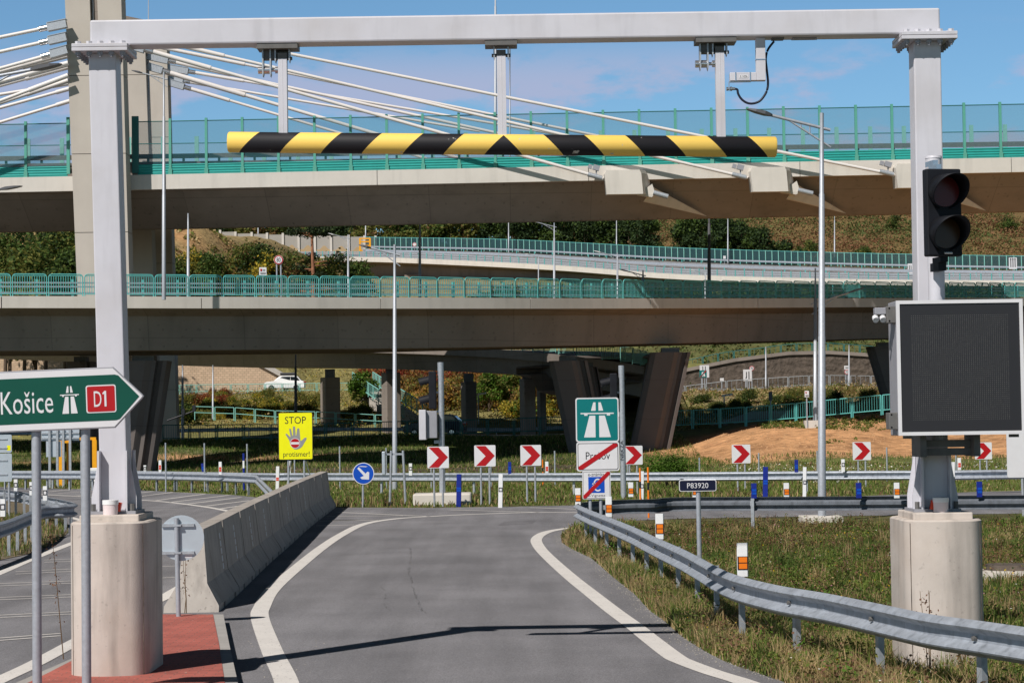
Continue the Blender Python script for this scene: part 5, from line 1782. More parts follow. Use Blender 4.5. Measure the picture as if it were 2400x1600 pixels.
def capsule(mb, a, b, ra, rb, y):
    (ax, az), (bx, bz) = wl_(*a), wl_(*b)
    ra, rb = ra / 5.2275 / sW, rb / 5.2275 / sW
    an = math.atan2(bz - az, bx - ax)
    pts = [(bx + rb * math.cos(an + t), bz + rb * math.sin(an + t)) for t in [math.radians(q) for q in range(-90, 91, 18)]]
    pts += [(ax + ra * math.cos(an + t), az + ra * math.sin(an + t)) for t in [math.radians(q) for q in range(90, 271, 18)]]
    mb.plate(list(reversed(pts)), y - .0012, y)
hand_outline = [(440, 775), (412, 720), (405, 688), (358, 612), (368, 602), (378, 606), (416, 645), (420, 640), (403, 552), (412, 540), (426, 546), (444, 630), (450, 628), (450, 522), (464, 512), (477, 522), (484, 628), (490, 628), (502, 545), (516, 536), (529, 546), (540, 690), (548, 696), (590, 658), (608, 654), (619, 662), (612, 680), (560, 765), (532, 788), (500, 798), (465, 796)]
pts = [wl_(x, y) for x, y in hand_outline]
MB().plate(pts, -.0075, -.0055).build('hand_symbol', M['hand'], wt)
cx_, cz_ = wl_(475, 722); rr2 = 62 / 5.2275 / sW
MB().plate(disc(rr2, 26, cx_, cz_), -.0095, -.0078).build('disc_rim', M['white'], wt)
MB().plate(disc(rr2 * .91, 26, cx_, cz_), -.0115, -.0098).build('disc', M['red'], wt)
MB().plate(rrect(rr2 * 1.65, rr2 * .46, .005, 2, cx_, cz_), -.0135, -.0118).build('bar', M['white'], wt)
for x in (388, 582):
    q = wl_(x, 0)[0]
    MB().tube([(q, .06, -.1), (q, .06, c.z)], .035, 8).build('post', M['pole'], wt)
for a, b in (((420, 935), (340, 1080)), ((595, 935), (668, 1085))):
    p0, p1 = wl_(*a), wl_(*b)
    MB().tube([(p0[0], .1, p0[1]), (p1[0] * 1.2, 1.0, max(p1[1] - .9, 0))], .022, 6).build('strut', M['white_post'], wt)

# ------------------------------------------------------------------ blue keep right arrow
p = U(*crop7z(1315, 1093), 65.0)
sB = F / 65.0
kt2 = thing('arrow_sign', 'round blue sign with a white arrow pointing down to the right', 'sign', (p.x, 65.0, 0))
r_ = 133 / 5.2275 / sB
MB().plate(disc(r_, 36, 0, p.z), 0, .02).build('rim', M['white'], kt2)
MB().plate(disc(r_ * .93, 36, 0, p.z), -.004, -.0015).build('disc', M['signblue'], kt2)
q = r_ * .95 / 125
ar = [(-70, 70), (-52, 90), (30, 10), (50, 45), (74, 25), (72, -75), (-25, -70), (-40, -48), (8, -32), (-72, 52)]
ar = [(-72, 60), (-55, 80), (26, -2), (50, 22), (72, 14), (68, -74), (-18, -68), (-38, -48), (6, -28)]
MB().plate([(x * q, p.z + z * q) for x, z in ar], -.0065, -.0045).build('arrow', M['white'], kt2)
MB().plate([(-58 * q, p.z + 86 * q), (-30 * q, p.z + 92 * q), (52 * q, p.z + 86 * q), (30 * q, p.z + 78 * q), (-20 * q, p.z + 82 * q)], -.0065, -.0045).build('arrow_remnant', M['white'], kt2)
MB().tube([(-.03, .05, -.1), (-.01, .05, p.z)], .035, 10).build('post', M['pole'], kt2)

# ------------------------------------------------------------------ motorway sign stack
YM = 44.0
sM_ = F / YM
base = U(*crop1z(377, 1500), YM)
mt_ = thing('motorway_sign', 'green motorway sign above a crossed out Prešov plate and a crossed out e-vignette plate', 'sign', (base.x, YM, 0))
def ml(x, y):
    v = U(*crop1z(x, y), YM)
    return v.x - base.x, v.z
def panel(x0, x1, y0, y1, rad, edge, face, inset, par, names):
    a, b = ml(x0, y0), ml(x1, y1)
    w, h, cx, cz = b[0] - a[0], a[1] - b[1], (a[0] + b[0]) / 2, (a[1] + b[1]) / 2
    bp = MB().plate(rrect(w, h, rad, 4, cx, cz), 0, .025).build(names, edge, par)
    return bp, w, h, cx, cz
bp, w, h, cx, cz = panel(190, 592, 440, 840, .05, M['white'], None, 0, mt_, 'motorway_plate')
MB().plate(rrect(w - .05, h - .05, .04, 4, cx, cz), -.004, -.0015).build('green_field', M['motorway'], bp)
mb = MB()
for poly_ in motorway_symbol(cx, cz - .0, w * .77, h * .79): mb.plate(poly_, -.0065, -.0045)
mb.build('motorway_symbol', M['white'], bp)
bp, w, h, cx, cz = panel(199, 597, 846, 1108, .05, M['white'], None, 0, mt_, 'town_plate')
MB().plate(rrect(w - .05, h - .05, .04, 4, cx, cz), -.003, -.0015).build('border', M['ink'], bp)
MB().plate(rrect(w - .075, h - .075, .032, 4, cx, cz), -.005, -.0035).build('face', M['white'], bp)
tx, tz2 = ml(397, 972)
MB().add(*text_geo('Prešov', 222 / 3.92 / sM_, 68 / 3.92 / sM_, tx, tz2 + .005, -.0065)).build('lettering', M['ink'], bp)
def slash(cx, cz, w, h, t, y, par):
    pts = [(cx - w / 2, cz - h / 2), (cx - w / 2 + t, cz - h / 2), (cx + w / 2, cz + h / 2 - t * h / w), (cx + w / 2, cz + h / 2), (cx + w / 2 - t, cz + h / 2), (cx - w / 2, cz - h / 2 + t * h / w)]
    MB().plate(pts, y - .002, y).build('slash', M['red'], par)
slash(cx, cz, w - .075, h - .075, .09, -.0075, bp)
bp, w, h, cx, cz = panel(252, 517, 1114, 1366, .03, M['white'], None, 0, mt_, 'vignette_plate')
MB().plate(rrect(w - .03, h - .03, .02, 4, cx, cz), -.003, -.0015).build('border', M['ink'], bp)
MB().plate(rrect(w - .045, h - .045, .016, 4, cx, cz), -.005, -.0035).build('face', M['white'], bp)
a, b = ml(308, 1165), ml(460, 1310)
MB().plate(rrect(b[0] - a[0], a[1] - b[1], .006, 2, (a[0] + b[0]) / 2, (a[1] + b[1]) / 2), -.0065, -.0055).build('blue_field', M['signblue'], bp)
tx, tz2 = ml(383, 1238)
MB().add(*text_geo('€', 78 / 3.92 / sM_, 118 / 3.92 / sM_, tx, tz2, -.008)).build('euro_symbol', M['white'], bp)
tx, tz2 = ml(381, 1141)
MB().add(*text_geo('e-známka', 148 / 3.92 / sM_, 33 / 3.92 / sM_, tx, tz2, -.0065)).build('lettering', M['ink'], bp)
tx, tz2 = ml(385, 1338)
MB().add(*text_geo('e-Vignette', 158 / 3.92 / sM_, 30 / 3.92 / sM_, tx, tz2, -.0065)).build('lettering', M['ink'], bp)
slash(cx + .0, cz + .005, w - .03, h - .03, .055, -.0095, bp)
for x in (328, 425):
    q = ml(x, 1400)[0]
    MB().tube([(q, .06, -.1), (q, .06, ml(0, 450)[1])], .035, 12).build('post', M['pole'], mt_)

# ------------------------------------------------------------------ number plate sign
YP = 31.6
sP = F / YP
q = U(*crop1z(1314, 1243), YP); qb = U(1640, 1301, YP)
pt_ = thing('number_sign', 'small dark blue plate reading P83920 on a zinc post behind the guardrail', 'sign', (q.x, YP, 0))
w, h = 342 / 3.92 / sP, 106 / 3.92 / sP
MB().plate(rrect(w, h, .03, 4, 0, q.z), 0, .015).build('rim', M['white'], pt_)
MB().plate(rrect(w - .022, h - .022, .022, 4, 0, q.z), -.003, -.001).build('plate', M['navy'], pt_)
MB().add(*text_geo('P83920', 194 / 3.92 / sP, 48 / 3.92 / sP, 0, q.z, -.0045)).build('lettering', M['white'], pt_)
MB().tube([(qb.x - q.x, .05, -.1), (.01, .05, q.z)], .035, 14).build('post', M['pole'], pt_)

# white board with slanting bars cut by the right edge of the view
YE = 53.0
q = U(2403, 1066, YE)
sE = F / YE
eb = thing('stripe_board', 'white board with dark blue slanting bars at the far right edge below the message board', 'sign', (q.x, YE, 0))
MB().plate(rrect(86 / sE, 104 / sE, .04, 3, 0, q.z), 0, .02).build('panel', M['white'], eb)
for i, (x, z, L) in enumerate(((-28, 42, 30), (-20, 22, 44), (8, 12, 44))):
    d = .7071
    a = (x / sE, z / sE); b = ((x + L * .62) / sE, (z + L * .8) / sE)
    nx, nz2 = -.8 * 2.6 / sE, .62 * 2.6 / sE
    b = (min(b[0], 38 / sE), min(b[1], 48 / sE))
    MB().plate([(a[0] + nx, a[1] + nz2), (a[0] - nx, a[1] - nz2), (b[0] - nx, b[1] - nz2), (b[0] + nx, b[1] + nz2)], -.004, -.0015).build('bar', M['navy'], eb)
MB().tube([(-6 / sE, .05, -.1), (-8 / sE, .05, q.z)], .035, 10).build('post', M['pole'], eb)

# ------------------------------------------------------------------ marker posts
def marker(label, base, kind, h=.9, w=.12, rz=0.0, lean=0.0, group=None):
    t = thing('marker_post', label, 'marker post', base, rz=rz, group=group)
    t.rotation_euler = (0, lean, rz)
    body = {'orange': 'white_post', 'red': 'white_post', 'black': 'white_post', 'blue': 'blue', 'plain': 'white_post'}[kind]
    d = .05
    pr = [(-w / 2, -.0), (-w / 2 + .012, -d / 2), (w / 2 - .012, -d / 2), (w / 2, 0), (w / 2, d / 2), (-w / 2, d / 2)]
    n = len(pr)
    vs = [(x, y, 0) for x, y in pr] + [(x, y, h - .02 if y > 0 else h) for x, y in pr]
    MB().add(vs, [tuple(reversed(range(n))), tuple(range(n, 2 * n))] + [(i, (i + 1) % n, (i + 1) % n + n, i + n) for i in range(n)]).build('body', M[body], t)
    top = h - .40 if h > .6 else h * (.60 if kind != 'black' else .72)
    if kind in ('orange', 'red'):
        hh = .135 if h > .6 else .40 * h
        MB().bb(-w / 2 + .001, w / 2 - .001, -d / 2 - .004, -d / 2 - .001, top - hh, top).build('frame', M['ink'] if kind == 'orange' else M['white'], t)
        for k in (0, 1):
            MB().bb(-w / 2 + .016, w / 2 - .016, -d / 2 - .008, -d / 2 - .0045, top - hh + .012 + k * (hh * .5 - .004), top - hh + hh * .5 - .004 + k * (hh * .5 - .004)).build('reflector', M['orange' if kind == 'orange' else 'redref'], t)
    elif kind == 'black':
        MB().bb(-w / 2 + .01, w / 2 - .01, -d / 2 - .004, -d / 2 - .001, top - .13, top).build('frame', M['ink'], t)
        MB().bb(-w / 2 + .032, w / 2 - .028, -d / 2 - .007, -d / 2 - .0045, top - .105, top - .03).build('reflector', M['white'], t)
    elif kind == 'blue':
        for k in (0, 1):
            MB().bb(-w / 2 + .015, w / 2 - .015, -d / 2 - .005, -d / 2 - .001, top - .12 + k * .07, top - .065 + k * .07).build('reflector', M['signblue'], t)
    return t
def on_rail(px, py, dz=0.0):
    p = G(px, py, .74)
    return Vector((p.x, p.y, .72))
GR = 'reflector posts on the guardrail tops'
for (n_, x, y, kind, h, lab) in ((8, 1612, 350, 'orange', .36, 'white and orange reflector post at the guardrail bend below the motorway sign'),
                              (8, 1822, 430, 'orange', .38, 'white and orange reflector post partly covering the crossed out vignette plate'),
                              (8, 2168, 578, 'orange', .38, 'white and orange reflector post on the guardrail left of the P83920 sign'),
                              (9, 410, 830, 'orange', .38, 'largest white and orange reflector post, on the guardrail right of the P83920 sign'),
                              (8, 1972, 295, 'orange', .34, 'white and orange reflector post below the chevron beside the bush'),
                              (9, 86, 303, 'orange', .34, 'white and orange reflector post half hidden behind the P83920 plate'),
                              (9, 487, 305, 'blue', .34, 'blue reflector post left of the tall blue marker on the looped guardrail'),
                              (9, 708, 303, 'orange', .34, 'white and orange reflector post left of the tall lamp post on the looped guardrail'),
                              (9, 1200, 303, 'blue', .34, 'blue reflector post right of the tall lamp post on the looped guardrail'),
                              (9, 1459, 303, 'orange', .34, 'white and orange reflector post just left of the right gantry foot'),
                              (9, 2022, 296, 'blue', .34, 'blue reflector post right of the right gantry foot')):
    marker(lab, on_rail(*C(n_, x, y)), kind, h, .125, group=GR)
for (n_, x, y, kind, h, lab) in ((8, 1147, 142, 'blue', .42, 'blue reflector post on the far guardrail right of the second chevron'),
                              (8, 1400, 140, 'red', .42, 'white and red reflector post on the far guardrail right of the third chevron'),
                              (8, 472, 152, 'black', .42, 'white and black reflector post on the far guardrail left of the chevrons'),
                              (9, 775, 132, 'blue', .42, 'blue reflector post on the far guardrail left of the tall lamp post'),
                              (9, 1093, 128, 'black', .42, 'white and black reflector post on the far guardrail right of the tall lamp post'),
                              (9, 1590, 122, 'blue', .42, 'blue reflector post on the far guardrail behind the right gantry post'),
                              (9, 1884, 114, 'red', .40, 'white and red reflector post on the far guardrail left of the smallest chevron'),
                              (7, 1090, 130, 'red', .48, 'white and red reflector post on the far left guardrail beside the gantry post'),
                              (7, 1385, 132, 'blue', .36, 'leaning blue reflector post on the far left guardrail'),
                              (7, 1500, 146, 'red', .48, 'white and red reflector post on the far guardrail left of the yellow STOP board'),
                              (7, 1970, 136, 'red', .46, 'white and red reflector post on the far guardrail under the yellow STOP board'),
                              (7, 987, 122, 'black', .24, 'short white reflector post on the far left guardrail'),
                              (7, 108, 262, 'black', .36, 'leftmost of three white black square posts on the looped guardrail at left'),
                              (7, 215, 285, 'black', .36, 'middle one of three white black square posts, half hidden by the sign post'),
                              (7, 308, 320, 'black', .36, 'rightmost of three white black square posts at the tip of the guardrail loop'),
                              (7, 20, 428, 'black', .36, 'white black square reflector post cut by the left edge of the view')):
    marker(lab, on_rail(*C(n_, x, y)), kind, h, .12, lean=(-.12 if 'leaning' in lab else 0), group=GR)
for (n_, x, y, kind, h, w, lab) in ((8, 1082, 376, 'black', 1.02, .13, 'white marker post with a black square right of the second chevron'),
                                 (8, 798, 370, 'blue', 1.0, .15, 'tall blue snow marker post beside the white slab'),
                                 (9, 562, 345, 'blue', 1.10, .15, 'tall blue marker post behind the looped guardrail'),
                                 (9, 829, 330, 'black', 1.05, .11, 'slim white marker post left of the tall lamp post'),
                                 (8, 2043, 330, 'black', .95, .14, 'white marker post behind the guardrail bend beside the orange rods'),
                                 (9, 1836, 390, 'black', 1.3, .12, 'white marker post close behind the right gantry foot'),
                                 (7, 1887, 285, 'red', 1.05, .13, 'white and red marker post beside the left end of the concrete barrier')):
    g = G(*C(n_, x, y))
    marker(lab, (g.x, g.y, -.02), kind, h, w, lean=.03)
for px, y0, y1, Y, lab in ((C(8, 2090, 0)[0], C(8, 0, 100)[1], C(8, 0, 300)[1], 55.0, 'thin orange rod right of the white marker post at the guardrail bend'),
                           (C(8, 2035, 0)[0], C(8, 0, 105)[1], C(8, 0, 260)[1], 58.0, 'thin orange rod just behind the white marker post at the guardrail bend'),
                           (C(8, 1372, 0)[0], C(8, 0, 50)[1], C(8, 0, 150)[1], 84.0, 'thin orange rod beyond the far guardrail near the third chevron')):
    a, b = U(px, y0, Y), U(px, y1, Y)
    t = thing('snow_rod', lab, 'rod', (b.x, Y, 0))
    hh = a.z - .3 * 0
    MB().tube([(0, 0, -.05), (0, 0, hh * .55)], .028, 6).build('lower_rod', M['orange'], t)
    MB().tube([(0, 0, hh * .55), (0, 0, hh * .7)], .028, 6).build('dark_band', M['ink'], t)
    MB().tube([(0, 0, hh * .7), (0, 0, hh)], .028, 6).build('upper_rod', M['orange'], t)
g = U(*C(7, 1660, 145), 84.0)
t = thing('snow_rod', 'tall blue and white banded rod on the verge left of the yellow STOP board', 'rod', (g.x, 84.0, 0))
zt = U(*C(7, 1660, 5), 84.0).z
for k in range(5):
    MB().tube([(0, 0, zt * k / 5), (0, 0, zt * (k + 1) / 5)], .05, 6).build('band', M['blue' if k % 2 == 0 else 'white_post'], t)

# ------------------------------------------------------------------ wire fence behind the far guardrail
wft = thing('wire_fence', 'low wire mesh fence on zinc posts along the grass behind the far guardrail', 'fence', (0, 83, 0))
fp = [(190, 1035), (300, 1036), (388, 1037), (479, 1038), (579, 1039.5), (690, 1041), (796, 1045.5), (905, 1049), (1010, 1052), (1150, 1054), (1300, 1056), (1470, 1058), (1639, 1072), (1778, 1061), (1915, 1056), (2078, 1048), (2240, 1050), (2380, 1048)]
ftop = []
for x, y in fp:
    p = U(x, y, 83.0)
    ftop.append(p)
    MB().tube([(p.x, 83, -.1), (p.x, 83, p.z)], .032, 7).build('post', M['galv'], wft, world=True)
wm = MB()
for a, b in zip(ftop, ftop[1:]):
    for k in range(9):
        f_ = .12 + .86 * k / 8
        pa, pb = Vector((a.x, 83, a.z * f_)), Vector((b.x, 83, b.z * f_))
        sag = (pa + pb) / 2 - Vector((0, 0, .03))
        wm.tube([pa, sag, pb], .005, 3, caps=False)
    n = 9
    for k in range(1, n):
        q = a.lerp(b, k / n)
        wm.tube([(q.x, 83.0, .1), (q.x, 83.0, q.z * .97)], .004, 3, caps=False)
tag(wm.build('wire', M['galv'], wft), kind='stuff')

# ------------------------------------------------------------------ street lamps
def street_lamp(label, px, ytop, ybase, Y, reach=1.7, side=-1, zbase=None, r0=.10, r1=.055, mat='pole', base=False, lum='lum', above=.42, rise=.27, name='street_lamp', yaw=0.0, scale=1.0):
    top = U(px, ytop, Y)
    if zbase is None:
        zbase = U(px, ybase, Y).z
    bx = U(px, ybase, Y).x
    t = thing(name, label, 'lamp post', (bx, Y, zbase))
    h = top.z - zbase
    dx = top.x - bx
    MB().tube([(0, 0, -.2), (dx * .45, 0, h * .45), (dx * .451, 0, h * .4505), (dx * .8, 0, h * .8), (dx * .801, 0, h * .801), (dx, 0, h)], [r0, r0 * .86, r0 * .8, r0 * .66, r1, r1 * .9], 14).build('pole', M[mat], t)
    if base:
        MB().bb(-.5, .46, -.45, .5, -.35, .13).build('concrete_base', M['fascia'], t, bevel=.02)
    if reach:
        za = h - above * scale
        a0 = Vector((dx - side * .2 * scale, 0, za)); a1 = Vector((dx + side * reach * .72, 0, za + rise * reach * .72 + .05 * scale))
        rot = Matrix.Rotation(yaw, 3, 'Z')
        am = MB().tube([rot @ a0, rot @ a1], .038 * scale, 8)
        ao = am.build('arm', M[mat], t)
        b0 = Vector((dx - side * .2 * scale, 0, za - .42 * scale)); b1 = a0.lerp(a1, .72)
        bm_ = MB().tube([rot @ b0, rot @ b1], .024 * scale, 6)
        bm_.build('brace', M[mat], t)
        st_ = MB()
        for f_ in (.35, .5):
            st_.tube([rot @ a0.lerp(a1, f_), rot @ b0.lerp(b1, f_ / .72 * .98)], .015 * scale, 5)
        st_.build('strut', M[mat], t)
        d = (a1 - a0).normalized()
        n_ = Vector((0, 1, 0)); u_ = d.cross(n_) * (1 if d.cross(n_).z > 0 else -1)
        L = reach * .36
        sect = [(-.05, .045, .05), (.02, .07, .09), (.25, .10, .16), (.62, .075, .17), (.9, .035, .12), (1.0, .012, .05)]
        vs = []
        for f_, hh, wv in sect:
            c_ = a1 + d * (L * f_)
            for su, sv in ((1, 1), (1, -1), (-.7, -1), (-.7, 1)):
                vs.append(rot @ (c_ + u_ * (hh * .5 * su * scale) + n_ * (wv * sv * scale)))
        n6 = len(sect)
        fs = [(i * 4 + k, i * 4 + (k + 1) % 4, (i + 1) * 4 + (k + 1) % 4, (i + 1) * 4 + k) for i in range(n6 - 1) for k in range(4)] + [(3, 2, 1, 0), (4 * n6 - 4, 4 * n6 - 3, 4 * n6 - 2, 4 * n6 - 1)]
        MB().add(vs, fs).build('luminaire', M[lum], ao)
    return t
street_lamp('tall zinc lamp post right of the P83920 sign with its arm over the lane', 1926, 265, 1221, 51.6, 1.72, zbase=.02, base=True)
street_lamp('zinc lamp post left of the middle with a long arm, behind the blue arrow sign', 925, 573, 1142, 82.0, 1.3, zbase=0, r0=.10)
street_lamp('lamp post standing in the railing gap of the lower bridge beside the left gantry post', 384, 169, 694, 117.2, 1.68, r0=.115)
street_lamp('lamp post with its head crossing the white stays at the top left corner', -66, 150, 1200, 48.0, 1.9, side=1, zbase=0, rise=.16)
street_lamp('lamp post with only its head showing at the left edge before the upper bridge', -100, 432, 1120, 72.0, 2.05, side=1, zbase=0, rise=.12)
street_lamp('dark lamp post in shade beside the tall lamp with its arm to the right', 1911, 628, 983, 141.0, 3.1, side=1, r0=.16, base=False, above=1.5, scale=1.6, mat='galv', lum='lum', rise=.30)
bb_ = U(1902, 990, 140.5)
MB_ = MB().bb(-.45, .45, -.4, .5, -.8, .25)
tag(MB_.build('concrete_block', M['fascia'], None, loc=(0, 0, 0)), 'square concrete footing of the dark lamp post on the sand bank', 'block').location = (bb_.x, 140.5, bb_.z - .1)
# lamps on and beyond the lower bridge
for lab, px, yt, yb, Y, reach, side, kw in (
        ('grey lamp pole behind the bridge railing left of the 80 speed sign', 441, 500, 692, 133.0, 0, -1, dict(r0=.10)),
        ('grey lamp pole behind the bridge railing near the middle, without an arm showing', 984, 500, 700, 150.0, 0, -1, dict(r0=.11)),
        ('lamp post with a pale head left of the pine, before the wavy noise wall', 816, 550, 700, 215.0, 1.9, -1, dict(r0=.12, lum='lum_white')),
        ('lamp post with a white head directly under the middle of the upper bridge', 1299, 522, 700, 195.0, 2.2, -1, dict(r0=.12, lum='lum_white')),
        ('lamp post with a white head before the distant glass screen', 1447, 592, 700, 190.0, 2.0, -1, dict(r0=.11, lum='lum_white')),
        ('small distant lamp with a pale head between two taller lamps', 1262, 596, 700, 300.0, 1.8, -1, dict(r0=.1, lum='lum_white')),
        ('lamp on the lower bridge with a dark arm and pale head at the shadow edge', 1507, 633, 699, 152.0, 1.6, -1, dict(r0=.11, lum='lum')),
        ('small distant lamp with a pale head seen just above the shaded railing', 1653, 634, 699, 260.0, 1.7, -1, dict(r0=.1, lum='lum_white')),
        ('tall dark pole rising from the shaded lower bridge to the upper bridge', 1662, 480, 700, 151.0, 0, -1, dict(r0=.14, mat='lum')),
        ('slender pole on the distant viaduct left of the hanging tube middle', 1192, 490, 590, 455.0, 0, -1, dict(r0=.14)),
        ('slender pole on the distant viaduct above the white headed lamp', 1445, 490, 606, 448.0, 0, -1, dict(r0=.14)),
        ('slender pole on the distant viaduct before the dark trees', 1706, 490, 614, 430.0, 0, -1, dict(r0=.15)),
        ('slender pole on the distant viaduct right of the tall lamp post', 1956, 490, 622, 420.0, 0, -1, dict(r0=.15)),
        ('slender pole at the far left end of the distant viaduct', 857, 490, 560, 478.0, 0, -1, dict(r0=.15)),
        ('slender pole behind the wavy noise wall left of the pine', 605, 500, 556, 486.0, 0, -1, dict(r0=.15)),
        ('pale pole on the back road below the bridge, nearest the left pier', 428, 855, 1034, 158.0, 0, -1, dict(r0=.11)),
        ('pale slim pole in front of the autumn bushes left of the white car', 499, 855, 976, 186.0, 0, -1, dict(r0=.09)),
        ('dark pole rising behind the yellow STOP board', 693, 830, 972, 156.0, 0, -1, dict(r0=.12, mat='lum')),
        ('slim pole before the brown stone wall', 1795, 812, 912, 196.0, 0, -1, dict(r0=.09)),
        ('slim pole beside the town name sign before the shaded stone wall', 1990, 808, 910, 195.0, 0, -1, dict(r0=.09)),
        ('slender light mast above the middle of the gantry beam', 1161, -80, 400, 146.0, 0, -1, dict(r0=.11)),
        ('thin mast seen right of the middle hanger before the clouds', 1195, 60, 400, 147.0, 0, -1, dict(r0=.06, r1=.05)),
        ('thin white mast above the left part of the gantry beam', 348, -60, 300, 150.0, 0, -1, dict(r0=.05, r1=.03))):
    street_lamp(lab, px, yt, yb, Y, reach, side, name='street_lamp' if reach else 'lamp_pole', **kw)
for lab, px, yt, yb, Y in (('small park lamp with a white head on the path right of the splayed pier', 1698, 927, 985, 172.0), ('small park lamp before the autumn trees between two columns', 1122, 924, 1010, 182.0)):
    a, b = U(px, yt, Y), U(px, yb, Y)
    t = thing('park_lamp', lab, 'lamp', b)
    MB().tube([(0, 0, -.6), (0, 0, a.z - b.z)], .06, 8).build('pole', M['pole'], t)
    MB().box((.25, 0, a.z - b.z + .05), (.9, .35, .16), Matrix.Rotation(-.15, 3, 'Y')).build('head', M['white_post'], t, bevel=.04)

# ------------------------------------------------------------------ signal masts by the far guardrail
def side_signal(par, x, z, s, side=-1):
    """two lamp signal head seen from the side, hoods to the left"""
    hb_ = MB().bb(x - .13, x + .10, -.18, .18, z - .55 * s, z + .55 * s)
    o = hb_.build('signal_head', M['housing'], par, bevel=.03)
    for dz in (.27, -.27):
        n = 14
        vs, fs = [], []
        for i in range(n + 1):
            a = math.radians(-30 + 240 * i / n)
            for L in (0, .34 - .1 * (1 - math.sin(a)) * .5):
                vs.append((x - .13 - L, .16 * math.cos(a), z + dz * s + .16 * math.sin(a) - .25 * L))
        for i in range(n): fs.append((2 * i, 2 * i + 1, 2 * i + 3, 2 * i + 2))
        MB().add(vs, fs).build('hood', M['housing'], o)
p0, p1 = U(*crop8z(284, 113), 67.0), U(*crop8z(303, 1400), 67.0)
t = thing('signal_mast', 'zinc signal mast with grey sign box and side on traffic signal behind the leftmost chevron', 'signal mast', (p1.x, 67.0, 0))
MB().tube([(0, 0, -.1), (p0.x - p1.x, 0, p0.z)], .095, 16).build('mast', M['galv'], t)
q = U(*crop8z(215, 368), 67.0)
side_signal(t, q.x - p1.x, q.z, 1.08)
MB().bb(q.x - p1.x + .1, .0, -.03, .03, q.z - .1, q.z - .04).build('bracket', M['galv'], t)
a, b = U(*crop8z(90, 550), 67.0), U(*crop8z(272, 822), 67.0)
bx = MB().bb(a.x - p1.x, a.x - p1.x + .22, -.45, .3, b.z, a.z).build('sign_box', M['steel_paint'], t, bevel=.02)
MB().bb(a.x - p1.x + .22, b.x - p1.x - .05, -.3, .25, b.z + .05, a.z - .04).build('box_back', M['steel_grey'], bx, bevel=.02)
MB().bb(a.x - p1.x + .2, b.x - p1.x + .1, -.06, 0, a.z - .09, a.z - .03).build('bracket', M['galv'], bx)
MB().bb(a.x - p1.x + .45, b.x - p1.x + .1, -.06, 0, b.z - .12, b.z - .02).build('bracket', M['galv'], bx)
p0, p1 = U(*crop1z(611, 142), 69.0), U(*crop1z(630, 1120), 69.0)
t = thing('signal_mast', 'zinc signal mast with side on traffic signal just right of the green motorway sign', 'signal mast', (p1.x, 69.0, 0))
MB().tube([(p1.x - p1.x, 0, -.1), (p0.x - p1.x, 0, p0.z)], .092, 16).build('mast', M['galv'], t)
q = U(*crop1z(545, 370), 69.0)
side_signal(t, q.x - p1.x, q.z, 1.0)
MB().bb(q.x - p1.x - .1, q.x - p1.x + .15, -.05, .05, q.z - .85, q.z - .6).build('sensor', M['white'], t)
MB().bb(q.x - p1.x + .1, .0, -.03, .03, q.z - .1, q.z - .04).build('bracket', M['galv'], t)
tv, tf = text_geo('NRKZA', .62, .13, 0, 0, 0)
zz = U(*crop1z(620, 920), 69.0).z
tv = [(-.02 - v[2] * .8 - .02, -.10, zz + v[0]) for v in tv]
MB().add(tv, tf).build('lettering', M['ink'], t)
# concrete slabs under the masts
for lab, x0, x1, y0, y1, Y in (('white weathered concrete slab at the foot of the grey boxed signal mast', crop8z(36, 0)[0], crop8z(568, 0)[0], crop8z(0, 1358)[1], crop8z(0, 1402)[1], 66.5),):
    a, b = U(x0, y0, Y), U(x1, y1, Y)
    tag(MB().bb(-(b.x - a.x) / 2, (b.x - a.x) / 2, -.5, .8, -.1, .34).build('concrete_slab', M['fascia'], None, loc=(0, 0, 0), bevel=.05), lab, 'slab').location = ((a.x + b.x) / 2, Y, 0)
# small sign seen edge on beside the middle lamp
p = U(*crop7z(1735, 1340), 66.0)
t = thing('edge_sign', 'narrow sign seen edge on, held by two thin zinc posts below the middle lamp', 'sign', (p.x, 66.0, 0))
zt = U(*crop7z(1735, 820), 66.0).z
for x in (-.26, .26):
    MB().tube([(x * .95, 0, -.1), (x * .7, 0, zt + .02)], .038, 8).build('post', M['galv'], t)
MB().bb(-.46, -.36, -.2, .25, zt - .72, zt).build('panel', M['alu'], t, bevel=.02)
MB().bb(-.36, .2, .02, .05, zt - .12, zt - .06).build('bracket', M['galv'], t)

# ------------------------------------------------------------------ sign backs and gate at the far left
Yl = 60.0
t = thing('sign_back', 'pair of grey sign backs stacked at the left edge below the arrow sign', 'sign', (U(10, 1100, Yl).x, Yl, 0))
x0, x1 = U(-40, 1060, Yl).x, U(27.5, 1060, Yl).x
bx = t.location.x
zs = [U(20, y, Yl).z for y in (1018, 1060, 1062, 1128)]
for a, b in ((zs[1], zs[0]), (zs[3], zs[2])):
    o = MB().plate(rrect(x1 - x0, b - a, .04, 3, (x0 + x1) / 2 - bx, (a + b) / 2), 0, .02).build('panel', M['alu'], t)
    for f_ in (.25, .75):
        MB().bb(x0 - bx, x1 - bx - .12, -.02, -.002, a + (b - a) * f_ - .015, a + (b - a) * f_ + .015).build('stiffener', M['galv'], o)
MB().bb(x1 - bx - .13, x1 - bx - .03, -.004, -.001, zs[1] + .06, zs[1] + .2).build('sticker', M['yellow_sign'], t)
for dx in (-.62, .12):
    MB().tube([(dx, .05, -.1), (dx, .05, zs[0] - .05)], .035, 8).build('post', M['pole'], t)
Yl = 92.0
xa, xb = U(97, 1020, Yl).x, U(186, 1020, Yl).x
t = thing('sign_back', 'wide ribbed sign back with four uprights left of the orange frame', 'sign', ((xa + xb) / 2, Yl, 0))
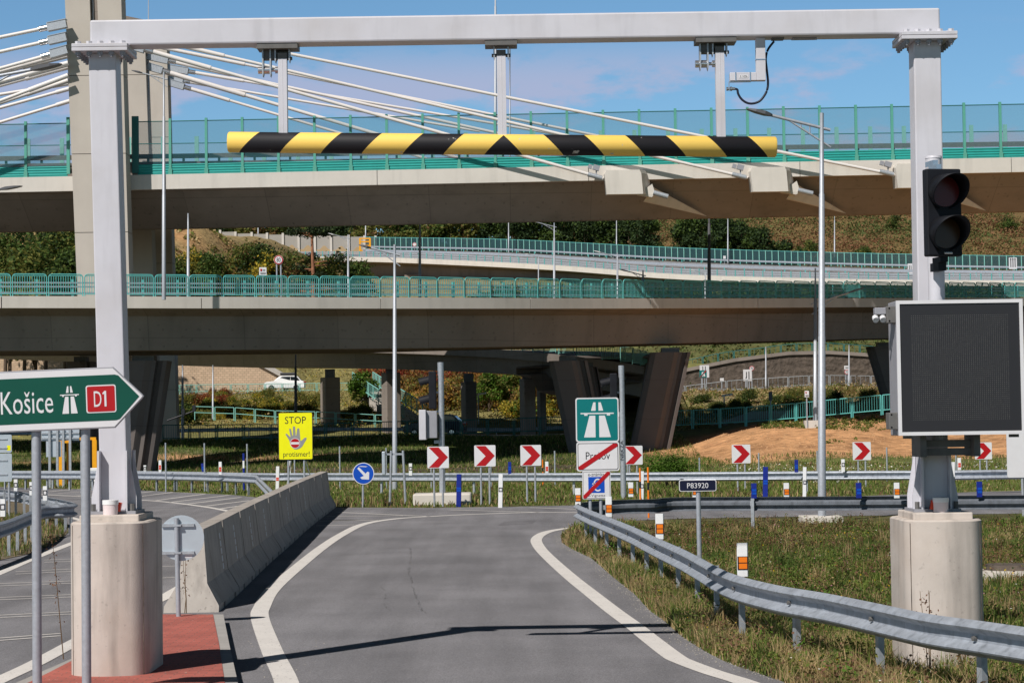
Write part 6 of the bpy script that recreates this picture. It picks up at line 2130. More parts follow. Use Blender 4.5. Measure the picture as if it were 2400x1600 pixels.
zt, zm, zb = U(140, 1005, Yl).z, U(140, 1032, Yl).z, U(140, 1070, Yl).z
MB().bb(xa - t.location.x, xb - t.location.x, 0, .04, zm, zt).build('panel', M['alu'], t)
MB().bb(xa - t.location.x + .2, xa - t.location.x + .85, 0, .04, zb, zm - .02).build('panel', M['alu'], t)
for px in (117, 135, 149, 165):
    q = U(px, 1050, Yl).x - t.location.x
    MB().bb(q - .05, q + .05, -.1, -.005, -.1, zt).build('upright', M['galv'], t)
for zz in (zt - .18, zm + .1):
    MB().bb(xa - t.location.x, xb - t.location.x, -.05, -.01, zz - .03, zz + .03).build('crossbar', M['galv'], t)
Yl = 95.0
xs3 = [U(px, 1070, Yl).x for px in (146, 162, 222)]
zt = U(180, 1031, Yl).z
t = thing('orange_frame', 'bright orange steel goal shaped frame beyond the left guardrail', 'frame', ((xs3[0] + xs3[2]) / 2, Yl, 0))
for i, x in enumerate(xs3):
    MB().bb(x - t.location.x - .10, x - t.location.x + .10, -.07 + (0 if i else -.3), .07 + (0 if i else -.3), -.1, zt).build('upright', M['yellow_frame'], t)
MB().bb(xs3[1] - t.location.x - .07, xs3[2] - t.location.x + .07, -.06, .06, zt - .0, zt + .12).build('crossbar', M['yellow_frame'], t)
MB().bb(xs3[0] - t.location.x - .05, xs3[1] - t.location.x + .05, -.30, .02, zt - .12, zt - .02).build('crossbar', M['yellow_frame'], t)
g = U(220, 1137, 90.0)
tag(MB().bb(-.22, .45, -.3, .3, -.1, .85).build('cabinet', M['white_post'], None, loc=(0, 0, 0), bevel=.02), 'white cabinet beside the left gantry post beyond the guardrail', 'cabinet').location = (g.x, 90.0, 0)
# lid and ring of a manhole in the grass at the right
g = G(2378, 1363)
t = thing('manhole', 'round concrete manhole ring with a dark lid in the grass at the right edge', 'manhole', (g.x, g.y + .4, 0))
MB().tube([(0, 0, -.1), (0, 0, .14), (0, 0, .16)], [.44, .42, .40], 24).build('ring', M['concrete'], t)
MB().tube([(0, 0, .15), (0, 0, .24)], [.36, .34], 24).build('lid', M['rock'], t)

# ------------------------------------------------------------------ railings and roads under the bridges
def long_railing(name, label, pts, Hh, panelL, mat, bars=True, every=.16, two=False):
    t = thing(name, label, 'railing', pts[0])
    path = [Vector(p) for p in pts]
    segs = along(path, panelL, 0)
    for (p, d), (q, _) in zip(segs, segs[1:]):
        mb = MB()
        L = (q - p).length
        dd = (q - p).normalized()
        for zz in ((Hh, .12) if not two else (Hh, Hh * .45)):
            mb.tube([p + Vector((0, 0, zz)) + dd * .06, q + Vector((0, 0, zz)) - dd * .06], .035, 5)
        for e in (p + dd * .06, q - dd * .06):
            mb.tube([e - Vector((0, 0, .2)), e + Vector((0, 0, Hh))], .045, 5)
        if bars:
            n = int(L / every)
            for k in range(1, n):
                e = p.lerp(q, k / n)
                mb.tube([e + Vector((0, 0, .12)), e + Vector((0, 0, Hh))], .014, 4, caps=False)
        mb.build('panel', M[mat], t, world=True)
    return t
pts = [U(x, y, Y) for x, y, Y in ((380, 1031, 153), (700, 1029, 153), (950, 1022, 153), (1090, 1019, 153), (1330, 1011, 155))]
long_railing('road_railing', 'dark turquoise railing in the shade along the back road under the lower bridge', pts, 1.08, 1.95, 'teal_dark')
pts = [U(x, y, Y) for x, y, Y in ((1560, 1001, 150), (1720, 994, 148), (1860, 984, 145), (2000, 971, 143), (2240, 950, 141))]
long_railing('path_railing', 'turquoise railing climbing to the right along the top of the orange sand bank', pts, 1.12, 2.0, 'teal')
pts = [U(x, y, Y) for x, y, Y in ((455, 978, 184), (560, 981, 184), (640, 988, 184), (760, 991, 184), (900, 999, 183), (960, 1000, 183))]
long_railing('path_railing', 'pale turquoise two bar railing on the path below the autumn bushes', pts, .95, 1.75, 'teal_pale', bars=False, two=True)
pts = [U(x, y, Y) for x, y, Y in ((380, 921, 236), (500, 919.5, 236), (630, 918, 236), (860, 915, 236))]
long_railing('road_railing', 'pale turquoise railing along the upper road where the white car drives', pts, .88, 1.9, 'teal_pale')
pts = [Vector((x, 172.6, tz(x, 172.6))) for x in (-46, -20, 0, 8)]
guardrail('guardrail', 'silver guardrail on the far side of the shaded back road', [Vector((p.x, p.y, p.z)) for p in pts], 1, 4.0)
pts = [Vector((x, 196.2, tz(x, 196.2))) for x in (14, 20, 28, 36, 46)]
long_railing('slip_railing', 'grey picket barrier of the slip road before the brown stone wall', pts, .95, 1.9, 'galv', every=.45)
pts = [U(x, y, 215.6) for x, y in ((1575, 876), (1613, 867), (1700, 848), (1790, 838), (1847, 829), (1940, 827), (2019, 832), (2080, 838))]
long_railing('wall_railing', 'green railing following the curved top of the brown stone wall', pts, 1.0, 1.6, 'teal_dark', every=.5)
# stone wall
st = thing('stone_wall', 'rough brown stone retaining wall with a curved top behind the slip road', 'wall', (26, 214, 5))
top = [U(x, y, 214.5) for x, y in ((1540, 886), (1613, 870), (1660, 860), (1720, 848), (1790, 839), (1847, 832), (1940, 830), (2019, 835), (2120, 843), (2300, 850))]
mb = MB(); vs = []
for p in top: vs += [(p.x, 214.0, 4.6), (p.x, 214.0, p.z), (p.x, 215.2, p.z), (p.x, 215.2, 4.6)]
n = len(top)
mb.add(vs, [f for i in range(n - 1) for f in ((4 * i, 4 * i + 4, 4 * i + 5, 4 * i + 1), (4 * i + 1, 4 * i + 5, 4 * i + 6, 4 * i + 2), (4 * i + 2, 4 * i + 6, 4 * i + 7, 4 * i + 3))])
mb.build('stonework', M['rock'], st, world=True)
cp = MB(); vs = []
for p in top: vs += [(p.x, 213.8, p.z), (p.x, 213.8, p.z + .35), (p.x, 215.4, p.z + .35), (p.x, 215.4, p.z)]
cp.add(vs, [f for i in range(n - 1) for f in ((4 * i, 4 * i + 4, 4 * i + 5, 4 * i + 1), (4 * i + 1, 4 * i + 5, 4 * i + 6, 4 * i + 2), (4 * i + 2, 4 * i + 6, 4 * i + 7, 4 * i + 3), (4 * i, 4 * i + 3, 4 * i + 7, 4 * i + 4))])
cp.build('coping', M['girder'], st, world=True)
# block wall
bw_ = thing('block_wall', 'tall beige block retaining wall behind the white car', 'wall', (-45, 247, 6))
def block_mat():
    m, n, l, p = new_mat('beige split blocks')
    tc = n.new('ShaderNodeTexCoord')
    mp = n.new('ShaderNodeMapping'); mp.inputs['Rotation'].default_value = (math.pi / 2, 0, 0)
    br = n.new('ShaderNodeTexBrick')
    br.inputs['Scale'].default_value = 1.0
    br.inputs['Brick Width'].default_value, br.inputs['Row Height'].default_value = .5, .26
    br.inputs['Mortar Size'].default_value = .018
    br.inputs['Color1'].default_value, br.inputs['Color2'].default_value = (.60, .43, .29, 1), (.50, .36, .24, 1)
    br.inputs['Mortar'].default_value = (.26, .19, .13, 1)
    l.new(tc.outputs['Object'], mp.inputs['Vector']); l.new(mp.outputs[0], br.inputs['Vector'])
    l.new(br.outputs['Color'], p.inputs['Base Color'])
    p.inputs['Roughness'].default_value = .9
    return m
M['blocks'] = block_mat()
MB().add([(-90, 246.6, 5.6), (-27.5, 246.6, 5.6), (-25.8, 246.6, 7.6), (-33.5, 246.6, 12.4), (-90, 246.6, 12.8), (-90, 247.4, 5.6), (-27.5, 247.4, 5.6), (-25.8, 247.4, 7.6), (-33.5, 247.4, 12.4), (-90, 247.4, 12.8)],
         [(0, 1, 2, 3, 4), (9, 8, 7, 6, 5), (1, 6, 7, 2), (2, 7, 8, 3), (3, 8, 9, 4), (0, 4, 9, 5)]).build('blockwork', M['blocks'], bw_, world=True)
MB().add([(-34, 246.2, 12.2), (-25.2, 246.2, 7.3), (-25.2, 246.2, 7.9), (-34, 246.2, 12.9), (-34, 247.6, 12.2), (-25.2, 247.6, 7.3), (-25.2, 247.6, 7.9), (-34, 247.6, 12.9)],
         [(0, 1, 2, 3), (7, 6, 5, 4), (0, 4, 5, 1), (1, 5, 6, 2), (2, 6, 7, 3), (3, 7, 4, 0)]).build('coping', M['concrete'], bw_, world=True)
# stairs with railing
sq = [U(x, y, Y) for x, y, Y in ((860, 903, 208), (900, 930, 198), (975, 978, 187), (985, 985, 186))]
stt = thing('stairs', 'outdoor stairs with pale turquoise handrail climbing the slope left of the grey boxed mast', 'stairs', sq[0])
mb = MB()
a, b = sq[0], sq[2]
for k in range(26):
    p = a.lerp(b, k / 25)
    mb.bb(p.x - 1.5, p.x + .6, p.y - .25, p.y + .7, p.z - 1.0, p.z)
mb.build('steps', M['concrete'], stt, world=True)
for off in (0.6, -1.4):
    mb = MB()
    q = [Vector((p.x + off, p.y, p.z)) for p in (sq[0], sq[1], sq[2], sq[3])]
    for zz in (1.3, .25): mb.tube([p + Vector((0, 0, zz)) for p in q], .05, 5)
    for p, d in along(q, .33): mb.tube([p + Vector((0, 0, .25)), p + Vector((0, 0, 1.3))], .016, 4, caps=False)
    for p, d in along(q, 2.0): mb.tube([p, p + Vector((0, 0, 1.3))], .05, 5)
    mb.build('handrail', M['teal_pale'], stt, world=True)

# ------------------------------------------------------------------ cars
def car(label, paint, loc, rz, box=False):
    t = thing('parked_car' if False else 'car', label, 'car', loc, rz=rz)
    W = .9
    prof = [(-2.25, .35), (-2.28, .75), (-2.2, 1.02), (-1.95, 1.1), (-1.55, 1.55), (-1.2, 1.66), (.2, 1.64), (.55, 1.55), (1.15, 1.08), (2.05, .95), (2.25, .75), (2.28, .4), (2.2, .3), (-2.2, .28)]
    def ring(y, k):
        return [(x, y, z if z < 1.05 else 1.05 + (z - 1.05) * 1) for x, z in prof]
    vs = []
    n = len(prof)
    for y, inn in ((-W, 0), (-W * .97, 0), (W * .97, 0), (W, 0)):
        for x, z in prof:
            yy = y
            if z > 1.09: yy = y * .80
            vs.append((x, yy, z))
    mb = MB().add(vs, [tuple(range(n)), tuple(reversed(range(3 * n, 4 * n)))] + [(k * n + i, (k + 1) * n + i, (k + 1) * n + (i + 1) % n, k * n + (i + 1) % n) for k in range(3) for i in range(n)])
    body = mb.build('body', M[paint], t, bevel=.05)
    for s_ in (-1, 1):
        for poly_ in ([(-1.75, 1.14), (-1.45, 1.5), (-.75, 1.55), (-.75, 1.14)], [(-.68, 1.14), (-.68, 1.55), (.18, 1.54), (.5, 1.46), (.95, 1.12)]):
            y = s_ * W * .83
            MB().plate([(x, z) for x, z in poly_], y - .03, y + .03).build('window', M['carglass'], t)
        for wx in (-1.4, 1.4):
            w = MB().tube([(wx, s_ * (W - .2), .32), (wx, s_ * (W + .02), .32)], .32, 18).build('wheel', M['tyre'], t)
            MB().tube([(wx, s_ * (W - .1), .32), (wx, s_ * (W + .035), .32)], .19, 10).build('rim', M['chrome'], w)
        MB().box((-2.24, s_ * .68, .92), (.12, .34, .17)).build('taillight', M['taillight'], t, bevel=.02)
        MB().box((2.2, s_ * .66, .8), (.14, .34, .14)).build('headlight', M['chrome'], t, bevel=.02)
    MB().add([(-1.97, -.62, 1.14), (-1.97, .62, 1.14), (-1.6, .58, 1.52), (-1.6, -.58, 1.52)], [(0, 1, 2, 3)]).build('rear_window', M['carglass'], t)
    if box:
        MB().bb(-1.3, .5, -.35, .35, 1.7, 2.02).build('roof_box', M['black'], t, bevel=.1)
    return t
p = U(1020, 1012, 159.5)
car('dark blue car in the shade behind the railing beside the signal mast', 'carblue', (p.x, 159.5, tz(p.x, 159.5) + .05), math.radians(172))
p = U(668, 917, 240)
car('white car with a black roof box on the upper road behind the railing', 'carwhite', (p.x, 240.0, tz(p.x, 240) + .05), math.radians(178), box=True)

# ------------------------------------------------------------------ small signs far behind
def small_sign(label, px, py, w, h, Y, zb, shape='rect', face='white', posts=1, text=None, cat='sign', extra=None):
    p = U(px, py, Y); s_ = F / Y
    t = thing('road_sign', label, cat, (p.x, Y, zb))
    W_, H_ = w / s_, h / s_
    zc = p.z - zb
    if shape == 'round':
        MB().plate(disc(W_ / 2, 24, 0, zc), 0, .03).build('rim', M['white'], t)
        MB().plate(disc(W_ / 2 * .96, 24, 0, zc), -.012, -.004).build('ring', M['red'], t)
        MB().plate(disc(W_ / 2 * .74, 24, 0, zc), -.024, -.014).build('face', M['white'], t)
    else:
        MB().plate(rrect(W_, H_, min(W_, H_) * .06, 3, 0, zc), 0, .03).build('panel', M[face], t)
    if text:
        MB().add(*text_geo(text[0], text[1] / s_, text[2] / s_, 0, zc, -.034)).build('lettering', M['ink'], t)
    for poly_, m_ in (extra or []):
        MB().plate([(x / s_, zc + z / s_) for x, z in poly_], -.03, -.012).build('symbol', M[m_], t)
    for k in range(posts):
        x = 0 if posts == 1 else (-.22 + .44 * k) * W_
        MB().tube([(x, .08, -.5), (x, .08, zc)], .05, 6).build('post', M['pole'], t)
    return t
zlb = lb_at(U(652, 690, 124).x).z
small_sign('round 80 speed limit sign above the bridge railing', 653, 609, 22, 22, 127.0, 9.9, 'round', text=('80', 9.5, 10), posts=2)
small_sign('small white plate with a red mark beside the 80 speed sign', 616, 636, 17, 19, 128.0, 9.9, posts=1, extra=[([(-6, 1), (-2, 1), (-2, 6), (-6, 6)], 'red'), ([(0, 2), (5, 2), (5, 5), (0, 5)], 'hand'), ([(-6, -6), (6, -6), (6, -2), (-6, -2)], 'hand')])
lane = lambda xs: [([(x - .9, -9), (x + .9, -9), (x + .9, 9), (x - .9, 9)], 'ink') for x in xs] + [([(x - 2, 9), (x + 2, 9), (x, 13)], 'ink') for x in xs]
small_sign('white three lane board on the distant viaduct at the right', 2374, 617, 19, 27, 396.0, 27.0, extra=lane((-5, 0, 5)), posts=1)
small_sign('white two lane board on the distant viaduct beside the gantry post', 2133, 630, 11, 25, 404.0, 28.0, extra=[([(-2.4, -8), (-1, -8), (-1, 8), (-2.4, 8)], 'ink'), ([(1.6, -8), (3, -8), (3, 8), (1.6, 8)], 'ink')], posts=1)
small_sign('tiny white plate on the distant viaduct right of the dark trees', 1698, 603, 6, 7, 425.0, 31.0)
small_sign('small white round sign on the distant viaduct near its left end', 971.5, 573, 10, 10, 452.0, 38.0, 'round')
small_sign('white merging lanes board before the middle of the stone wall', 1752, 879, 20, 27, 197.5, 5.3, posts=2,
           extra=[([(2.2, -9), (4, -9), (4, 9), (2.2, 9)], 'ink'), ([(-5, -7), (-3.6, -8), (-1.8, -4), (-1.8, 8), (-3.4, 8), (-3.4, -3)], 'ink')])
small_sign('round speed limit sign half hidden behind the merging lanes board', 1762, 863, 12, 12, 199.0, 5.3, 'round', text=('70', 5.5, 5.5))
small_sign('round 70 speed limit sign under the white name plate before the shaded wall', 1985, 871.5, 12, 12, 196.5, 5.3, 'round', text=('70', 5.5, 5.5), posts=2)
small_sign('white name plate above the 70 speed limit sign', 1985, 861, 13, 9, 196.6, 5.3, posts=1, extra=[([(-4, -1), (4, -1), (4, 1), (-4, 1)], 'hand')])
small_sign('white two lane board behind the crossed out green motorway end sign', 1651, 870, 22, 29, 198.5, 5.3, posts=2, extra=[([(-4.5, 2), (-3.2, 2), (-3.2, 12), (-4.5, 12)], 'ink'), ([(1.5, 2), (2.8, 2), (2.8, 12), (1.5, 12)], 'ink')])
small_sign('small green end of motorway sign with a dark slash left of the stone wall', 1648, 876, 17, 17, 197.0, 5.3, face='motorway', posts=2,
           extra=[([(-5, -6), (-.6, -6), (-.6, 5), (-2.6, 5)], 'white'), ([(.6, -6), (5, -6), (2.6, 5), (.6, 5)], 'white'), ([(-7, -7), (-5, -7), (7, 6), (7, 7.5), (5, 7.5), (-7, -5.5)], 'red')])
small_sign('tiny white plate low before the stone wall', 1692, 889, 9, 7, 197.0, 5.3)
small_sign('small grey plate with a red mark on a white post on the sand bank', 1891, 923, 10, 15, 140.0, 2.3, extra=[([(-3.4, 2), (-.6, 2), (-.6, 5), (-3.4, 5)], 'red'), ([(-3.6, -5), (3.6, -5), (3.6, -2), (-3.6, -2)], 'hand')])
small_sign('dark back of a sign on the footpath left of the climbing railing', 1806, 928, 9, 21, 165.0, 2.4, face='lum')
# surveillance arm by the left pier
p = U(392, 985, 120.0)
t = thing('camera_arm', 'dark arm with two small cameras reaching out from the left splayed pier', 'camera', p)
q = U(455, 963, 120.0)
MB().tube([(0, 0, 0), (q.x - p.x, 0, q.z - p.z)], .05, 6).build('arm', M['black'], t)
for f_ in (.6, 1.0):
    MB().box(((q.x - p.x) * f_, 0, (q.z - p.z) * f_ + .15), (.16, .2, .36)).build('camera', M['black'], t)
# orange service ladder at the left end of the viaduct
p = gp(858, 583, 470.0)
t = thing('orange_frame', 'small orange ladder frame at the left end of the distant viaduct', 'frame', p)
for x in (-1.1, 1.1): MB().bb(x - .2, x + .2, -.2, .2, 0, 2.9).build('upright', M['yellow_frame'], t)
for z in (.2, 1.2, 2.1, 2.8): MB().bb(-1.1, 1.1, -.15, .15, z - .15, z + .15).build('rung', M['yellow_frame'], t)
# lattice mast far behind
p = U(1300, 968, 235.0)
t = thing('lattice_mast', 'small pale lattice mast among the bushes between the columns and the splayed pier', 'mast', p)
hh = U(1300, 908, 235.0).z - p.z
mb = MB()
for sx in (-1, 1):
    for sy in (-1, 1): mb.tube([(sx * .5, sy * .5, -1), (sx * .12, sy * .12, hh)], .04, 4)
for k in range(7):
    z0, z1 = hh * k / 7, hh * (k + 1) / 7
    r0, r1 = .5 - .38 * k / 7, .5 - .38 * (k + 1) / 7
    mb.tube([(-r0, -r0, z0), (r1, -r1, z1)], .03, 4); mb.tube([(r0, -r0, z0), (-r1, -r1, z1)], .03, 4)
mb.build('lattice', M['galv'], t)

# dark ramp parapet behind the climbing railing
rp = [U(x, y, 163.0) for x, y in ((1668, 996), (1764, 964), (1850, 961), (1850, 978), (1762, 984))]
o_ = thing('ramp_parapet', 'low dark ramp parapet on the footpath behind the climbing turquoise railing', 'parapet', rp[0])
vs = rp + [p + Vector((0, .8, 0)) for p in rp]
MB().add(vs, [(0, 1, 2, 3, 4), (9, 8, 7, 6, 5)] + [(i, i + 5, (i + 1) % 5 + 5, (i + 1) % 5) for i in range(5)]).build('parapet_beam', M['steel_dark'], o_, world=True)
for x in (1700, 1725, 1780, 1800):
    a = U(x, 982, 163.4)
    MB().bb(a.x - .15, a.x + .15, 163.2, 163.6, tz(a.x, 163.4) - .2, a.z).build('support', M['steel_dark'], o_, world=True)

# ------------------------------------------------------------------ foliage
def np_mesh(name, V, Fc, mats, mi, parent=None, loc=None, smooth=False):
    """mesh from arrays; faces all of the same size"""
    me = bpy.data.meshes.new(name)
    V = np.asarray(V, np.float32).reshape(-1, 3)
    Fc = np.asarray(Fc, np.int32)
    k = Fc.shape[1]
    me.vertices.add(len(V)); me.vertices.foreach_set('co', V.ravel())
    me.loops.add(Fc.size); me.loops.foreach_set('vertex_index', Fc.ravel())
    me.polygons.add(len(Fc))
    me.polygons.foreach_set('loop_start', np.arange(len(Fc), dtype=np.int32) * k)
    me.polygons.foreach_set('loop_total', np.full(len(Fc), k, np.int32))
    for m in mats: me.materials.append(m)
    me.polygons.foreach_set('material_index', np.asarray(mi, np.int32))
    me.update(calc_edges=True)
    me.validate()
    o = bpy.data.objects.new(name, me)
    COL.objects.link(o)
    if parent is not None: o.parent = parent
    if loc is not None: o.location = loc
    return o

LEAF = {
    'dark': leafmat('dark green leaves', (.036, .062, .022), trans=.3),
    'mid': leafmat('mid green leaves', (.075, .12, .025), trans=.35),
    'olive': leafmat('olive leaves', (.20, .20, .05), trans=.42),
    'bright': leafmat('bright green leaves', (.075, .15, .015)),
    'yellow': leafmat('yellow autumn leaves', (.50, .38, .05), trans=.45),
    'orange': leafmat('orange autumn leaves', (.33, .17, .04)),
    'red': leafmat('red autumn leaves', (.24, .04, .02)),
    'brown': leafmat('brown leaves', (.22, .13, .055), trans=.35),
    'tan': leafmat('dry tan grass', (.46, .34, .17), var=.25, trans=.35),
    'grass': leafmat('green grass', (.15, .20, .04), trans=.38),
    'dgrass': leafmat('dark green grass', (.085, .135, .03), trans=.35),
    'rust': leafmat('rust brown seed heads', (.17, .09, .055)),
    'hillr': leafmat('reddish hill scrub', (.235, .115, .06)),
    'hillo': leafmat('olive hill scrub', (.15, .125, .045)),
    'hillg': leafmat('green hill scrub', (.10, .135, .04)),
    'pine': leafmat('pine needles', (.035, .052, .024)),
    'fy': leafmat('yellow flowers', (.70, .45, .01)),
    'fw': leafmat('white flowers', (.72, .70, .62)),
    'fp': leafmat('pink clover', (.45, .20, .26)),
}

def leaf_quads(P, size, rng, up=.25, asp=.6):
    n = len(P)
    N = rng.normal(size=(n, 3)); N[:, 2] = np.abs(N[:, 2]) + up
    N /= np.linalg.norm(N, axis=1)[:, None]
    A = np.cross(N, rng.normal(size=(n, 3))); A /= np.linalg.norm(A, axis=1)[:, None]
    B = np.cross(N, A)
    s = size * rng.uniform(.6, 1.35, n)[:, None]
    V = np.stack([P - A * s * .5, P + B * s * asp * .5, P + A * s * .5, P - B * s * asp * .5], 1)
    return V.reshape(-1, 3), np.arange(4 * n).reshape(n, 4)

def blob_points(blobs, n, rng, shell=.45):
    w = np.array([b[3] * b[4] * b[5] for b in blobs]) ** .75
    k = rng.choice(len(blobs), n, p=w / w.sum())
    B = np.array(blobs)[k]
    D = rng.normal(size=(n, 3)); D /= np.linalg.norm(D, axis=1)[:, None]
    r = (shell + (1 - shell) * rng.uniform(0, 1, n) ** .6)[:, None] * (1 + .16 * rng.normal(size=(n, 1)))
    return B[:, :3] + D * r * B[:, 3:6], k

def crown(parent, blobs, n, size, mats, weights, seed, name='crown', up=.25, shell=.45):
    rng = np.random.default_rng(seed)
    P, k = blob_points(blobs, n, rng, shell)
    V, Fq = leaf_quads(P, size, rng, up)
    # each clump leans to its own mix of leaf shades
    pref = rng.choice(len(mats), len(blobs), p=np.array(weights) / sum(weights))
    mi = np.where(rng.uniform(size=n) < .62, pref[k], rng.choice(len(mats), n, p=np.array(weights) / sum(weights)))
    return np_mesh(name, V, Fq, [LEAF[m] for m in mats], mi, parent)

def tree_blobs(rng, h, r, base, n=16):
    out = []
    for i in range(n):
        z = base + (h - base) * rng.uniform(.12, .92)
        f = math.sin(math.pi * min(max((z - base) / (h - base), .05), .95)) ** .6
        a = rng.uniform(0, 2 * math.pi)
        d = r * f * rng.uniform(.15, .78)
        q = r * rng.uniform(.26, .46)
        out.append((d * math.cos(a), d * math.sin(a), z, q, q, q * rng.uniform(.65, .95)))
    out.append((0, 0, h - r * .3, r * .36, r * .36, r * .36))
    return out

def tree(label, loc, h, r, base, mats, weights, n, size, seed, trunk=.25, group=None, name='tree', bark='bark', nb=16):
    rng = np.random.default_rng(seed)
    t = thing(name, label, 'tree', loc, group=group)
    blobs = tree_blobs(rng, h, r, base, nb)
    tm = MB().tube([(0, 0, -.8), (.1, 0, h * .3), (0, .1, h * .62)], [trunk, trunk * .75, trunk * .4], 8)
    for b in blobs[:7]:
        tm.tube([(0, 0, max(h * .2, base * .8)), (b[0] * .5, b[1] * .5, (b[2] + base) * .5), (b[0], b[1], b[2])], [trunk * .4, trunk * .25, trunk * .1], 5, caps=False)
    tm.build('trunk', M[bark], t)
    crown(t, blobs, n, size, mats, weights, seed)
    return t

def bush_proto(name, label, mats, weights, n, size, seed, r=1.0, h=1.3, group=None, nb=9):
    rng = np.random.default_rng(seed)
    t = thing(name, label, 'bush', (0, 0, -50), group=group)
    blobs = []
    for i in range(nb):
        a, d = rng.uniform(0, 2 * math.pi), r * rng.uniform(0, .65)
        q = r * rng.uniform(.3, .5)
        blobs.append((d * math.cos(a), d * math.sin(a), h * rng.uniform(.28, .72), q, q, q * .95))
    sm = MB()
    for b in blobs[:6]:
        sm.tube([(b[0] * .1, b[1] * .1, -.1), (b[0] * .7, b[1] * .7, b[2])], [.04 * r, .015 * r], 4, caps=False)
    sm.build('stems', M['bark'], t)
    crown(t, blobs, n, size, mats, weights, seed, 'foliage', shell=.3)
    return t

def plant_bushes(proto, spots, label, group):
    """copies of one bush, each turned and scaled"""
    for i, (x, y, s, sz) in enumerate(spots):
        c = copy_tree(proto)
        c.location = (x, y, tz(x, y) - .15)
        c.rotation_euler = (0, 0, R.uniform(0, 6.28))
        c.scale = (s * R.uniform(.9, 1.15), s * R.uniform(.9, 1.15), sz)
        c['label'] = label
        c['group'] = group
def drop(proto):
    for ch in list(proto.children):
        bpy.data.objects.remove(ch)
    bpy.data.objects.remove(proto)

# --- autumn bushes on the slope under the bridge
BP = {
    'yellow': bush_proto('bush', 'x', ['yellow', 'olive', 'bright'], [4, 4, 2], 3000, .115, 11, nb=13),
    'olive': bush_proto('bush', 'x', ['olive', 'mid', 'brown', 'yellow'], [5, 3, 2, 1], 3000, .115, 12, nb=13),
    'red': bush_proto('bush', 'x', ['red', 'orange', 'brown'], [3, 3, 3], 3000, .11, 13, nb=13),
    'orange': bush_proto('bush', 'x', ['orange', 'brown', 'olive', 'yellow'], [4, 3, 3, 2], 3600, .11, 14, nb=14),
    'green': bush_proto('bush', 'x', ['mid', 'dark', 'olive'], [5, 2, 3], 3000, .115, 15, nb=13),
}
def spread(n, px0, px1, y0, y1, Y0, Y1, s0, s1):
    """bush spots on the ground seen inside a photo window, back rows first"""
    out = []
    tries = 0
    while len(out) < n and tries < n * 60:
        tries += 1
        Y = R.uniform(Y0, Y1)
        px = R.uniform(px0, px1)
        x = (px - 1200) * Y / F
        z = tz(x, Y)
        row = 990 - (z - H) * F / Y - .0145 * (px - 1200)
        if y0 < row < y1:
            out.append((x, Y, R.uniform(s0, s1), R.uniform(s0, s1)))
    return out
plant_bushes(BP['yellow'], spread(40, 470, 760, 938, 990, 188, 226, .6, 1.25), 'yellow and olive autumn bush on the slope below the upper road', 'autumn bushes below the upper road')
plant_bushes(BP['olive'], spread(36, 390, 760, 934, 992, 188, 228, .55, 1.2), 'olive green bush on the slope below the upper road', 'autumn bushes below the upper road')
plant_bushes(BP['red'], spread(12, 420, 535, 932, 958, 205, 230, .6, 1.1), 'red autumn bush near the top left of the slope below the upper road', 'autumn bushes below the upper road')
plant_bushes(BP['green'], spread(4, 385, 460, 960, 995, 186, 196, 1.3, 2.0), 'dark green bush low on the slope beside the left splayed pier', 'autumn bushes below the upper road')
plant_bushes(BP['orange'], spread(22, 930, 1290, 905, 985, 190, 240, 1.7, 3.0), 'tall orange autumn bush on the slope seen between the columns', 'orange bushes between the columns')
plant_bushes(BP['red'], spread(18, 880, 1230, 880, 930, 225, 262, 1.8, 3.0), 'red brown autumn bush high on the slope seen between the columns', 'orange bushes between the columns')
plant_bushes(BP['yellow'], spread(14, 960, 1290, 915, 990, 186, 225, 1.3, 2.4), 'yellow bush at the slope foot seen between the columns', 'orange bushes between the columns')
plant_bushes(BP['green'], spread(9, 1600, 1960, 935, 988, 168, 190, .7, 1.2), 'green bush on the dry bank between the sand and the slip road', 'bushes on the bank before the slip road')
plant_bushes(BP['olive'], spread(14, 1600, 2050, 930, 988, 168, 192, .6, 1.1), 'olive bush on the dry bank between the sand and the slip road', 'bushes on the bank before the slip road')
plant_bushes(BP['olive'], spread(8, 800, 870, 940, 1000, 182, 205, .6, 1.1), 'olive bush on the slope left of the outdoor stairs', 'bushes left of the stairs')
plant_bushes(BP['brown' if 'brown' in BP else 'orange'], spread(8, 860, 940, 880, 915, 240, 258, 1.4, 2.2), 'brown autumn bush above the top of the outdoor stairs', 'bushes above the stairs')
# green slender trees between the columns and the young tree by the stairs
for lab, px, ybase, ytop, Y, r, sd in (('slender bright green tree between the third and fourth column', 1145, 985, 878, 196, 2.0, 41), ('slender green tree partly hidden by the fourth column', 1205, 985, 872, 198, 1.9, 42),
                               ('young bright green tree with a thin trunk left of the stairs', 855, 960, 872, 200, 1.5, 43)):
    p = U(px, ybase, Y); q = U(px, ytop, Y)
    tree(lab, p, q.z - p.z, r, (q.z - p.z) * .22, ['bright', 'mid', 'olive'], [5, 3, 2], 3200, .26, sd, trunk=.12, nb=18)
